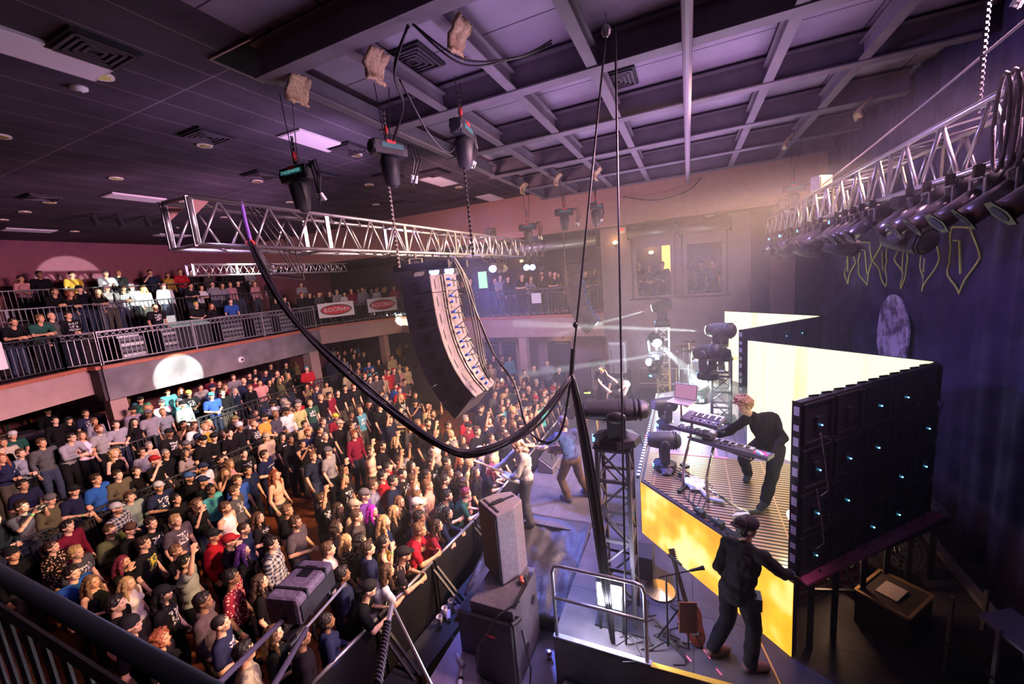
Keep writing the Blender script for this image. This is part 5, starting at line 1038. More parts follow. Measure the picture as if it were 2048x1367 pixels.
CROWD = """2.23 4.73 0.00 -0.53 1.03 m sk tTc s
2.62 4.30 0.00 -0.55 1.00 m sk lK s
2.59 4.76 0.00 -0.78 0.96 f Lb tK x
2.06 6.16 0.00 -0.85 0.95 f cr tK s
2.98 4.31 0.00 -0.60 0.93 f tk lN x
2.44 5.56 0.00 -0.72 0.98 m zk tNp x
1.99 6.64 0.00 -0.80 1.02 m sk tK s Nk
2.87 4.99 0.00 -0.74 0.96 f Lk tK s
3.38 4.30 0.00 -0.80 0.99 m sk tK l Wk
2.57 6.16 0.00 -0.79 1.01 m sk lH s
2.10 7.31 0.00 -0.72 1.03 m sk tK s
2.47 6.94 0.00 -0.76 1.00 m Lk tKp s Ck B
3.55 4.61 0.00 -0.63 1.02 m sk tN s
3.79 4.30 0.00 -0.60 0.95 f Lb tW l
3.14 5.83 0.00 -0.68 0.96 f Ld tK s
2.99 6.22 0.00 -0.79 1.02 m sk tMf s
4.16 4.30 0.00 -0.98 0.99 m sk tKf l Ck
2.49 8.02 0.00 -0.97 0.92 f Ly tWr s
4.11 4.66 0.00 -0.68 1.02 m sd lN s
2.31 8.65 0.00 -1.08 0.93 f Ll kK x
2.96 7.34 0.00 -0.77 1.02 m sk tG r
3.94 5.33 0.00 -0.73 1.00 m sb lWa s
2.25 9.07 0.00 -1.20 0.99 m sk tB s
4.27 4.98 0.00 -0.93 0.99 m ck tK s
4.48 4.69 0.00 -0.91 0.93 f tk kY h G
2.71 8.68 0.00 -0.94 0.95 f Lm lK h
3.75 6.42 0.00 -0.88 1.00 m sk lNa s F
3.56 6.89 0.00 -0.76 0.94 f Lp lK s
4.70 4.40 0.00 -1.06 1.02 m sl tR l
4.30 5.34 0.00 -0.86 0.94 f Ly tKs s
3.58 7.25 0.00 -0.89 1.00 m sk lK h Cr
2.51 9.71 0.00 -0.98 1.01 m sy tHp s
3.22 8.18 0.00 -0.99 0.92 f sl tK h
4.76 4.91 0.00 -1.00 1.02 m Ly tN s B
3.05 8.79 0.00 -0.87 1.00 m sd tKy s
5.08 4.30 0.00 -0.95 0.92 f Ld tM l
2.11 10.89 0.00 -1.24 1.01 m sk lK s Nk
4.50 5.77 0.00 -0.92 0.96 f cd tK s
5.02 4.65 0.00 -1.07 1.01 m sk tN l
3.62 7.80 0.00 -0.97 0.98 m sd lR s Ck G
2.48 10.59 0.00 -0.86 0.97 f td lKf s
3.92 7.42 0.00 -0.85 0.98 m zd tN s B
4.32 6.57 0.00 -1.14 1.00 m sb tH x G B
4.80 5.58 0.00 -0.94 1.00 m sb tH s
5.44 4.32 0.00 -1.11 0.94 f Lk lN l
5.38 4.67 0.00 -1.13 1.02 m sk lG s Cw
5.22 5.08 0.00 -1.11 0.95 f Ly tK s
2.24 11.98 0.40 -1.09 1.00 m sg lK x LIT
3.24 9.72 0.00 -0.95 0.98 m sb tK s Wb
3.10 10.09 0.00 -1.18 0.98 m sb lO x B
5.16 5.56 0.00 -1.20 0.93 f Lx tK s
3.45 9.42 0.00 -1.29 1.01 m sd tKp s
4.30 7.60 0.00 -0.88 0.95 f Lb tKp x
5.08 5.92 0.00 -1.29 0.99 m sl tT s Ct
3.69 9.09 0.00 -1.30 0.99 m sy tHp s
4.59 7.15 0.00 -1.04 0.98 m sl tK s
5.00 6.27 0.00 -0.89 0.95 f Ld tK s
2.85 11.07 0.00 -1.07 1.01 m sk lM s
5.55 5.23 0.00 -1.29 0.94 f Ll tK s G
5.71 4.91 0.00 -1.24 0.98 m sl lNa h
2.60 11.98 0.40 -1.16 1.03 m sd tH p
5.87 4.59 0.00 -1.28 0.99 m sk tEf l B
6.09 4.30 0.00 -1.00 0.95 f sm tE l
4.24 8.48 0.00 -1.08 1.01 m sb kW s B
5.04 6.74 0.00 -1.11 1.01 m sb tKp r
5.43 5.99 0.00 -1.22 1.00 m sb tV x Cg
6.07 4.92 0.00 -1.15 1.01 m sl tT s
2.96 11.98 0.40 -1.14 0.99 m sb lO x Wg
6.45 4.30 0.00 -0.95 0.96 f cd kRa s
3.53 10.93 0.00 -1.02 1.01 m sb lNa x Cw B
4.22 9.41 0.00 -1.08 0.97 f cb tK h
6.36 4.70 0.00 -1.03 1.00 m sk tK s B
5.78 6.10 0.00 -1.02 1.00 m sb lG s
5.96 5.72 0.00 -1.18 1.03 m sk tN s
6.16 5.36 0.00 -1.37 1.02 m sb kW r
3.32 11.98 0.40 -1.29 0.99 m sk tN x Ck
6.69 4.57 0.00 -1.20 0.95 f Ld tK s
4.75 9.03 0.00 -1.01 1.00 m sb tHp s
5.76 6.88 0.00 -1.38 1.03 m sd tKp r
6.93 4.30 0.00 -1.16 0.96 f Ld tK s
4.26 10.25 0.00 -1.34 0.95 f tk tK s
6.13 6.15 0.00 -1.20 1.01 m sk tR s
6.60 5.34 0.00 -1.20 0.95 f sk tK s G
3.68 11.98 0.40 -1.07 1.03 m sd tB s
3.92 11.35 0.00 -1.38 0.99 m sb lG s
6.41 5.84 0.00 -1.43 0.98 m zk tKp s
6.83 4.90 0.00 -1.38 0.95 f Lb tK s
4.66 9.72 0.00 -1.25 0.99 m sk tC s
3.05 13.58 0.40 -1.23 1.02 m sk tN x
7.29 4.30 0.00 -1.32 0.93 f Lm tK l
5.05 9.40 0.00 -1.35 1.03 m sb tB s
6.46 6.30 0.00 -1.21 1.02 m sk tR p
6.07 7.22 0.00 -1.25 1.03 m sd lK r
4.04 11.98 0.40 -1.31 0.98 m sd lO x
7.31 4.66 0.00 -1.29 0.95 f sy tT s
7.10 5.14 0.00 -1.30 1.00 m sk tHp s
5.49 8.74 0.00 -1.15 1.02 m Lr 0 s
4.39 11.19 0.00 -1.41 1.00 m sb tNp x Cw
2.82 15.02 0.90 -1.40 0.99 m sd lP s G
4.83 10.30 0.00 -1.07 1.01 m sk lK s Cn
7.04 5.52 0.00 -1.43 0.99 m sk tKp r
6.87 5.96 0.00 -1.32 0.95 f Lk lKf s
7.65 4.30 0.00 -1.43 0.96 f Lb kW x
7.44 5.00 0.00 -1.28 0.93 f Lr tK s
6.88 6.32 0.00 -1.36 1.00 m sd tG R
4.39 12.05 0.40 -1.36 0.92 f td tK s
3.18 15.02 0.90 -1.14 0.96 f Lr lN x
4.90 11.00 0.00 -1.15 0.99 m sr lK s Cu B
7.81 4.63 0.00 -1.29 0.99 m sk tG s Cw
5.50 9.74 0.00 -1.36 1.01 m sk tN s
3.26 15.38 0.90 -1.02 1.03 m sd tK s
7.79 5.04 0.00 -1.32 1.00 m sd tK s
4.74 11.98 0.40 -1.11 0.99 m sk tK h Cr
5.39 10.46 0.00 -1.37 0.95 f Ll kK h
8.11 4.43 0.00 -1.43 0.99 m sl tT s
3.52 15.14 0.90 -1.37 0.94 f sb lG x
7.86 5.39 0.00 -1.49 1.01 m cg tK s
5.35 11.26 0.00 -1.20 0.99 m sr tW s Cn B
5.06 12.16 0.40 -1.45 1.00 m zg tK s G
3.86 15.02 0.90 -1.33 1.02 m sb lH s
7.17 7.47 0.00 -1.28 1.01 m sb 0 r B
6.57 8.81 0.00 -1.50 0.99 m sl tN s
8.63 4.30 0.00 -1.49 1.01 m sb tK s
5.37 11.98 0.40 -1.11 0.93 f ck lG x
6.86 8.60 0.00 -1.24 1.00 m sb tG s Cg
6.23 10.18 0.00 -1.15 1.02 m sd tNi x
5.84 11.04 0.00 -1.12 0.92 f cl kP s
8.07 6.14 0.00 -1.50 0.99 m sb tWp r
4.22 15.02 0.90 -1.14 1.03 m sk lG l G
7.52 7.39 0.00 -1.41 0.99 m sk tK x B
8.41 5.51 0.00 -1.33 0.96 f Ld kM x
8.92 4.51 0.00 -1.79 1.02 m sd lO s
3.62 16.60 0.90 -1.38 1.00 m sb lTa x
5.04 13.28 0.40 -1.41 0.96 f sd tG x F G
5.83 11.40 0.00 -1.29 0.96 f sk lH s
4.76 13.96 0.40 -1.35 0.97 f cy kK x
8.84 4.86 0.00 -1.77 0.93 f td tW s
5.58 12.27 0.40 -1.48 0.99 m sk tT s Cg B
7.84 7.22 0.00 -1.34 0.99 m Ly tK r
5.82 11.98 0.40 -1.21 1.03 m sk tK s Wk
9.22 4.30 0.00 -1.68 0.95 f Ld kK x
8.81 5.25 0.00 -1.74 1.03 m sb tK s
6.22 11.01 0.00 -1.49 0.99 m zk tKp x
4.58 15.02 0.90 -1.32 0.96 f Lb kW x
8.62 5.98 0.00 -1.56 0.99 m zy kK s
5.93 12.37 0.40 -1.18 1.01 m sk lK s Nn B
9.58 4.30 0.00 -1.54 0.99 m sk tK x Ck
6.16 12.10 0.40 -1.56 0.99 m sk tK x Wk
4.94 15.02 0.90 -1.27 0.98 m sr tG s B
5.43 13.81 0.40 -1.42 0.93 f sg kT x
8.67 6.50 0.00 -1.59 1.01 m sk tK r Ck
3.97 17.31 0.90 -1.24 1.00 m sd tE x Ww
7.19 9.98 0.00 -1.61 0.96 f sk kK p
9.50 4.87 0.00 -1.55 0.94 f Ld tK s
9.14 5.72 0.00 -1.70 1.00 m sk lM s Ck
4.54 17.55 4.05 -1.39 1.00 m sk tK l
8.66 6.92 0.00 -1.56 1.01 m Lr tK s
7.88 8.72 0.00 -1.62 1.02 m sr lM s
6.50 11.98 0.40 -1.36 0.98 m zk tK s
9.77 4.62 0.00 -1.64 0.95 f Ll tK s
9.94 4.30 0.00 -1.99 1.03 m sb tH r
7.19 10.45 0.00 -1.50 1.02 m sk lK s
5.30 15.02 0.90 -1.45 0.98 m sd tG x
7.66 9.61 0.00 -1.67 1.00 m zg tK s
6.53 12.34 0.40 -1.51 0.93 f Lb lN s
8.75 7.40 0.00 -1.56 1.03 m Ly lH s
9.85 4.97 0.00 -1.53 0.99 m sk tK s G
5.95 13.83 0.40 -1.24 1.03 m sk tKp s Ck
9.23 6.46 0.00 -1.44 0.97 f sd tK s
9.73 5.38 0.00 -1.84 0.99 m sd kN r
7.09 11.35 0.00 -1.44 1.03 m sb tT s F Wt
6.85 12.06 0.40 -1.48 1.02 m sk lK s Nw
10.30 4.30 0.00 -1.93 1.01 m sd tK s
5.04 17.55 4.05 -1.32 1.02 m sl tE l
10.17 4.64 0.00 -1.76 0.95 f sk tK p
5.71 15.02 0.90 -1.48 0.93 f Lk lK s
9.15 7.09 0.00 -1.81 1.01 m sd tK s
10.12 5.21 0.00 -1.86 1.03 m sd lH s Nk
9.72 6.15 0.00 -1.65 0.99 m sg lR s
7.20 11.98 0.40 -1.45 1.00 m sl tKp s
7.80 10.50 0.00 -1.51 0.98 m sr tN s B
7.48 11.22 0.00 -1.28 0.94 f Lk tKp s
7.97 10.18 0.00 -1.37 1.01 m sk tKp s
10.37 4.94 0.00 -1.98 0.96 f tk tK s
5.40 17.55 4.05 -1.32 1.01 m ok lH s
10.57 4.53 0.00 -1.86 1.01 m sg tK s Cg
6.07 15.02 0.90 -1.37 1.01 m sk tG s Cg
9.33 7.62 0.00 -1.50 0.94 f cl tT s
10.85 4.30 0.00 -2.00 0.93 f Lk kH r
6.74 13.60 0.40 -1.37 0.96 f sy kY x
7.37 12.30 0.40 -1.64 1.03 m sk tW s Ck B
5.46 16.75 0.90 -1.42 0.93 f sl lG s
4.98 17.86 0.90 -1.40 1.01 m sk lK s
7.56 11.98 0.40 -1.37 1.03 m sk tY x Ck B
6.67 13.97 0.40 -1.47 0.99 m sb tWp s G
8.60 9.57 0.00 -1.34 0.97 f td tH x
9.11 8.50 0.00 -1.59 1.01 m sd tN r
8.48 9.91 0.00 -1.40 1.02 m sk tK s Ct
5.76 17.55 4.05 -1.39 1.00 m sk lKm x
10.60 5.37 0.00 -1.72 1.02 m sb tC s
6.43 15.02 0.90 -1.62 0.96 f sy tG s LIT
6.61 14.43 0.40 -1.26 1.00 m sk tb h
10.80 5.07 0.00 -1.93 0.96 f cy tT s
11.03 4.61 0.00 -2.16 1.02 m sk lK s Ck
7.46 12.66 0.40 -1.43 0.93 f Lb lMa s
7.31 13.02 0.40 -1.39 1.00 m sk tK p Co
11.21 4.30 0.00 -2.06 1.02 m sk tC s
10.46 6.03 0.00 -2.03 1.02 m sk tK s B
7.74 12.31 0.40 -1.38 0.95 f su kR s
9.88 7.44 0.00 -1.91 1.01 m sk tK R B
7.92 11.98 0.40 -1.32 1.01 m ok lH x
5.31 18.01 0.90 -1.28 0.93 f Lk lK s Nk
7.10 14.04 0.40 -1.24 0.93 f Ly tKp s
8.32 11.27 0.00 -1.55 0.99 m sd tT s
8.59 10.76 0.00 -1.44 1.01 m sb lH s
6.25 16.36 0.90 -1.42 0.99 m sr lG s Ck B
11.57 4.30 0.00 -1.99 1.03 m sk lHp r
11.01 5.55 0.00 -1.92 0.94 f tr tC r
11.26 5.09 0.00 -1.87 0.99 m sk tG s F
10.79 6.16 0.00 -1.90 0.98 m sk tK s B
8.10 12.29 0.40 -1.54 1.03 m sk tK s Cw
6.99 15.02 0.90 -1.28 1.00 m sk lG x Ck
8.28 11.98 0.40 -1.49 1.00 m sk lW s Ck
8.01 12.64 0.40 -1.39 1.00 m sk lNp s Cn
5.70 17.96 0.90 -1.34 0.99 m sd tNp s
6.56 16.13 0.90 -1.48 0.97 f cy lK s
9.00 10.65 0.00 -1.72 1.01 m sk tM s Cy B
6.04 19.25 4.90 -1.39 1.01 m sd lK l
9.92 8.75 0.00 -1.68 1.03 m sk tHs x
9.26 10.24 0.00 -1.52 1.01 m sk tKp x
11.92 4.35 0.00 -1.98 1.01 m sk tK s
11.84 4.70 0.00 -1.90 0.99 m sk tK p Cr
8.48 12.28 0.40 -1.56 1.00 m sg tT p
10.40 7.96 0.00 -1.75 1.01 m ob tT s
8.08 13.24 0.40 -1.39 0.95 f sd kP s
6.92 16.12 0.90 -1.42 1.01 m sg tW s Cg F LIT
8.72 11.98 0.40 -1.63 0.99 m sb tT s Ct
7.19 15.61 0.90 -1.38 0.99 m sb tC s Cg F LIT
11.65 5.64 0.00 -2.03 0.96 f cd kK s
12.28 4.30 0.00 -2.31 0.98 m sk tK s
6.40 19.25 4.90 -1.37 0.95 f cr lK l
5.46 19.92 0.90 -1.55 1.02 m sk lK s Ck
8.73 12.54 0.40 -1.41 1.02 m sb lT s Ct
9.74 10.32 0.00 -1.48 0.99 m sy tCp s
8.95 12.25 0.40 -1.42 1.02 m sb lR s Cg
5.98 20.95 5.55 -1.43 0.93 f sk lP x
7.85 15.02 0.90 -1.68 1.01 m sk tB x CC
10.09 9.75 0.00 -1.52 1.02 m sd tK s
9.19 11.98 0.40 -1.76 0.98 m zy tEp s
15.62 -0.78 4.00 -3.11 0.95 f Ll tK s
12.50 4.58 0.00 -2.02 1.02 m Lr tK s B
6.76 19.25 4.90 -1.36 1.01 m sk lK s Ck
12.41 4.93 0.00 -2.01 0.97 f Ll tK s
15.62 -0.42 4.00 -3.10 0.93 f Lk lK s
6.60 18.33 0.90 -1.27 0.98 m sk lG s Nk
12.06 5.97 0.00 -1.89 0.96 f cy tK s
10.79 8.80 0.00 -1.91 1.01 m sk tN p Ck
12.81 4.40 0.00 -2.27 1.01 m sk tM s Cr
12.39 5.37 0.00 -2.28 0.96 f td kK s
8.21 15.02 0.90 -1.70 1.01 m sb lK s G
7.03 17.68 0.90 -1.67 1.01 m sk tE s Ck
9.41 12.26 0.40 -1.56 0.95 f Lk lK s
15.62 -0.06 4.00 -2.99 1.01 m sb lK s
6.44 20.95 5.55 -1.47 1.01 m sk lK x
8.89 13.50 0.40 -1.50 0.98 m sk lG s Wk
12.08 6.33 0.00 -1.84 1.02 m sk tH s
7.12 19.25 4.90 -1.44 0.96 f Lb tK l
12.78 4.86 0.00 -2.18 1.01 m sk tK s
9.64 11.98 0.40 -1.75 1.01 m sy tK s
13.16 4.30 0.00 -2.45 1.00 m sb lK s
6.96 18.38 0.90 -1.48 0.99 m sb lN s
12.76 5.30 0.00 -1.93 1.02 m ob tK s
8.02 17.60 4.05 -1.56 1.02 m zk tKp s B
15.62 0.85 4.00 -3.03 0.99 m sk tK x B
7.48 19.25 4.90 -1.44 1.00 m sk lG s Cw
10.73 10.16 0.00 -1.60 0.99 m sg lHa s Ng B
9.31 13.46 0.40 -1.79 0.95 f cg lH h
10.00 11.98 0.40 -1.54 0.99 m sk tM s
12.61 6.11 0.00 -2.23 1.01 m sd tO s
8.02 16.68 0.90 -1.73 0.99 m sk tKp x Cy
12.82 5.81 0.00 -2.25 0.99 m sk lE s Ck
8.76 15.25 0.90 -1.38 0.95 f Lg tN s
15.62 1.30 4.00 -2.95 0.95 f Lr tK x
13.47 4.57 0.00 -2.15 1.02 m sd tK s
11.19 9.74 0.00 -1.73 1.03 m Ly tKp s
15.62 1.66 4.00 -2.86 1.01 m sk lK x
7.84 19.25 4.90 -1.54 1.01 m ck lHa l
11.05 10.33 0.00 -1.59 1.02 m sk tHa s Ng
8.57 16.22 0.90 -1.36 1.03 m sg lN s Cn
7.26 20.95 5.55 -1.38 0.99 m sd tY s
10.40 11.98 0.40 -1.88 0.98 m sk tK s
10.81 10.93 0.00 -1.63 0.93 f Lr tK s Ck
9.17 15.02 0.90 -1.57 0.95 f sr lK s
13.24 5.89 0.00 -2.35 0.99 m sk tK s Ck
8.88 16.01 0.90 -1.59 1.00 m sl tMp h
11.70 9.50 0.00 -1.79 0.98 m sd tK s
8.01 18.05 0.90 -1.62 1.00 m sk tC s
8.20 19.25 4.90 -1.64 1.00 m sb tW s Cw
10.76 11.98 0.40 -1.91 1.02 m sk tK s
14.12 4.55 0.40 -2.20 1.02 m sd lK s
15.55 2.94 4.05 -2.65 1.01 m sk tK x B
9.56 15.02 0.90 -1.72 1.00 m sk tP s Ck
13.59 5.82 0.00 -2.40 0.99 m zr tK s
13.21 6.75 0.00 -2.09 1.01 m sd tK r
15.55 3.30 4.05 -2.58 0.96 f ck lK x
13.90 5.42 0.00 -2.06 0.98 m sk tK s F Cw
11.46 10.90 0.00 -1.67 1.01 m sb tH s
8.56 19.25 4.90 -1.41 0.95 f Ly lW s
8.74 17.32 0.90 -1.46 0.99 m sb tW s Ck F LIT
15.55 3.66 4.05 -2.68 0.93 f cr tK x
11.19 11.98 0.40 -1.75 0.98 m sr tKp s B F
13.69 6.29 0.00 -2.09 1.01 m sk tK s
9.93 15.02 0.90 -1.58 0.95 f Lk lK s
9.56 15.96 0.90 -1.48 1.03 m ob tNy s B
8.14 20.95 5.55 -1.59 1.02 m sg lG l
14.08 5.96 0.40 -2.25 0.94 f td kK s
8.58 18.34 0.90 -1.77 0.94 f Lr tK s
13.72 6.78 0.00 -2.03 1.01 m sk tM s B
12.04 10.51 0.00 -1.82 1.01 m sk tR s Cr
9.91 15.79 0.90 -1.66 1.01 m sk lMa s B
10.85 13.63 0.40 -1.55 0.96 f sr lN s
14.45 5.69 0.40 -2.32 1.01 m sd lH s
9.35 17.20 0.90 -1.42 0.98 m sd lK s
10.36 15.02 0.90 -1.46 0.93 f Ld lO R
9.22 19.25 4.90 -1.69 1.00 m sb lW s Ng
14.12 6.54 0.00 -2.37 1.03 m sb tH s
15.55 4.98 4.05 -2.50 1.00 m sk tK l B
8.61 20.95 5.55 -1.42 1.00 m sy lK s
9.67 18.20 4.05 -1.70 0.99 m sk tKy x Cy
15.55 5.45 4.05 -2.25 0.92 f Ll lK s
10.72 15.02 0.90 -1.49 0.97 f cy tK s
12.46 11.03 0.00 -1.84 1.02 m sk tB s Cb
12.11 12.02 0.40 -1.84 1.02 m sk lH h Ck
11.08 14.46 0.40 -1.86 0.96 f Lk kT p
15.55 6.04 4.05 -2.36 0.94 f Lb tG l
14.51 7.11 0.40 -2.11 1.00 m sd tK s
16.30 4.62 4.05 -2.45 0.94 f Lk lK s
15.31 5.41 0.40 -2.59 1.01 m sk lGc s Ng
15.55 6.40 4.05 -2.41 1.01 m sk tKp l Ck
10.23 18.20 4.05 -1.58 0.93 f Lr lK s
9.67 18.24 0.90 -1.73 1.03 m sk lM s
10.05 17.41 0.90 -1.65 1.02 m sb tG s Cb
12.46 11.98 0.40 -2.10 1.01 m sk tH s
16.30 4.98 4.05 -2.52 0.93 f Lk lK s
11.63 13.97 0.40 -1.95 0.92 f sk tTc s Nk
10.88 15.86 0.90 -1.68 1.02 m zd kKp s B
10.08 19.25 4.90 -1.66 0.99 m sk tK l
15.55 6.97 4.05 -2.24 0.95 f sb lK s
16.30 5.34 4.05 -2.45 1.00 m sk lK s
12.48 12.64 0.40 -1.64 1.03 m sr tK p
9.66 20.95 5.55 -1.69 1.00 m sk tN h
15.55 7.33 4.05 -2.12 1.00 m sk lG s Cg
10.56 17.16 0.90 -1.87 0.99 m sk tK s
16.30 5.70 4.05 -2.53 1.01 m sk lK s
12.82 11.98 0.40 -1.93 0.94 f td tT h
12.69 12.32 0.40 -1.97 1.02 m sk lK x Ck
14.79 7.81 0.40 -2.31 0.98 m sk tT s Cb
10.44 19.25 4.90 -1.51 0.93 f td tW l
11.65 15.02 0.90 -1.92 1.01 m sk lR x NC
15.55 7.69 4.05 -2.28 0.98 m sb lK l
13.31 11.28 0.00 -1.81 0.99 m sk tH x
11.01 16.76 0.90 -1.80 1.00 m sk tN x
11.02 18.20 4.05 -1.77 1.00 m sk tB s
13.18 11.98 0.40 -1.94 1.02 m sd lR s
12.97 12.54 0.40 -1.84 0.95 f Lk kB s
16.30 6.67 4.05 -2.39 0.98 m sb lG x
10.27 20.95 5.55 -1.50 0.92 f tb lY h
15.55 8.79 4.05 -2.13 0.99 m sk lK s Ck
11.03 19.25 4.90 -1.74 0.98 m sb lG h
13.54 11.98 0.40 -1.76 1.01 m sk lH x Cr
15.55 9.18 4.05 -2.10 0.94 f Lr tK x
12.90 14.01 0.40 -1.87 1.03 m sk lT s Ck
13.90 11.98 0.40 -1.95 0.93 f Ly lP s
11.43 19.25 4.90 -1.66 0.93 f cb lG s
10.78 20.95 5.55 -1.70 1.01 m sb lR x
13.69 12.60 0.40 -2.01 0.96 f sd lR s
16.10 7.49 0.40 -2.17 1.01 m sk lC s
16.10 7.85 0.40 -2.22 1.03 m sk lH x
14.30 11.88 0.40 -1.83 0.94 f sy tT s
14.16 12.23 0.40 -2.09 0.93 f Lg lW s
11.79 19.25 4.90 -1.82 0.95 f tl lP s
13.67 13.34 0.40 -1.80 1.00 m sl tCp s Cu
11.54 18.30 0.90 -1.75 0.95 f Ld tK s
11.22 20.95 5.55 -1.68 1.00 m sk lK x B
16.10 8.30 0.40 -2.22 1.03 m sb lK s
12.30 17.19 0.90 -1.88 1.02 m sk lK s Ck
16.10 8.71 0.40 -2.41 0.96 f Lb kK s
12.15 19.25 4.90 -1.75 0.98 m sk lK s
12.05 17.90 0.90 -1.69 1.02 m sb lK s
13.87 13.81 0.40 -2.06 0.93 f Ld tK s
13.80 14.34 0.40 -1.98 0.93 f Ll lO s
14.62 12.56 0.40 -2.04 0.99 m sk tK p
11.92 20.95 5.55 -1.57 0.93 f Lk lH s
16.10 9.76 0.40 -1.99 0.99 m sk lK s
13.09 18.20 4.05 -1.86 0.93 f Lk lK s
16.10 10.12 0.40 -2.16 1.01 m sk lK s
12.93 19.25 4.90 -1.65 0.94 f Ll lP s
13.58 18.20 4.05 -1.74 0.93 f td kK s
14.70 14.51 0.40 -1.85 1.02 m sd tB s
12.78 20.95 5.55 -1.83 1.01 m sk lK s
14.65 15.12 0.40 -1.85 0.99 m ob tN h
13.71 19.25 4.90 -1.93 0.98 m sk tKp s Ck
14.23 17.79 4.05 -1.71 1.01 m sr lK s Nr
14.53 17.59 4.05 -1.86 0.99 m sb lK s
13.32 20.95 5.55 -1.78 0.98 m sk lK x Ck
15.38 14.49 0.40 -2.15 1.00 m sk lK s Nk
14.88 17.35 4.05 -1.81 0.99 m sk lHa x Ck
15.31 17.07 4.05 -1.82 0.98 m sk tK s Cg
13.89 20.95 5.55 -1.71 0.99 m sb lG x
16.12 14.27 0.40 -1.85 1.03 m sk lT s B
15.61 16.87 4.05 -1.85 1.01 m sg lG s
15.00 18.66 4.60 -1.85 1.01 m sd lG x
15.91 16.67 4.05 -2.02 0.92 f sk lW s
16.21 16.47 4.05 -2.10 1.01 m sd lM s
15.44 18.37 4.05 -2.01 0.93 f Lk lK s
15.73 18.17 4.05 -1.99 0.99 m sk lK s
15.29 17.74 0.40 -2.09 1.02 m sg lN s
16.68 16.15 4.05 -1.98 1.02 m sk lG s Ng
16.16 17.88 4.05 -1.94 0.95 f sb lK h
17.29 15.74 4.05 -2.17 0.96 f sb lW s
17.64 15.50 4.05 -2.16 0.95 f Ly lK s
15.44 19.19 0.40 -1.92 0.99 m sr lN s
16.13 17.67 0.40 -1.93 0.94 f sr lG s
17.04 17.29 4.05 -2.07 0.93 f Lr lK s
18.11 15.19 4.05 -2.00 0.99 m sk lRa s
17.34 17.09 4.05 -2.03 1.00 m sk lK s
16.60 17.40 0.40 -2.06 1.01 m sb tKp s F
15.26 20.52 0.40 -1.69 0.93 f Ly tT h
17.64 16.89 4.05 -2.09 0.98 m sb lK s
17.94 16.69 4.05 -2.11 0.95 f Ll lG s
17.19 17.23 0.40 -2.01 1.01 m sb lK s
18.24 16.49 4.05 -2.09 1.01 m sb lG s
18.61 16.24 4.05 -2.09 1.00 m sb lN s
16.93 18.90 0.40 -1.75 0.95 f Lk tK s
17.70 18.10 0.40 -2.19 0.92 f Lb tKp s
18.13 18.88 0.40 -1.85 0.98 m sr tK s
17.91 20.07 0.40 -2.04 0.96 f Lr lK s
18.36 19.38 0.40 -1.83 1.02 m sk lK s Ck
18.20 19.79 0.40 -2.11 0.94 f Lr tK s
19.81 16.25 0.40 -2.19 1.00 m sk lK s
19.85 16.76 0.40 -2.19 1.00 m sd tY x
18.90 21.52 0.40 -1.94 1.02 m sk tW s Cu
19.25 21.27 0.40 -2.14 1.02 m sb tK h
20.05 20.43 0.40 -2.12 1.00 m sd tC s
21.66 18.19 0.40 -2.14 0.99 m sk tK s Cr
"""
rows = []
for L in CROWD.strip().splitlines():
    f = L.split(' ', 5); rows.append([float(v) for v in f[:5]] + [f[5]])
_fm = cam.matrix_world.inverted()
def scrx(r): p = _fm @ V((r[0], r[1], r[2]+1.6)); return p.x/-p.z
NI = 300
seen = {}; labs = []
for i, r in enumerate(rows[:NI]):
    d, n = describe(r[5], r[2]); base = n + ' ' + d + ', ' + zone(r[0], r[1], r[2]); labs.append(base)
from collections import Counter
cnt = Counter(labs)
for i, r in enumerate(rows[:NI]):
    if cnt[labs[i]] > 1:
        near = sorted((( (q[0]-r[0])**2+(q[1]-r[1])**2+4*(q[2]-r[2])**2, j) for j, q in enumerate(rows[:NI]) if j != i))[:7]
        d, n = describe(r[5], r[2]); core = n + ' ' + d.split(', ')[0]
        for dist, j in near:
            q = rows[j]
            rel = 'just right of' if scrx(r) > scrx(q)+.012 else 'just left of' if scrx(r) < scrx(q)-.012 else 'close by'
            cand = '%s, %s the %s in %s' % (core, rel, 'man' if q[5][0] == 'm' else 'woman', short_desc(q[5]))
            if cand not in labs and len(cand.split()) <= 22: labs[i] = cand; break
def trim(l):
    w = l.split()
    if len(w) > 16:
        l = l.replace('close cropped ', 'cropped ').replace('long sleeved top', 'top').replace('flower patterned', 'flowery').replace(', forearms crossed', '').replace('light brown', 'brown').replace('dark brown', 'brown').replace('bearded ', '')
    w = l.split()
    if len(w) > 16: l = l.replace(' in a ', ' in ').replace(' on the ', ' on ').replace(' the ', ' ').replace(', leaning on rail', '').replace(', hand at face', '')
    w = l.split()
    if len(w) > 16: l = l.replace(' and ', ' ', 1)
    return ' '.join(l.split()[:16])
labs = [trim(l) for l in labs]
cnt = Counter(labs)
for l, k in cnt.items():
    if k > 1:
        idx = [i for i, q in enumerate(labs) if q == l]
        for j, i in enumerate(idx): labs[i] = ' '.join(l.split()[:12]).rstrip(',') + (', nearer the camera' if j == 0 else ', farther back' if j == k-1 else ', in between')
random.seed(21)
M_shirt_letters = mat('shirt_letters', (.7, .68, .7), .7)
M_band = mat('wristband_green', (.1, .65, .12), .5)
def hatm(kind): return Matrix.Rotation(PI, 4, 'Z') if kind == 'W' else Matrix.Identity(4)
phone_m = MB().box((0, 0, 0), (.009, .15, .075)).mesh('phone', mat('phone_black', (.02, .02, .02), .3))
scr_m = MB().box((-.0055, 0, 0), (.001, .138, .068)).mesh('phone_screen', mat('phone_screen', (.2, .2, .2), .3, emit=(.7, .75, .8), estr=1.6))
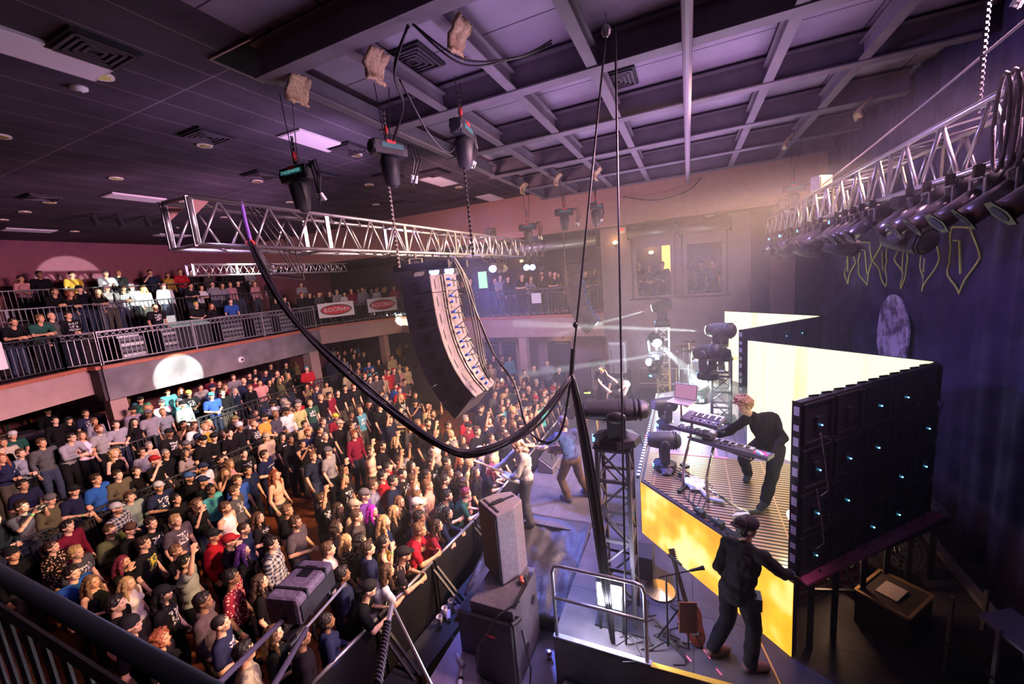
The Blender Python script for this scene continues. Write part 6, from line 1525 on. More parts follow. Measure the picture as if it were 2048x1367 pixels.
def person_parts(r):
    x, y, z, yaw, s, c = r; sex, hs, hc, top, tc, pat, pose, ex = parse(c); g = 1.22 if 'F' in ex else 1.0
    return x, y, z, yaw, s, sex, hs, hc, top, tc, pat, pose, ex, g
for i, r in enumerate(rows[:NI]):
    x, y, z, yaw, s, sex, hs, hc, top, tc, pat, pose, ex, g = person_parts(r)
    o = bpy.data.objects.new('person', lib('body', pose, sex, g)); COL.objects.link(o)
    o.location = (x, y, z+.0); o.rotation_euler = (0, 0, yaw); o.scale = (s, s, s)
    sk = random.choice(SKIN); 
    if 'k' == hc and random.random() < .25: sk = (.28, .15, .09)
    o.color = (*sk, 0.15 if 'B' in ex else (0.85 if sex == 'm' and random.random() < .4 else 1.0))
    tag(o, labs[i], 'person', 'concert crowd')
    J = joints(pose, sex, g=g); H = headM(J)
    if top != '0':
        sh = link('shirt', lib(top, pose, sex, g), o, tuple(v*random.uniform(.85, 1.2) for v in CC[tc]))
        if pat in PAT: sh.material_slots[0].link = 'OBJECT'; sh.material_slots[0].material = PAT[pat]
        if pat == 'm':
            for k, ln in enumerate(('SHUT', 'UP &', 'MOSH')): text(ln, 'shirt_lettering', .10, M_shirt_letters, sh, frame((.155, 0, 1.37-k*.095), (0, 1, 0), (0, 0, 1)))
        if pat == 'i': text('I AM NOT', 'shirt_lettering', .06, M_shirt_letters, sh, frame((.150, 0, 1.34), (0, 1, 0), (0, 0, 1)))
    link('trousers', lib('trousers', pose, sex, g), o, random.choice(TROU)); link('shoes', lib('shoes', pose, sex, g), o)
    hat = [e for e in ex if len(e) == 2 and e[0] in 'CWN']
    if hs != 'o': link('hair', hair_mesh('z' if hat and hs in 's' else hs), o, HC[hc], H)
    if hat: link('beanie' if hat[0][0] == 'N' else 'cap', hat_mesh('N' if hat[0][0] == 'N' else 'C'), o, CC.get(hat[0][1], CC['K']), H @ hatm(hat[0][0]))
    if 'G' in ex: glasses(o, H)
    if i < 160 and (i % 3 == 0) and top in 'tk0':
        wb = MB(); w_, e_ = J['wR'], J['eR']; d_ = (w_-e_).normalized(); wb.tube([w_-d_*.035, w_-d_*.02], [.033, .032], 10); wb.build('wristband', M_band, o)
    if pose == 'p':
        p = link('phone', phone_m, None); M = Matrix.Translation((x, y, z)) @ Matrix.Rotation(yaw, 4, 'Z') @ Matrix.Scale(s, 4) @ Matrix.Translation((.42, 0, 1.60)); p.matrix_world = M
        link('phone_screen', scr_m, p); tag(p, ('phone held up by the ' + short_desc(r[5]).replace(' and ', ', ') + ' person ' + zone(x, y, z))[:110], 'phone')
# the farthest onlookers, beyond the three hundred nearest, as one crowd
def low(kind, pose, sex, g):
    k = ('low', kind, pose, sex, g)
    if k not in LIB:
        J = joints(pose, sex, g=g)
        src = {'body': lambda: (body_mb(J), .024), 'trousers': lambda: (trouser_mb(J), .045)}.get(kind, lambda: (shirt_mb(J, kind, .022), .034))()
        m = remesh(src[0], src[1], 'low', 1 if kind == 'body' else 1)
        import numpy as np
        co = np.zeros(len(m.vertices)*3); m.vertices.foreach_get('co', co); LIB[k] = (co.reshape(-1, 3), [tuple(p.vertices) for p in m.polygons])
    return LIB[k]
def low_hair(style):
    k = ('lowh', style)
    if k not in LIB:
        import numpy as np
        m = remesh(hair_mb(style), .024, 'low', 0); co = np.zeros(len(m.vertices)*3); m.vertices.foreach_get('co', co); LIB[k] = (co.reshape(-1, 3), [tuple(p.vertices) for p in m.polygons])
    return LIB[k]
def far_crowd(rs):
    import numpy as np
    VS = []; FS = []; CS = []; off = 0
    def put(geo, M, col):
        nonlocal off
        co, fs = geo; A = np.array(M); P = co @ A[:3, :3].T + A[:3, 3]; VS.append(P); FS.extend([tuple(i+off for i in f) for f in fs]); CS.append(np.tile([*col, 1], (len(P), 1))); off += len(P)
    for r in rs:
        x, y, z, yaw, s, sex, hs, hc, top, tc, pat, pose, ex, g = person_parts(r)
        M = Matrix.Translation((x, y, z)) @ Matrix.Rotation(yaw, 4, 'Z') @ Matrix.Scale(s, 4); H = headM(joints(pose, sex, g=g))
        put(low('body', pose, sex, g), M, random.choice(SKIN)); put(low('trousers', pose, sex, g), M, random.choice(TROU))
        if top != '0': put(low(top, pose, sex, g), M, CC[tc])
        if hs != 'o': put(low_hair(hs if hs != 'z' else 's'), M @ H, HC[hc] if not [e for e in ex if len(e) == 2 and e[0] in 'CWN'] else CC.get([e for e in ex if len(e) == 2][0][1], CC['K']))
    VS = np.vstack(VS); CS = np.vstack(CS); me = bpy.data.meshes.new('distant_crowd'); me.from_pydata(VS.tolist(), [], FS)
    a = me.color_attributes.new('tint', 'FLOAT_COLOR', 'POINT'); a.data.foreach_set('color', CS.ravel()); me.polygons.foreach_set('use_smooth', [True]*len(me.polygons))
    m = mat('crowd_tint', (.1, .1, .1), .75, spec=.2); nt = m.node_tree; at = nt.nodes.new('ShaderNodeAttribute'); at.attribute_name = 'tint'; nt.links.new(at.outputs['Color'], nt.nodes['Principled BSDF'].inputs['Base Color'])
    me.materials.append(m); o = bpy.data.objects.new('distant_crowd', me); COL.objects.link(o)
    tag(o, 'farthest small onlookers on the rear and right balconies and below them', 'crowd', None, 'stuff')
far_crowd(rows[NI:])
# ================================================================ performers and crew (one continuous body each)
def figure(name, label, base, jw, sex, skin, top, topcol, hair, haircol, trou, shoes=(.02, .02, .022), shirt_e=.018, alpha=1.0, hat=None, hatcol=None, vox=.0085, extra=None, capw=False):
    b = V(base); J = joints('s', sex)
    for k, v in jw.items(): J[k] = (V(v)-b) if k in ('pelvis', 'chest', 'neck', 'head', 'sL', 'sR', 'eL', 'eR', 'wL', 'wR', 'hipL', 'hipR', 'kL', 'kR', 'aL', 'aR') else v
    for k in ('tL', 'tR'): J[k] = V(J[k]).normalized()
    bm_ = body_mb(J, True); me = remesh(bm_, vox, name, 2); paint_face(me, J); me.materials.append(M_skin)
    o = bpy.data.objects.new(name, me); COL.objects.link(o); o.location = b; o.color = (*skin, alpha); tag(o, label, 'person')
    m = remesh(shirt_mb(J, top, shirt_e), .012, 'shirt', 2, .016, 9); m.materials.append(M_cloth); link('shirt', m, o, topcol)
    m = remesh(trouser_mb(J, .022), .014, 'trousers', 2, .010, 9); m.materials.append(M_cloth); link('trousers', m, o, trou)
    for s in 'LR': m = remesh(shoe_mb(J, s), .012, 'shoe', 1); m.materials.append(M_cloth); link('shoe', m, o, shoes)
    H = headM(J)
    link('hair', hair_mesh(hair, .0085), o, haircol, H)
    if hat: link('cap', hat_mesh('C'), o, hatcol, H @ (Matrix.Rotation(PI, 4, 'Z') if capw else Matrix.Identity(4)))
    return o, J, H
# keyboard player on the riser, lunging over the keys
kb = (6.25, -.85, 2.165)
kp, J, H = figure('person', 'keyboard player in black shirt with wild blond brown hair lunging over the keyboard', kb, dict(
    pelvis=(6.36, -1.03, 2.99), chest=(6.25, -.93, 3.30), neck=(6.15, -.80, 3.47), head=(6.10, -.70, 3.61), hy=rad(112), hp=rad(18),
    sL=(6.10, -.72, 3.42), sR=(6.31, -1.06, 3.40), eL=(6.12, -.50, 3.22), wL=(6.17, -.30, 3.10), eR=(6.12, -1.16, 3.16), wR=(5.92, -1.00, 3.02),
    hipR=(6.31, -1.12, 2.93), hipL=(6.42, -.94, 2.95), kR=(6.03, -1.02, 2.66), aR=(6.02, -.94, 2.27), kL=(6.46, -.72, 2.66), aL=(6.78, -.82, 2.27),
    tR=(-.5, .3, 0), tL=(-.9, .25, 0), hdL=(-.2, .6, -.3), pnL=(0, -.2, -1), hdR=(-.35, .45, -.1), pnR=(-.3, .6, -.5), curl=.55), 'm', (.62, .36, .27), 'l', (.018, .014, .014), 'w', (.34, .17, .09), (.02, .018, .02))
# stagehand with his back to the camera, hand on the riser corner
sb = (4.38, -.45, 1.2)
sh, J, H = figure('person', 'stagehand in black long sleeved shirt and backwards cap walking with one hand on the riser', sb, dict(
    pelvis=(4.39, -.44, 2.10), chest=(4.42, -.50, 2.43), neck=(4.44, -.52, 2.64), head=(4.47, -.535, 2.80), hy=rad(-70), hp=0,
    sL=(4.52, -.36, 2.56), sR=(4.32, -.68, 2.58), eL=(4.46, -.26, 2.28), wL=(4.62, -.34, 2.06), eR=(4.42, -.86, 2.36), wR=(4.64, -.96, 2.22),
    hipL=(4.44, -.36, 2.04), hipR=(4.34, -.53, 2.04), kL=(4.50, -.36, 1.62), aL=(4.36, -.20, 1.30), kR=(4.40, -.60, 1.66), aR=(4.30, -.56, 1.285),
    tL=(.45, -.8, 0), tR=(.35, -.9, 0), hdR=(.7, -.5, -.25), pnR=(0, 0, -1), hdL=(.5, -.5, .1)), 'm', (.50, .28, .2), 'l', (.022, .018, .02), 's', (.03, .018, .014), (.018, .017, .02), shoes=(.20, .11, .10), hat='C', hatcol=(.03, .02, .025), capw=True)
c = MB(); c.box((0, 0, 0), (.14, .10, .14)); pc = c.build('belt_pouch', M_blackp, sh); pc.location = (-.03, -.16, .84)
c = MB().tube([(.02, .03, .98), (-.05, .0, .80), (.02, -.22, .78)], .008, 6).build('radio_cable', M_cable, sh)
text('G', 'back_print', .20, mat('faint_print', (.07, .05, .05), .7), sh, frame((-.075, -.055, 1.22), (.45, -.85, 0), (0, 0, 1)))
# guitarist at the near front corner
gb = (6.1, 2.75, 1.2)
ga, J, H = figure('person', 'guitarist in grey shirt with curly blond hair playing at the near corner of the stage', gb, dict(
    pelvis=(6.11, 2.72, 2.10), chest=(6.12, 2.76, 2.42), neck=(6.11, 2.80, 2.60), head=(6.08, 2.86, 2.74), hy=rad(115), hp=rad(28),
    sL=(6.26, 2.88, 2.54), sR=(5.98, 2.68, 2.53), eL=(6.22, 3.14, 2.30), wL=(6.02, 3.32, 2.22), eR=(5.86, 2.78, 2.24), wR=(5.98, 2.98, 2.10),
    hipL=(6.18, 2.78, 2.05), hipR=(6.03, 2.70, 2.05), kL=(6.22, 2.84, 1.66), kR=(6.0, 2.74, 1.66), aL=(6.22, 2.78, 1.29), aR=(5.98, 2.66, 1.29),
    tL=(.1, 1, 0), tR=(-.2, 1, 0), hdL=(-.4, .5, .3), pnL=(0, -.5, 1), hdR=(.3, .8, -.2), pnR=(.8, -.4, 0), curl=.7), 'm', (.62, .38, .3), 'l', (.30, .29, .29), 'c', (.45, .26, .17), (.05, .05, .06))
mb = MB().box((0, 0, 0), (.012, .15, .17)); w_ = mb.build('reflective_patch', mat('patch_glow_white', (.9, .9, .85), .4, emit=(1, 1, .82), estr=1.6), ga); w_.location = (-.04, -.115, 1.2); w_.rotation_euler = (0, 0, rad(65))  # reflected light put into the patch as its own glow
# bassist further in
bb_ = (7.04, 2.2, 1.2)
ba, J, H = figure('person', 'bassist in dark blue shirt standing with his back to the camera at the stage front', bb_, dict(
    pelvis=(7.04, 2.14, 2.12), chest=(7.04, 2.20, 2.45), neck=(7.05, 2.23, 2.64), head=(7.06, 2.26, 2.80), hy=rad(60), hp=rad(15),
    sL=(6.90, 2.36, 2.58), sR=(7.16, 2.08, 2.58), eL=(6.88, 2.60, 2.34), wL=(7.02, 2.80, 2.22), eR=(7.20, 2.14, 2.28), wR=(7.20, 2.40, 2.12),
    hipL=(6.97, 2.20, 2.06), hipR=(7.12, 2.08, 2.06), kL=(6.98, 2.36, 1.66), aL=(6.94, 2.22, 1.29), kR=(7.20, 2.04, 1.66), aR=(7.24, 1.90, 1.29),
    tL=(.4, 1, 0), tR=(.6, .8, 0), hdL=(.2, .6, .3), hdR=(-.3, .6, -.3), pnR=(-.6, -.2, 0), curl=.6), 'm', (.55, .33, .28), 't', (.03, .035, .10), 's', (.06, .04, .04), (.07, .045, .035), shoes=(.05, .06, .12))
# singer, head thrown back
vb = (9.92, 1.68, 1.2)
vo, J, H = figure('person', 'singer with long white blond hair leaning back with both tattooed arms flung up', vb, dict(
    pelvis=(9.93, 1.68, 2.08), chest=(9.92, 1.60, 2.42), neck=(9.93, 1.52, 2.60), head=(9.93, 1.50, 2.75), hy=rad(95), hp=rad(-35),
    sL=(9.78, 1.60, 2.54), sR=(10.08, 1.58, 2.54), eL=(9.72, 1.84, 2.62), wL=(9.74, 2.04, 2.80), eR=(10.06, 1.74, 2.80), wR=(9.98, 1.92, 2.98),
    hipL=(9.86, 1.68, 2.02), hipR=(10.0, 1.68, 2.02), kL=(9.84, 1.84, 1.64), aL=(9.82, 1.86, 1.29), kR=(10.04, 1.74, 1.64), aR=(10.1, 1.56, 1.29),
    tL=(-.1, 1, 0), tR=(.2, 1, 0), hdL=(0, .4, .7), hdR=(0, .3, .8), curl=.15), 'm', (.6, .38, .34), 't', (.02, .02, .024), 'L', (.80, .68, .62), (.03, .03, .035))
dr_, J, H = figure('person', 'drummer in a dark shirt half hidden behind the drum kit in the haze', (12.15, -.75, 2.165), dict(
    pelvis=(12.15, -.75, 2.72), chest=(12.12, -.70, 3.04), neck=(12.10, -.67, 3.22), head=(12.08, -.64, 3.38), hy=rad(130), hp=rad(10),
    sL=(11.98, -.78, 3.16), sR=(12.24, -.56, 3.16), eL=(11.86, -.62, 3.0), wL=(11.80, -.38, 3.05), eR=(12.22, -.36, 3.1), wR=(12.08, -.16, 3.25),
    hipL=(12.07, -.80, 2.68), hipR=(12.22, -.70, 2.68), kL=(11.85, -.45, 2.68), aL=(11.82, -.35, 2.27), kR=(12.15, -.25, 2.68), aR=(12.12, -.15, 2.27), tL=(-.4, .8, 0), tR=(-.3, .9, 0)), 'm', (.55, .35, .28), 't', (.02, .02, .025), 's', (.04, .02, .02), (.03, .03, .03), vox=.012)
tech, J, H = figure('person', 'dark dressed stage tech standing behind the singer at the far side', (11.4, 2.35, 1.2), dict(
    {k: v for k, v in {kk: (V((11.4, 2.35, 1.2)) + Matrix.Rotation(rad(150), 3, 'Z') @ joints('s', 'm')[kk]) for kk in ('pelvis', 'chest', 'neck', 'head', 'sL', 'sR', 'eL', 'eR', 'wL', 'wR', 'hipL', 'hipR', 'kL', 'kR', 'aL', 'aR')}.items()}, hy=rad(150), tL=(-.8, .5, 0), tR=(-.8, .5, 0)), 'm', (.5, .3, .25), 't', (.03, .03, .06), 's', (.03, .02, .02), (.02, .02, .03), vox=.012)

# guitars
def guitar(name, label, body_c, neck_dir, face, L, col, neckcol, bodyL=.40, headst=True):
    nd = V(neck_dir).normalized(); fn = V(face).normalized(); fn = (fn-nd*fn.dot(nd)).normalized(); sd = nd.cross(fn)
    M = Matrix(((nd.x, sd.x, fn.x, body_c[0]), (nd.y, sd.y, fn.y, body_c[1]), (nd.z, sd.z, fn.z, body_c[2]), (0, 0, 0, 1)))
    t = thing(name, label, 'guitar', (0, 0, 0)); t.matrix_world = M
    n = 28; out = []
    for k in range(n):
        a = 2*PI*k/n; r = .155+.028*math.cos(2*a)-.018*math.cos(3*a+.5); out.append((r*math.cos(a)*1.25, r*math.sin(a)))
    MB().prism(out, -.02, .022).build('body', mat('guitar_'+name+str(col[0]), col, .25), t, bevel=.006)
    MB().bar((.15, 0, .025), (L-.16, 0, .025), .05, .022).build('neck', neckcol, t)
    MB().add([(L-.17, -.026, .014), (L-.17, .026, .014), (L+.0, .045, .008), (L+.0, -.03, .008), (L-.17, -.026, .03), (L-.17, .026, .03), (L, .045, .024), (L, -.03, .024)], [(0, 3, 2, 1), (4, 5, 6, 7), (0, 1, 5, 4), (1, 2, 6, 5), (2, 3, 7, 6), (3, 0, 4, 7)]).build('headstock', neckcol, t)
    for k in range(6): MB().cyl((L-.14+k*.025, .03, .02), (L-.14+k*.025, .055, .02), .006, 6).build('tuning_peg', M_alu, t)
    st = MB()
    for k in range(4): st.bar((-.12, -.015+.01*k, .036), (L-.15, -.012+.008*k, .040), .0015, .0015)
    st.build('strings', M_alu, t); MB().box((0, 0, .026), (.05, .09, .012)).build('pickup', M_black, t); MB().box((-.11, 0, .026), (.03, .09, .014)).build('bridge', M_alu, t)
    return t
M_maple = mat('maple_neck', (.60, .40, .20), .35); M_rosew = mat('rosewood_neck', (.06, .03, .02), .4)
guitar('electric_guitar', 'pale electric guitar with maple neck held by the curly haired guitarist', (6.02, 2.96, 2.10), (-.06, .60, .22), (.1, .3, 1), .78, (.72, .68, .55), M_maple)
guitar('bass_guitar', 'electric bass held by the bassist, neck pointing to the crowd', (7.18, 2.45, 2.16), (-.32, .60, .16), (.4, .6, .5), .95, (.08, .03, .03), M_maple)
guitar('electric_guitar', 'dark red guitar resting on the floor stand at the stage wing', (4.52, .02, 1.42), (.30, .22, .66), (-.8, -.1, .35), .80, (.22, .04, .02), M_rosew)

# keyboards and stand
ks = thing('keyboard_stand', 'chrome curved tube keyboard stand on the riser grille', 'stand', (5.95, -.35, 2.165))
def rel(p, o=(5.95, -.35, 2.165)): return V(p)-V(o)
M_chrome = mat('chrome_tube', (.75, .72, .74), .15, 1.0)
for (a, m1, b) in [((6.28, .12, 2.19), (6.14, .10, 2.65), (6.06, .0, 3.12)), ((5.90, -.22, 2.19), (5.86, -.20, 2.6), (5.98, -.30, 3.04)), ((5.98, -.30, 3.04), (5.88, -.42, 3.06), (5.80, -.60, 3.06)), ((6.06, .0, 3.12), (6.0, -.02, 3.35), (5.98, -.05, 3.5))]:
    MB().tube([rel(a), rel(V(a).lerp(V(m1), .5)+V((.02, 0, 0))), rel(m1), rel(V(m1).lerp(V(b), .5)), rel(b)], .021, 10).build('tube_leg', M_chrome, ks, True)
MB().tube([rel((5.90, -.22, 2.40)), rel((5.84, -.35, 2.36)), rel((5.78, -.58, 2.24)), rel((5.80, -.75, 2.19))], .02, 10).build('curved_foot', M_chrome, ks, True)
MB().cyl(rel((5.75, -.68, 2.19)), rel((5.90, -.90, 2.19)), .03, 10).build('rubber_foot', M_black, ks); MB().cyl(rel((6.10, .18, 2.19)), rel((6.36, .06, 2.19)), .03, 10).build('rubber_foot', M_black, ks)
MB().cyl(rel((6.08, .04, 3.10)), rel((5.66, -.72, 3.04)), .018, 8).build('crossbar', M_chrome, ks)
MB().cyl(rel((5.99, .06, 3.40)), rel((5.72, -.42, 3.36)), .016, 8).build('upper_crossbar', M_chrome, ks)
M_ivory = mat('ivory_keys', (.72, .70, .72), .3); M_kb = mat('keyboard_body', (.10, .085, .11), .4)
def keyboard(name, label, c, ax, tilt, L, W, nk, pads, lettering=None):
    a = V(ax).normalized(); up = V((0, 0, 1)); b = up.cross(a).normalized(); up2 = (up*math.cos(tilt)+b*math.sin(tilt)).normalized(); b = up2.cross(a)
    M = Matrix(((a.x, b.x, up2.x, c[0]), (a.y, b.y, up2.y, c[1]), (a.z, b.z, up2.z, c[2]), (0, 0, 0, 1)))
    t = thing(name, label, 'keyboard', (0, 0, 0)); t.matrix_world = M
    MB().box((0, 0, 0), (L, W, .055)).build('case', M_kb, t, bevel=.006)
    kx0 = -L/2+.10; kw = (L-.12-(.2 if pads else 0))/nk; wk = MB(); bk = MB()
    for i in range(nk):
        wk.box((kx0+kw*(i+.5), W*.22, .034), (kw*.92, W*.48, .014))
        if i % 7 not in (2, 6) and i < nk-1: bk.box((kx0+kw*(i+1), W*.13, .045), (kw*.5, W*.30, .014))
    wk.build('white_keys', M_ivory, t); bk.build('black_keys', M_black, t)
    cols = [(.8, .1, .1), (.1, .3, .9), (.8, .8, .8), (.7, .1, .5)]
    if pads:
        for i in range(4):
            for j in range(3): MB().box((L/2-.17+i*.042, -W*.25+j*.042, .032), (.034, .034, .012)).build('pad', mat('pad_%d' % ((i+j) % 4), cols[(i+j) % 4], .5, emit=cols[(i+j) % 4], estr=.5), t)
    for i in range(8): MB().cyl((-L/2+.15+i*.06, -W*.33, .03), (-L/2+.15+i*.06, -W*.33, .045), .012, 10).build('knob', M_chrome if i % 2 else M_black, t)
    if lettering: text(lettering, 'lettering', .045, M_white, t, frame((L/2-.14, W/2+.002, 0), (-1, 0, 0), (0, 0, 1)))
    return t
keyboard('keyboard', 'long keyboard with coloured pads that the player grips, lower tier', (5.86, -.50, 3.10), (-.42, -.86, -.03), .15, .98, .26, 25, True, 'M-AUDIO')
keyboard('keyboard', 'small keyboard on the far end of the lower tier of the stand', (6.05, -.02, 3.22), (-.42, -.86, -.05), .2, .62, .24, 15, False)
keyboard('synthesizer', 'compact synthesizer on the upper tier next to the laptop', (5.86, -.16, 3.47), (-.45, -.85, 0), -.15, .52, .28, 17, False)
lt = thing('laptop', 'open silver laptop on a stand above the keyboards', 'laptop', (6.02, .12, 3.66), rad(155))
MB().box((0, 0, 0), (.24, .34, .016)).build('keyboard_half', M_alu, lt, bevel=.003)
s_ = MB().box((0, 0, .115), (.010, .34, .23)).build('lid', M_alu, lt, bevel=.003); s_.location = (-.125, 0, .0); s_.rotation_euler = (0, rad(-14), 0)
q = MB().box((0.0065, 0, .115), (.002, .31, .20)).build('laptop_screen', mat('laptop_lit', (.2, .1, .15), .3, emit=(.50, .26, .34), estr=.7), s_)
MB().cyl((0, 0, -.01), (.0, 0, -.30), .014, 8).build('stand_post', M_chrome, lt); MB().bar((-.10, -.16, -.02), (.12, .16, -.02), .02, .015).bar((-.10, .16, -.02), (.12, -.16, -.02), .02, .015).build('stand_arms', M_chrome, lt)
# towel, bottles and pedals on the riser
def lump(name, lab, cat, c, r, m, amp=.05, seed=0, flat=.35):
    mb = MB().ell((0, 0, 0), (r[0], r[1], r[2]), 16, 10); me = remesh(mb, max(.01, min(r)*.25), name, 1, amp, 9+seed); me.materials.append(m); o = bpy.data.objects.new(name, me); COL.objects.link(o); o.location = c; return tag(o, lab, cat)
lump('towel', 'white towel dropped on the riser grille by the keyboard stand', 'towel', (6.40, -.05, 2.205), (.22, .14, .035), M_white, .05, 1)
lump('towel', 'dark bundled cloth at the riser front edge beside the pedals', 'towel', (6.75, .38, 2.215), (.20, .10, .045), mat('dark_towel', (.10, .08, .12), .9), .05, 4)
M_bot = mat('clear_bottle', (.75, .72, .78), .12, spec=.8)
for i, (x, y, a) in enumerate([(6.15, -.17, .4), (5.98, -.34, 1.2), (5.70, -.62, 2.0)]):
    t = thing('water_bottle', 'crumpled clear water bottle lying on the riser, %s' % ['next to the white towel', 'by the stand foot', 'nearest the video wall'][i], 'bottle', (x, y, 2.20), a, 'bottles on the riser'); MB().tube([(-.1, 0, 0), (-.09, 0, 0), (0, 0, .0), (.05, 0, 0), (.08, 0, 0), (.11, 0, 0)], [.02, .033, .03, .033, .02, .013], 12).build('bottle_body', M_bot, t, True); MB().cyl((.108, 0, 0), (.125, 0, 0), .015, 10).build('bottle_cap', M_white, t)
for i, (x, y) in enumerate([(6.62, .12), (6.95, .1), (5.62, -.1), (5.42, -.32)]):
    t = thing('effect_pedal', 'small black effect pedal on the riser front, %s' % ['beside the dark cloth', 'behind the dark cloth', 'in the middle of the near edge', 'nearest the stagehand'][i], 'pedal', (x, y, 2.19), rad(45), 'pedals on the riser'); MB().box((0, 0, .02), (.14, .09, .05)).build('housing', M_blackp, t, bevel=.005); MB().cyl((.03, 0, .04), (.03, 0, .06), .014, 8).build('footswitch', M_alu, t)
mb = MB()
for k in range(5): mb.tube([(6.6+.1*k, .3, 2.18), (6.4, .1-.1*k, 2.19), (6.0-.1*k, .1-.05*k, 2.18), (5.6-.05*k, -.2-.03*k, 2.18), (5.2, -.6+.03*k, 2.18)], .007, 6)
tag(mb.build('cable_run', M_cable), 'black cables strewn along the front edge of the riser', 'cable')

# drum kit
dk = thing('drum_kit', 'pale drum kit with cymbals in the haze on the far side of the riser', 'drum kit', (11.85, -.3, 2.165))
M_drum = mat('drum_shell', (.55, .52, .5), .3, .3); M_head = mat('drum_head', (.85, .85, .82), .5); M_cym = mat('cymbal_bronze', (.75, .55, .22), .22, 1.0)
MB().cyl((-.1, -.18, .3), (-.35, .12, .3), .28, 24).build('bass_drum', M_drum, dk); MB().cyl((-.352, .122, .3), (-.36, .13, .3), .27, 24).build('bass_drum_head', M_head, dk)
for (x, y, z, r, h_) in [(-.3, -.15, .68, .15, .2), (-.05, .1, .68, .15, .2), (.35, .15, .38, .2, .36), (-.4, -.5, .5, .17, .13)]:
    MB().cyl((x, y, z-h_/2), (x, y, z+h_/2), r, 20).build('drum', M_drum, dk); MB().cyl((x, y, z+h_/2), (x, y, z+h_/2+.006), r*.97, 20).build('drum_skin', M_head, dk)
for (x, y, z, r) in [(-.75, -.35, 1.0, .24), (-.5, .25, 1.15, .22), (.35, .45, 1.12, .24), (-.2, -.7, .9, .18), (.1, .3, 1.3, .2)]:
    MB().cyl((x, y, 0), (x, y, z), .013, 8).build('cymbal_stand', M_chrome, dk); MB().tube([(x, y, z), (x, y, z+.01), (x, y, z+.03)], [r, r*.5, .03], 24).build('cymbal', M_cym, dk)
def mic_stand(loc, h, boom, label, clip=None):
    t = thing('microphone_stand', label, 'stand', loc)
    MB().cyl((0, 0, .02), (0, 0, h), .011, 8).build('pole', M_black, t)
    for k in range(3): a = 2.1*k; MB().cyl((0, 0, .1), (.24*math.cos(a), .24*math.sin(a), .01), .009, 6).build('leg', M_black, t)
    e = V((0, 0, h))+V(boom); MB().cyl(V((0, 0, h))-V(boom)*.3, e, .008, 6).build('boom', M_black, t)
    MB().tube([e, e+V(boom).normalized()*.1, e+V(boom).normalized()*.16], [.014, .018, .026], 10).build('microphone', M_blackp if clip is None else clip, t)
    return t
mic_stand((10.7, .25, 2.165), 1.2, (.12, -.12, .05), 'tall microphone stand in front of the drum kit')
mic_stand((9.55, 2.6, 1.2), 1.40, (-.02, -.16, .02), 'singer microphone stand with a glowing green microphone', mat('green_mic', (.4, .7, .1), .4, emit=(.5, 1, .1), estr=1.2))
mic_stand((11.9, 2.1, 1.2), 1.55, (.3, .1, .3), 'boom microphone stand at the far side of the stage')
mic_stand((8.2, 2.95, 1.2), 1.45, (-.05, -.2, .05), 'microphone stand at the stage front behind the bassist')
t = thing('microphone', 'yellow microphone flying above the singer\'s hands', 'microphone', (9.98, 1.99, 3.09), .5); MB().tube([(0, .0, 0), (0, .12, .06)], [.012, .018], 10).build('handle', mat('yellow_mic', (.7, .6, .08), .4), t); MB().ell((0, .14, .07), (.026, .026, .026), 10, 8).build('grille_ball', M_steel, t)
t = thing('synth_table', 'folding table holding a glowing blue synthesizer near the singer', 'table', (9.6, 2.3, 1.2), rad(20))
MB().box((0, 0, .84), (.62, .34, .03)).build('table_top', mat('orange_wood', (.45, .16, .05), .5), t)
for s in (-1, 1):
    for r_ in (-1, 1): MB().bar((s*.27, r_*.14, .83), (-s*.2, r_*.14, 0), .025, .02).build('leg', mat('yellow_leg', (.5, .35, .12), .5), t)
q = thing('synthesizer', 'small synthesizer with cyan keys on the folding table', 'keyboard', (9.6, 2.3, 2.06), rad(20)); MB().box((0, 0, .025), (.55, .28, .045)).build('case', M_kb, q); kk = MB()
for i in range(15): kk.box((-.25+i*.035, -.04, .052), (.03, .15, .01))
kk.build('lit_keys', mat('cyan_keys', (.3, .6, .7), .4, emit=(.25, .75, .9), estr=.9), q)

# ================================================================ near side: subs, speaker, platform, rails
M_spk = mat('speaker_charcoal', (.085, .072, .092), .55, noise_amt=.25, scale=25, bump=.15)
M_grl = mat('speaker_grille', (.018, .016, .02), .6, noise_amt=.2, scale=60)
struct('floor_side_platform', MB().bb((2.0, 1.62, 0), (5.0, 3.22, .5)), mat('grey_platform', (.34, .29, .38), .6, noise_amt=.12, scale=5))
s = thing('subwoofer', 'tall black subwoofer stack with handle, nearest the camera beside the stage', 'speaker', (4.20, 2.34, .5))
MB().bb((-.40, -.31, 0), (.40, .30, 1.1)).build('cabinet', M_spk, s, bevel=.012)
MB().bb((-.46, -.29, .03), (-.40, .28, .95)).build('front_grille', M_grl, s, bevel=.01)
MB().bb((-.34, -.32, 1.1), (.30, -.27, 1.115)).build('top_groove_rail', M_black, s)
for x in (-.1, .22): MB().cyl((x, -.312, .75 if x > 0 else .3), (x, -.325, .75 if x > 0 else .3), .06, 16).build('recessed_handle', M_black, s)
MB().cyl((-.46, -.31, .98), (-.34, -.37, .98), .03, 10).cyl((-.34, -.37, .98), (-.34, -.31, .98), .02, 8).build('side_handle', M_black, s)
text('TURBO', 'lettering', .035, mat('red_letters', (.5, .02, .03), .5, emit=(.5, .02, .04), estr=.3), s, frame((-.463, 0, .72), (0, -1, 0), (0, 0, 1)))
s = thing('subwoofer', 'lower black subwoofer behind the tall stack on the crowd side', 'speaker', (4.30, 2.84, .5)); MB().bb((-.30, -.19, 0), (.60, .17, .66)).build('cabinet', M_spk, s, bevel=.012); MB().bb((-.28, -.17, .66), (.58, .15, .67)).build('top_grille', M_grl, s)
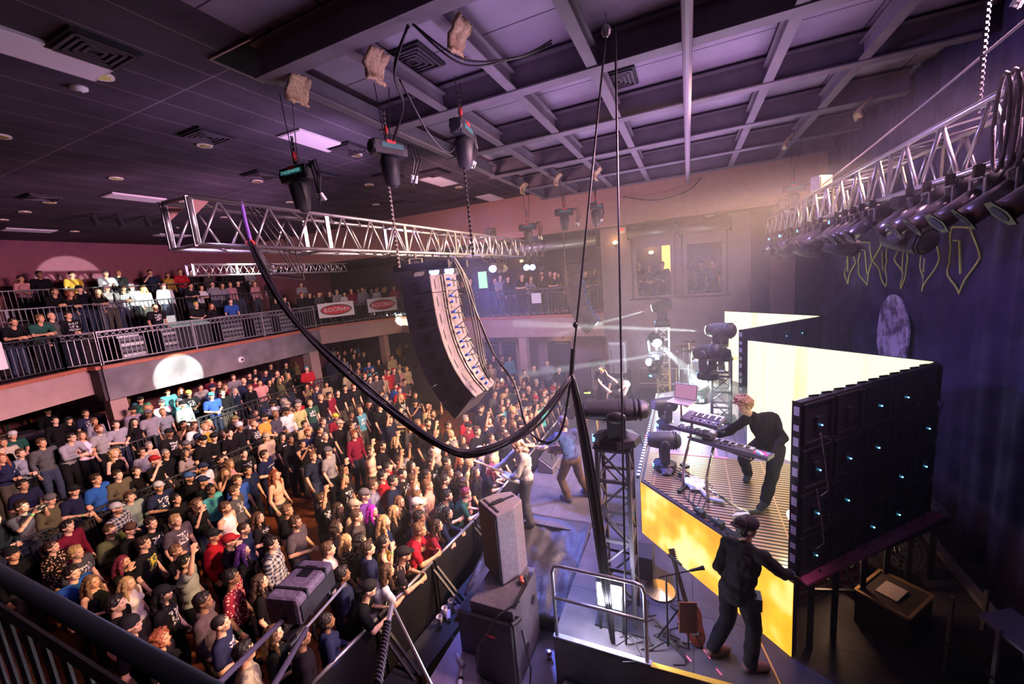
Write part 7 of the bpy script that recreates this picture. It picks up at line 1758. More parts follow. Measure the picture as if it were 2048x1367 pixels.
s = thing('pa_speaker', 'large trapezoid PA speaker standing on the subwoofer', 'speaker', (4.46, 2.40, 1.615), rad(146))
pl = [(-.26, -.14), (-.26, .14), (-.05, .25), (.22, .25), (.22, -.25), (-.05, -.25)]
MB().prism(pl, 0, 1.02).build('cabinet', mat('speaker_purple_grey', (.16, .13, .17), .6, noise_amt=.2, scale=30, bump=.2), s, bevel=.02)
MB().bb((.22, -.23, .03), (.235, .23, .99)).build('front_grille', M_grl, s, bevel=.005)
MB().bb((-.05, -.06, 1.02), (.12, .02, 1.035)).bb((-.22, -.03, 1.02), (.18, .01, 1.03)).build('top_handle_recess', M_black, s)
MB().bb((.14, -.2, 1.02), (.17, .2, 1.03)).build('top_rail', M_black, s)
t = thing('drink_can', 'crushed red can lying on the subwoofer beside the speaker', 'can', (4.28, 2.10, 1.645), .6); MB().tube([(-.05, 0, 0), (-.04, 0, 0), (0, .01, 0), (.04, 0, .005), (.055, 0, 0)], [.024, .032, .025, .031, .024], 12).build('can_body', mat('red_can', (.6, .12, .08), .3, .6), t, True)
MB().cyl((.054, 0, 0), (.058, 0, 0), .024, 10).build('can_lid', M_alu, t)
t = thing('drink_can', 'upright red and silver can on the ledge behind the subwoofer', 'can', (4.30, 1.80, .5)); MB().tube([(0, 0, 0), (0, 0, .01), (0, 0, .11), (0, 0, .122)], [.026, .033, .033, .026], 14).build('can_body', mat('dark_red_can', (.30, .03, .04), .3, .6), t, True); MB().cyl((0, 0, .118), (0, 0, .123), .025, 12).build('can_lid', M_alu, t); MB().cyl((0, 0, .04), (0, 0, .075), .0335, 14).build('can_band', M_alu, t)
for i, (x, y, a) in enumerate([(3.62, 2.80, .4), (3.86, 2.95, 1.0)]):
    t = thing('water_bottle', 'empty clear bottle lying on the grey platform, %s' % ['nearer one with dark label', 'farther one'][i], 'bottle', (x, y, .535), a, 'bottles on the platform'); MB().tube([(-.11, 0, 0), (-.10, 0, 0), (.04, 0, 0), (.08, 0, 0), (.12, 0, 0)], [.02, .034, .034, .018, .013], 12).build('bottle_body', M_bot, t, True); MB().cyl((-.02, 0, 0), (.02, 0, 0), .035, 12).build('bottle_label', M_black if i == 0 else M_white, t)
tag(MB().tube([(4.4, 2.1, 1.62), (4.2, 1.98, 1.66), (3.95, 2.0, 1.64), (3.72, 2.2, 1.58), (3.60, 2.45, 1.2), (3.58, 2.5, .8), (3.66, 2.45, .52)], .013, 8).build('speaker_cable', M_cable), 'thick speaker cable draped over the front of the subwoofer', 'cable')
tag(MB().tube([(3.88, 1.97, 1.3), (3.82, 1.90, 1.1), (3.85, 1.88, .8), (3.95, 1.92, .7), (3.8, 1.9, .52), (3.6, 1.75, .515)], .011, 8).build('speaker_cable', M_cable), 'looping cable down the side of the subwoofer', 'cable')
# crowd barrier along the stage front
bpath = [(1.2, 4.28), (2.4, 4.16), (3.6, 4.05), (4.8, 3.95), (6.0, 3.84), (7.2, 3.80), (8.4, 3.8), (9.6, 3.8), (10.8, 3.8), (12.0, 3.8), (13.2, 3.8)]
proto = None
for i in range(len(bpath)-1):
    a, b = V((*bpath[i], 0)), V((*bpath[i+1], 0)); d = b-a; L = 1.16
    if proto is None:
        t = thing('crowd_barrier', '', 'barrier', a, 0, 'crowd barrier sections')
        MB().cyl((0, 0, 1.12), (L, 0, 1.12), .028, 10).build('top_rail', M_steel, t, True)
        MB().bb((.01, -.012, .12), (L-.01, .012, 1.08)).build('front_plate', M_black, t)
        for x in (.02, L-.02): MB().bar((x, -.02, 0), (x, -.02, 1.12), .045, .045).build('upright', M_black, t); MB().bar((x, -.03, 1.0), (x, -.62, .42), .035, .035).build('brace', M_black, t); MB().bar((x, -.62, 0), (x, -.62, .44), .035, .035).build('rear_leg', M_black, t)
        MB().bb((0, -.66, .40), (L, -.22, .43)).build('step_plate', M_blackp, t); MB().bb((0, -.95, .0), (L, .35, .012)).build('floor_plate', M_blackp, t); proto = t
    else: t = copy_tree(proto); t.location = a
    t.rotation_euler = (0, 0, math.atan2(d.y, d.x)); t['label'] = 'crowd barrier section, %s from the camera end' % ['first', 'second', 'third, beside the white cups', 'fourth, where the red shirted man leans', 'fifth, by the PA speaker', 'sixth', 'seventh', 'eighth', 'ninth', 'tenth'][i]
cupm = None
for i, (x, y, lay) in enumerate([(4.50, 3.62, 0), (4.66, 3.60, 0), (4.58, 3.42, 0), (4.33, 3.60, 0), (4.93, 3.40, 0), (4.42, 3.50, 1)]):
    t = thing('plastic_cup', 'white plastic cup on the barrier step, %s' % ['left rear of the cluster', 'middle rear', 'front middle', 'nearest the camera', 'rightmost, apart from the others', 'lying on its side'][i], 'cup', (x, y, .435 if not lay else .475), 0, 'cups on the barrier step')
    if cupm is None:
        c = MB().tube([(0, 0, 0), (0, 0, .15)], [.032, .046], 16, cap=False); cupm = c.mesh('cup_wall', mat('cup_plastic', (.72, .66, .78), .4), True); rimm = MB().tube([V((.046*math.cos(a), .046*math.sin(a), .15)) for a in [2*PI*k/16 for k in range(17)]], .003, 5).mesh('rim', MATS['cup_plastic']); flm = MB().cyl((0, 0, 0), (0, 0, .004), .032, 16).mesh('cup_base', MATS['cup_plastic'])
    for n_, m_ in (('cup_wall', cupm), ('rim', rimm), ('cup_base', flm)): link(n_, m_, t)
    if lay: t.rotation_euler = (0, rad(88), .6)
lump('backpack', 'black backpack lying in the gap behind the barrier', 'bag', (5.35, 3.30, .16), (.26, .2, .15), M_blackp, .05, 2)
lump('cloth_bag', 'small pale blue cloth bag beside the black backpack', 'bag', (5.02, 3.35, .10), (.15, .09, .09), mat('pale_blue_cloth', (.30, .36, .48), .8), .04, 5)
# wing guard rail, strobe, flight case
t = thing('guard_rail', 'rounded steel guard rail on the near edge of the stage wing', 'rail', (4.03, 0, 1.2))
MB().tube([(0, 1.56, 0), (0, 1.56, .9), (0, 1.53, .98), (0, 1.46, 1.0), (0, .60, 1.0), (0, .52, .98), (0, .49, .9), (0, .49, 0)], .022, 10).build('top_frame', M_steel, t, True)
MB().cyl((0, 1.56, .55), (0, .49, .55), .018, 10).build('middle_rail', M_steel, t, True); MB().bb((-.03, .44, -.02), (.03, 1.6, .02)).build('base_plate', M_steel, t)
t = thing('strobe_light', 'blinding white strobe light at the foot of the near tower', 'stage light', (4.28, .93, 1.2))
MB().bb((-.03, -.16, .38), (.10, .16, .72)).build('housing', M_black, t); MB().bb((-.036, -.14, .40), (-.03, .14, .70)).build('lit_face', mat('strobe_white', (1, 1, 1), .4, emit=(.95, .97, 1), estr=45), t); [MB().bar((.04, q_, 0), (.04, q_, .4), .03, .03).build('bracket', M_black, t) for q_ in (-.14, .14)]
t = thing('flight_case', 'black flight case with aluminium edges at the bottom of the photo', 'case', (3.55, 1.02, .0), 0)
MB().bb((-.40, -.42, .04), (.42, .46, .62)).build('case_body', mat('case_black', (.05, .045, .06), .5, noise_amt=.3, scale=14), t, bevel=.004)
e = MB()
for z in (.05, .62):
    for y in (-.42, .46): e.bar((-.40, y, z), (.42, y, z), .035, .035)
    for x in (-.40, .42): e.bar((x, -.42, z), (x, .46, z), .035, .035)
e.build('edge_trim', M_alu, t)
for x in (-.38, .4):
    for y in (-.4, .44): MB().ell((x, y, .62), (.035, .035, .03), 8, 6).build('corner_ball', M_steel, t)
for y in (-.2, .2): MB().bb((-.41, y-.05, .3), (-.40, y+.05, .42)).build('latch', M_alu, t)
MB().bb((-.38, -.4, 0), (-.30, -.32, .04)).build('caster', M_black, t)
tag(MB().bb((2.0, -1.2, 1.02), (3.98, -.3, 1.10)).bar((3.95, -1.2, 1.11), (3.95, -.3, 1.11), .06, .01).build('wing_step', mat('step_wood', (.20, .10, .05), .6, noise_amt=.2)), 'wooden step platform at the bottom edge of the photo', 'step')
# music/guitar stand
t = thing('guitar_stand', 'black tripod guitar stand holding the dark red guitar', 'stand', (4.55, .15, 1.2))
for a in (0, 2.1, 4.2): MB().cyl((0, 0, .35), (.28*math.cos(a), .28*math.sin(a), .01), .011, 6).build('leg', M_black, t)
MB().cyl((0, 0, .3), (.06, .05, .95), .012, 8).build('upright', M_black, t); MB().bar((-.08, -.1, .28), (.08, .1, .28), .03, .03).build('cradle', M_black, t); MB().bar((0, -.03, .93), (.12, .12, .95), .02, .03).build('neck_yoke', M_black, t)
mic_stand((4.30, .28, 1.2), .95, (.1, -.25, .05), 'low microphone stand with cables next to the guitar stand')
t = thing('music_desk', 'brown folded sheet desk leaning on the stands at the wing', 'desk', (4.36, .06, 1.62)); q = MB().box((0, 0, 0), (.02, .2, .34)).build('panel', mat('brown_board', (.22, .06, .03), .5), t); q.rotation_euler = (.1, .2, .4); MB().cyl((0, 0, -.42), (0, 0, -.15), .01, 6).build('post', M_black, t)
mb = MB(); random.seed(8)
for k in range(12):
    x, y = 4.25+.5*random.random(), .0+.9*random.random(); P = [V((x, y, 1.21))]
    for j in range(5): P.append(P[-1]+V((random.uniform(-.15, .15), random.uniform(-.2, .2), 0)))
    mb.tube(P, .007, 5)
tag(mb.build('floor_cables', M_cable), 'loose black cables on the floor around the near tower', 'cable')
t = thing('cymbal_case_mat', 'round cymbal and small rack lying by the riser front', 'drum part', (5.15, .42, 1.2)); MB().tube([(0, 0, .02), (0, 0, .035)], [.2, .03], 20).build('cymbal', M_cym, t); MB().bb((.15, .1, 0), (.5, .4, .35)).build('small_rack', M_blackp, t, bevel=.01)

# ================================================================ behind the riser on the near right
t = thing('flight_case', 'dark flight case with glowing orange edges behind the riser', 'case', (5.45, -2.15, 1.2), rad(-40))
MB().bb((-.30, -.24, 0), (.30, .24, .42)).build('case_body', mat('case_brown', (.06, .045, .04), .5), t)
e = MB()
for y in (-.24, .24): e.bar((-.3, y, .42), (.3, y, .42), .03, .03)
for x in (-.3, .3): e.bar((x, -.24, .42), (x, .24, .42), .03, .03)
e.build('edge_trim', mat('brass_edge', (.65, .42, .2), .4, .7), t); MB().box((0, .02, .43), (.28, .2, .012)).build('papers', mat('paper', (.5, .42, .42), .8), t)
t = thing('road_case', 'red and silver striped case on the floor under the riser', 'case', (5.95, -1.55, 1.2), rad(-52)); MB().bb((-.55, -.2, 0), (.55, .2, .32)).build('case_body', mat('red_case', (.50, .04, .04), .5), t)
for z in (.0, .15, .30): MB().bb((-.56, -.21, z), (.56, .21, z+.035)).build('silver_band', M_alu, t)
t = thing('floor_fan', 'round black floor fan tilted behind the riser', 'fan', (6.35, -2.55, 1.2), rad(200)); cg = MB()
ax = Matrix.Rotation(-.5, 3, 'Y')
for r_ in (.06, .12, .18, .24):
    for x in (-.05, .05): cg.tube([ax @ V((x, r_*math.cos(a), r_*math.sin(a)))+V((0, 0, .42)) for a in [2*PI*k/24 for k in range(25)]], .004, 4)
for k in range(16): a = 2*PI*k/16; cg.tube([ax @ V((.05, .02*math.cos(a), .02*math.sin(a)))+V((0, 0, .42)), ax @ V((.05, .24*math.cos(a), .24*math.sin(a)))+V((0, 0, .42))], .004, 4)
cg.build('cage', M_steel, t); bl = MB()
for k in range(4): a = PI/2*k; c_ = ax @ V((0, .1*math.cos(a), .1*math.sin(a)))+V((0, 0, .42)); bl.ell(c_, (.012, .07, .07), 10, 6, ax)
bl.build('blades', M_blackp, t); MB().cyl((0, 0, 0), (0, 0, .03), .2, 20).cyl((0, 0, .02), (0, 0, .4), .015, 8).build('foot', M_black, t)
mb = MB()
for k in range(9): r_ = .22+.03*k; mb.tube([V((6.15+r_*math.cos(a), -2.0+r_*.6*math.sin(a), 1.21+.012*k)) for a in [2*PI*j/24 for j in range(25)]], .012, 6)
tag(mb.build('cable_coil', M_cable), 'big coil of black cable on the floor under the riser', 'cable')
tag(MB().bar((8.6, -3.3, 1.24), (5.2, -3.22, 1.24), .10, .08).build('floor_batten', mat('grey_batten', (.30, .26, .32), .7, noise_amt=.2)), 'long pale batten on the floor along the foot of the curtain', 'batten')
t = thing('side_desk', 'tilted grey equipment desk in the dark lower right corner', 'desk', (4.85, -2.65, 1.2), rad(30))
q = MB().box((0, 0, .85), (.34, .36, .03)).build('slanted_top', mat('desk_grey', (.32, .30, .40), .5), t); q.rotation_euler = (0, rad(-12), 0)
for x in (-.18, .18):
    for y in (-.2, .2): MB().bar((x, y, 0), (x, y, .9), .03, .03).build('leg', M_steel, t)
MB().bb((-.2, -.22, .35), (.2, .22, .38)).build('shelf', M_blackp, t); MB().bb((-.15, -.15, .38), (.12, .15, .52)).build('device', M_blackp, t)
# ================================================================ far side of the stage
t = thing('equipment_rack', 'tall grey speaker cabinet on a case at the far wing', 'rack', (13.75, 2.25, 1.2)); MB().bb((-.3, -.36, 0), (.3, .36, .9)).build('lower_case', M_blackp, t); MB().bb((-.3, -.30, .9), (.3, .30, 2.0)).build('upper_cabinet', mat('cab_grey', (.30, .26, .30), .5), t, bevel=.06); MB().bb((-.33, -.24, 1.0), (-.3, .24, 1.9)).build('front_panel', mat('cab_front', (.16, .13, .17), .5), t)
MB().bb((-.32, -.3, .5), (-.3, .3, .75)).build('rack_unit', M_steel, t)
t = thing('equipment_rack', 'short dark rack left of the tall grey cabinet at the far wing', 'rack', (13.75, 3.0, 1.2)); MB().bb((-.25, -.2, 0), (.25, .2, 1.3)).build('case_body', M_blackp, t); MB().bb((-.26, -.16, .3), (-.25, .16, 1.1)).build('rack_unit', M_steel, t)
t = thing('guard_rail', 'pale steel guard rail across the far side of the stage', 'rail', (13.6, 0, 1.2)); MB().tube([(0, 1.55, 0), (0, 1.55, 1.0), (0, 1.48, 1.07), (0, -.7, 1.07), (0, -.76, 1.0), (0, -.76, 0)], .028, 8).build('top_frame', M_alu, t, True); MB().cyl((0, 1.55, .55), (0, -.76, .55), .022, 8).build('middle_rail', M_alu, t)
for y in (.4,): MB().cyl((0, y, 0), (0, y, 1.07), .02, 8).build('post', M_alu, t)
t = thing('pedal_board', 'black pedal board with red lights at the singer\'s feet', 'pedal', (10.1, 1.0, 1.2), .2); MB().box((0, 0, .03), (.6, .3, .06)).build('board', M_blackp, t)
for k in range(4): MB().box((-.2+.13*k, 0, .07), (.09, .12, .04)).build('pedal', mat('red_pedal', (.5, .04, .04), .5, emit=(.8, .05, .05), estr=.3), t)
for i, (x, y, l) in enumerate([(8.2, 3.05, 'at stage centre front'), (10.2, 3.05, 'beyond the stage centre'), (12.2, 2.9, 'at the far stage front')]):
    t = thing('stage_monitor', 'black wedge floor monitor ' + l, 'speaker', (x, y, 1.2), rad(-90), 'wedge monitors'); MB().add([(-.18, -.3, 0), (.2, -.3, 0), (.2, -.3, .12), (-.12, -.3, .34), (-.18, .3, 0), (.2, .3, 0), (.2, .3, .12), (-.12, .3, .34)], [(0, 1, 2, 3), (7, 6, 5, 4), (0, 4, 5, 1), (1, 5, 6, 2), (2, 6, 7, 3), (3, 7, 4, 0)]).build('cabinet', M_spk, t, bevel=.01); MB().bar((.18, 0, .15), (-.1, 0, .345), .52, .012).build('grille', M_grl, t)
t = thing('wall_projector', 'small lit projector hanging under the balcony end at the far wing', 'projector', (14.2, 3.05, 3.75), .2); MB().box((0, 0, 0), (.3, .45, .14)).build('housing', M_steel, t); MB().cyl((0, 0, .07), (0, 0, .3), .02, 8).build('bracket', M_black, t); MB().cyl((0, .2, .3), (0, .1, .1), .02, 8).build('arm', M_black, t)

# ================================================================ cables and ropes
def bundle(pts, n, r, spread, seed):
    random.seed(seed); mb = MB()
    # Catmull-Rom through the points
    P = [V(p) for p in pts]; Q = []
    for i in range(len(P)-1):
        p0, p1, p2, p3 = P[max(i-1, 0)], P[i], P[i+1], P[min(i+2, len(P)-1)]
        for s in range(8):
            t = s/8; Q.append(.5*((2*p1)+(p2-p0)*t+(2*p0-5*p1+4*p2-p3)*t*t+(3*p1-p0-3*p2+p3)*t**3))
    Q.append(P[-1]); L = len(Q)
    for k in range(n):
        a = random.uniform(0, 6.28); q = spread*math.sqrt(random.random()); o = V((math.cos(a)*q, math.sin(a)*q, math.sin(a*2+1)*q)); ph = random.uniform(0, 6)
        mb.tube([p+o*(.55+.9*math.sin(PI*i/(L-1)))+V((0, 0, .012*math.sin(i*.35+ph))) for i, p in enumerate(Q)], r*random.uniform(.7, 1.2), 6)
    return mb
HP = (4.0, 1.15, 4.57)
t = thing('cable_bundle', 'thick bundle of black cables swooping from the front truss to the stage rope', 'cable', (0, 0, 0))
for k in range(3): bundle([(3.02, 4.44, 6.30), (2.85, 4.1, 6.0), (2.80, 3.68, 5.42), (2.84, 3.10, 4.85), (2.84, 2.16, 4.22), (3.05, 1.80, 4.06), (3.48, 1.46, 4.17), (3.85, 1.22, 4.45), HP], 4, .011, .035, 30+k).build('cable_strand', M_cable, t, True)
MB().tube([(3.02, 4.46, 6.72), (3.0, 4.42, 6.5), (3.03, 4.44, 6.3), (3.03, 4.46, 6.2)], .02, 8).build('purple_strap', mat('purple_strap', (.25, .12, .55), .6), t)
MB().ell((3.02, 4.44, 6.28), (.05, .05, .04), 8, 6).build('red_shackle', M_red, t)
t = thing('cable_bundle', 'second part of the black cable bundle hanging down from the rope to the stage floor', 'cable', (0, 0, 0))
for k in range(3): bundle([HP, (4.06, 1.10, 4.1), (4.12, 1.04, 3.4), (4.13, .98, 2.6), (4.14, .93, 1.8), (4.16, .90, 1.24)], 5, .012, .055, 40+k).build('cable_strand', M_cable, t, True)
tag(bundle([(4.6, 2.7, 5.75), (4.62, 2.55, 5.2), (4.5, 2.3, 4.7), (4.3, 1.95, 4.35), (4.1, 1.75, 3.9), (4.05, 1.5, 3.75), (4.02, 1.3, 3.95), HP], 2, .012, .012, 50).build('speaker_cable', M_cable, None, True), 'thin pair of cables dropping from the line array and looping up to the rope', 'cable')
tag(bundle([(4.9, 3.0, 6.0), (5.0, 2.88, 5.6), (5.0, 2.8, 5.0), (4.9, 2.7, 4.5), (4.8, 2.55, 4.3)], 4, .012, .04, 51).build('speaker_cable', M_cable, None, True), 'cables hanging down the back of the near line array', 'cable')
r1 = thing('pulley_rope', 'taut black double rope with a pulley holding up the cable bundle', 'rope', (0, 0, 0))
MB().cyl((4.46, .69, 8.02), HP, .011, 8).build('rope', M_cable, r1); MB().ell((4.44, .70, 7.95), (.035, .05, .06), 10, 8).build('pulley', M_steel, r1); MB().ell((4.07, 1.09, 5.1), (.03, .03, .035), 10, 8).build('rope_block', M_black, r1); MB().tube([(4.03, 1.12, 4.85), HP], .025, 8).build('thimble', M_black, r1)
MB().cyl((4.44, .70, 8.0), (4.46, .70, 8.12), .01, 6).build('hook', M_steel, r1)
tag(MB().cyl((4.50, .62, 8.0), (4.17, .74, 1.22), .012, 8).build('hand_rope', M_cable), 'long vertical black rope hanging from the pulley down to the near tower', 'rope')
tag(bundle([(3.5, 2.35, 8.05), (3.55, 2.6, 7.75), (3.9, 2.8, 7.6), (4.3, 3.3, 7.45)], 2, .012, .012, 60).build('strapped_cable', M_cable, None, True), 'black cable strapped to the nearest beam and running to the middle hoist', 'cable')
tag(bundle([(3.5, 2.3, 8.05), (3.9, 2.0, 7.8), (4.3, 1.6, 7.9), (4.6, 1.3, 8.1)], 2, .012, .012, 61).build('strapped_cable', M_cable, None, True), 'black cable looping up under the beam beside the rope pulley', 'cable')
tag(bundle([(3.6, 2.6, 7.7), (4.0, 2.6, 7.3), (4.4, 2.6, 7.2), (4.7, 2.6, 7.4)], 1, .012, .003, 63).build('strapped_cable', M_cable, None, True), 'black cable curving to the right near hoist', 'cable')
tag(bundle([(13.9, 1.9, 7.9), (13.85, .9, 7.65), (13.85, 0, 7.75), (13.9, -.4, 8.1)], 1, .015, .004, 64).build('wall_cable', M_cable, None, True), 'black cable drooping along the top of the rose wall', 'cable')
tag(bundle([(1.9, -2.1, 7.3), (4.0, -2.15, 7.1), (8.0, -2.2, 6.85), (11.0, -2.25, 6.72)], 1, .014, .002, 62).build('long_rope', mat('pale_rope', (.45, .38, .42), .8), None, True), 'pale rope running above the back truss', 'rope')
rp = MB(); random.seed(6)
for k in range(4): rp.tube([V((3.72+.04*k, -1.93, 6.62))+V((.07*math.cos(a), .02*k, -.26+.30*math.sin(a))) for a in [2*PI*j/16 for j in range(17)]], .012, 7)
tag(rp.build('rope_coil', mat('coil_rope', (.22, .19, .22), .85, bump=.5, scale=60), None, True), 'coiled pale rope hanging on the near end of the back truss', 'rope')
cb = MB(); random.seed(12)
for k in range(16):
    x = 3.1+random.random()*9.5; cb.tube(hang((x, -2.02+.1*random.random(), 6.16), (x+.5+.5*random.random(), -2.1, 6.16), .08+.1*random.random(), 8), .009, 5)
for k in range(12):
    x = 2.9+random.random()*9; cb.tube(hang((x, 4.46, 6.24), (x+.5+.4*random.random(), 4.6, 6.24), .05+.1*random.random(), 8), .008, 5)
tag(cb.build('truss_cables', M_cable), 'tangle of black cables sagging under the two big trusses', 'cable', None, 'stuff')
cb = MB()
for k in range(4): cb.tube([(3.05+.05*k, 4.45, 6.72), (3.3+.1*k, 4.5, 6.35), (3.5+.05*k, 4.46, 6.0-.05*k), (3.2, 4.44, 6.05-.05*k), (3.02, 4.42, 6.3)], .009, 6)
tag(cb.build('looped_cable', M_cable, None, True), 'loose loops of cable hanging off the near end of the front truss', 'cable')
# loudspeaker strapped on a bracket in front of the near balcony
t = thing('bracket_speaker', 'grey loudspeaker strapped on its side to a black bracket above the crowd', 'speaker', (1.84, 2.86, 3.33), rad(12)); t.scale = (.86, .86, .86)
MB().bb((-.25, -.17, -.13), (.25, .17, .13)).build('cabinet', mat('speaker_dusty', (.16, .14, .18), .6, noise_amt=.35, scale=30, bump=.3), t, bevel=.035)
MB().bb((.02, -.06, .128), (.16, .06, .134)).build('handle_recess', M_black, t)
for x in (-.12, .13): MB().bb((x-.012, -.175, -.135), (x+.012, .175, .137)).build('strap', M_black, t)
MB().bb((-.22, -.178, -.10), (.22, -.170, .06)).build('front_grille', M_grl, t)
t = thing('speaker_bracket', 'black bracket pipes carrying the strapped loudspeaker from the near balcony', 'bracket', (0, 0, 0))
M_foam = mat('foam_wrapped_pipe', (.07, .06, .10), .8, bump=.4, scale=50)
MB().cyl((.42, 2.05, 3.85), (1.70, 2.86, 3.24), .019, 10).build('upper_pipe', M_foam, t, True); MB().cyl((.52, 1.75, 3.70), (1.66, 2.62, 3.22), .019, 10).build('lower_pipe', M_foam, t, True)
MB().bar((1.55, 2.72, 3.20), (2.10, 2.80, 3.20), .06, .02).build('shelf', M_black, t); MB().cyl((1.55, 2.66, 3.18), (2.14, 2.74, 3.18), .012, 8).build('edge_pipe', M_steel, t)
t = thing('draped_pipe', 'slanted pipe wrapped in black rope with a steel end below the barrier cups', 'pipe', (0, 0, 0))
MB().tube([(2.08, 2.26, 2.98), (1.66, 1.98, 3.0)], .03, 10).build('wrapped_pipe', M_foam, t); MB().cyl((2.10, 2.27, 2.98), (2.26, 2.37, 2.97), .022, 10).build('steel_end', M_alu, t); MB().cyl((2.25, 2.36, 2.98), (2.20, 1.98, 2.3), .016, 8).build('steel_strut', M_alu, t)
w2 = MB()
for k in range(16): p = V((2.08, 2.26, 2.98)).lerp(V((1.66, 1.98, 3.0)), k/15); w2.tube([p+V((.0, .035*math.cos(a), .035*math.sin(a))) for a in [2*PI*j/8 for j in range(9)]], .008, 5)
w2.build('rope_wrap', M_cable, t)
# near balcony handrail right in front of the camera
t = thing('balcony_railing', 'dark near balcony handrail cutting across the lower left corner', 'railing', (.31, 0, 4.05))
MB().tube([(0, -.4, .92), (0, 6.0, .92)], .019, 14).build('top_rail', mat('glossy_rail', (.13, .17, .20), .30, .4), t, True)
MB().cyl((0, -.4, .78), (0, 6.0, .78), .012, 8).cyl((0, -.4, .1), (0, 6.0, .1), .015, 8).build('lower_rail', M_black, t)
for k in range(52): MB().cyl((0, -.35+.12*k, .1), (0, -.35+.12*k, .78), .008, 6).build('baluster', M_black, t)
struct('floor_balcony_near', MB().bb((XW, -6, 3.85), (.34, 8.0, 4.05)), M_slab)
# ================================================================ sound desk and banners on the balcony
t = thing('mixing_desk', 'big sound mixing desk with lit surface on the balcony', 'desk', (9.0, 18.0, 4.05)); MB().bb((-.7, -.35, 0), (.7, .35, .9)).build('desk_case', M_blackp, t)
q = MB().box((0, 0, .98), (1.3, .65, .05)).build('control_surface', mat('desk_surface', (.30, .38, .36), .4, emit=(.2, .4, .35), estr=.3), t); q.rotation_euler = (rad(12), 0, 0)
MB().bb((-.5, .25, 1.0), (-.1, .28, 1.3)).build('screen_monitor', mat('mon_back', (.5, .6, .55), .4, emit=(.3, .45, .4), estr=.4), t)
for i, (x, w_, h_, l) in enumerate([(8.1, .5, .8, 'left of the mixing desk with purple lights'), (10.3, .9, 1.0, 'right of the mixing desk'), (11.6, .8, .9, 'farther right on the balcony'), (7.0, .7, .75, 'beside the seated technician'), (12.7, .7, .8, 'at the right end of the desk row')]):
    t = thing('equipment_rack', 'rack of lighting gear ' + l, 'rack', (x, 17.45, 4.05)); MB().bb((-w_/2, -.25, 0), (w_/2, .25, h_)).build('case_body', M_blackp, t)
    for k in range(4): MB().bb((-w_/2+.05, -.27, .1+k*.18), (w_/2-.05, -.25, .2+k*.18)).build('rack_unit', M_steel if (i+k) % 2 else mat('rack_grey', (.10, .09, .12), .4, emit=(.3, .25, .35), estr=.08), t)
    MB().bb((-w_/2, -.2, h_), (w_/2-.1, .1, h_+.08)).build('console', M_steel, t)
def banner(p, q, zc, label, L=1.5, hh=.72):
    a = V((*p, zc)); b = V((*q, zc)); d = (b-a).normalized(); n = V((d.y, -d.x, 0)); 
    if n.dot(V((8, 5, 0))-a) < 0: n = -n
    xd = V((0, 0, 1)).cross(n) ; c = (a+b)/2
    t = thing('radio_banner', label, 'banner', (0, 0, 0)); t.matrix_world = frame(c, xd, (0, 0, 1)); hl = (b-a).length/2
    MB().bb((-hl, -hh/2, -.008), (hl, hh/2, .0)).build('banner_cloth', mat('banner_white', (.78, .74, .76), .6), t)
    def oval(rx, ry, z): return [(rx*math.cos(2*PI*k/36), ry*math.sin(2*PI*k/36)) for k in range(36)], z
    for (rx, ry, z, m_, n_) in ((hl*.88, hh*.37, .003, mat('oval_black', (.02, .02, .02), .6), 'oval_outline'), (hl*.82, hh*.30, .006, mat('oval_red', (.62, .03, .05), .6), 'red_oval')):
        P, _ = oval(rx, ry, z); MB().prism(P, 0, z).build(n_, m_, t)
    text('ROCK', 'lettering', hh*.40, M_white, t, frame((-hl*.22, 0, .010), (1, .06, 0), (-.06, 1, 0))); text('94\u00bd', 'lettering', hh*.38, M_white, t, frame((hl*.50, .0, .010), (1, .06, 0), (-.06, 1, 0)))
    return t
ra, rb = V((14.05, 17.15)), V((17.8, 14.62)); rd = (rb-ra).normalized(); nn = V((rd.y, -rd.x))
def onrail(u): p = ra+rd*u+nn*-.0; return (p.x-.06, p.y-.09)
banner(onrail(.35), onrail(2.05), 4.82, 'rock radio station banner on the rear railing, complete one on the left')
banner(onrail(2.75), onrail(4.3), 4.82, 'rock radio station banner partly hidden behind the line array')
banner((2.3, 15.62), (4.05, 16.42), 4.80, 'rock radio station banner at the left edge of the photo')
tag(MB().bb((15.0, 5.35, 4.55), (15.04, 5.75, 4.95)).build('paper_notice', M_white), 'small white notice on the right balcony railing', 'sign')
t = thing('wall_camera', 'round white camera dome on the grey balcony panel', 'camera', (10.05, 16.66, 3.32)); MB().ell((0, 0, 0), (.13, .06, .13), 16, 10).build('dome', M_white, t, True); MB().ell((.02, -.05, .0), (.05, .03, .05), 12, 8).build('lens', M_black, t, True)
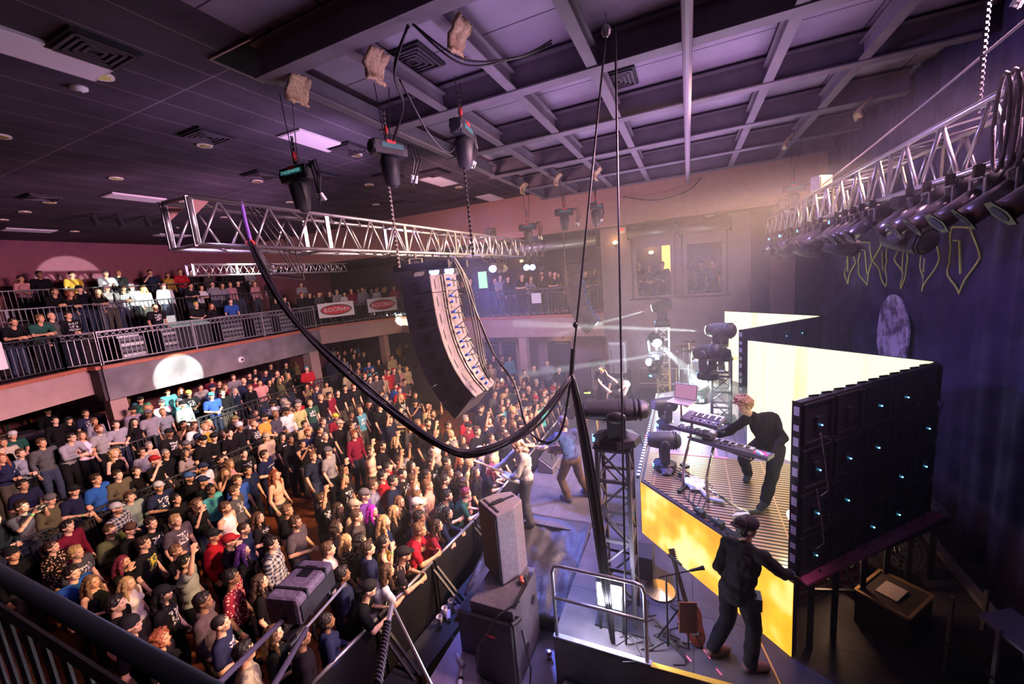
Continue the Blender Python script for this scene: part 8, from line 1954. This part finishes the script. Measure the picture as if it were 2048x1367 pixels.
# ================================================================ bar below the balcony
t = thing('bar_counter', 'dark bar counter and back shelf under the left balcony', 'bar', (4.4, 20.2, .9)); MB().bb((-3.5, -.4, 0), (2.4, .3, 1.1)).build('counter', M_darkw, t); MB().bb((-3.5, 1.2, 0), (2.4, 1.6, 1.0)).build('back_counter', mat('bar_wood', (.12, .05, .03), .5), t)
for z in (1.35, 1.75): MB().bb((-3.5, 1.35, z), (2.4, 1.6, z+.03)).build('shelf', MATS['bar_wood'], t)
MB().bb((-1.6, 1.58, 1.0), (-.2, 1.6, 1.9)).build('lit_cooler', mat('cooler_lit', (.4, .5, .5), .4, emit=(.45, .65, .6), estr=.8), t)
random.seed(14); bm2 = {}
for i in range(30):
    col = random.choice([(.3, .15, .03), (.03, .12, .05), (.4, .4, .42), (.25, .03, .03)]); k = str(col[0]); x = .95+.19*i; z = .9+(1.03 if i % 3 == 0 else 1.38 if i % 3 == 1 else 1.78)
    if k not in bm2: bm2[k] = MB().tube([(0, 0, 0), (0, 0, .18), (0, 0, .22), (0, 0, .30)], [.035, .035, .014, .013], 8).mesh('liquor_bottle', mat('bottle_'+k, col, .15), True)
    o = link('liquor_bottle', bm2[k], None); o.location = (x, 21.7, z+.0); tag(o, '%s glass liquor bottle on the %s bar shelf, %s' % ({'0.3': 'brown', '0.03': 'green', '0.4': 'clear', '0.25': 'red'}[k], ['lowest', 'middle', 'top'][i % 3], ['first', 'second', 'third', 'fourth', 'fifth', 'sixth', 'seventh', 'eighth', 'ninth', 'tenth'][i//3]+' from the left'), 'bottle', 'bottles behind the bar')
tag(MB().bb((2.6, 19.72, 2.1), (3.0, 19.78, 2.45)).build('menu_board', mat('menu_pale', (.45, .45, .6), .5, emit=(.4, .4, .6), estr=.3)), 'pale framed menu at the bar', 'sign')

t = thing('high_table', 'round wooden bar table among the crowd under the grey panel', 'table', (10.9, 16.0, .9)); MB().cyl((0, 0, 1.0), (0, 0, 1.04), .42, 28).build('table_top', mat('table_orange', (.42, .20, .07), .4), t); MB().cyl((0, 0, 0), (0, 0, 1.0), .035, 10).build('post', M_black, t); MB().cyl((0, 0, 0), (0, 0, .03), .25, 20).build('base', M_black, t)
# ================================================================ stage haze
def haze(name, a, b, dens, lab, col=(.9, .88, 1.0)):
    m = bpy.data.materials.new(name); m.use_nodes = True; nt = m.node_tree; nt.nodes.clear()
    o_ = nt.nodes.new('ShaderNodeOutputMaterial'); v = nt.nodes.new('ShaderNodeVolumeScatter'); v.inputs['Color'].default_value = (*col, 1); v.inputs['Density'].default_value = dens; v.inputs['Anisotropy'].default_value = .25
    nt.links.new(v.outputs[0], o_.inputs['Volume']); o = MB().bb(a, b).build(name, m)
    o['label'] = lab; o['category'] = 'haze'; o['kind'] = 'stuff'; return o
haze('stage_haze', (3.2, -3.3, 1.23), (13.95, 5.6, 6.7), .0095, 'thin violet haze hanging over the stage and the front of the crowd')
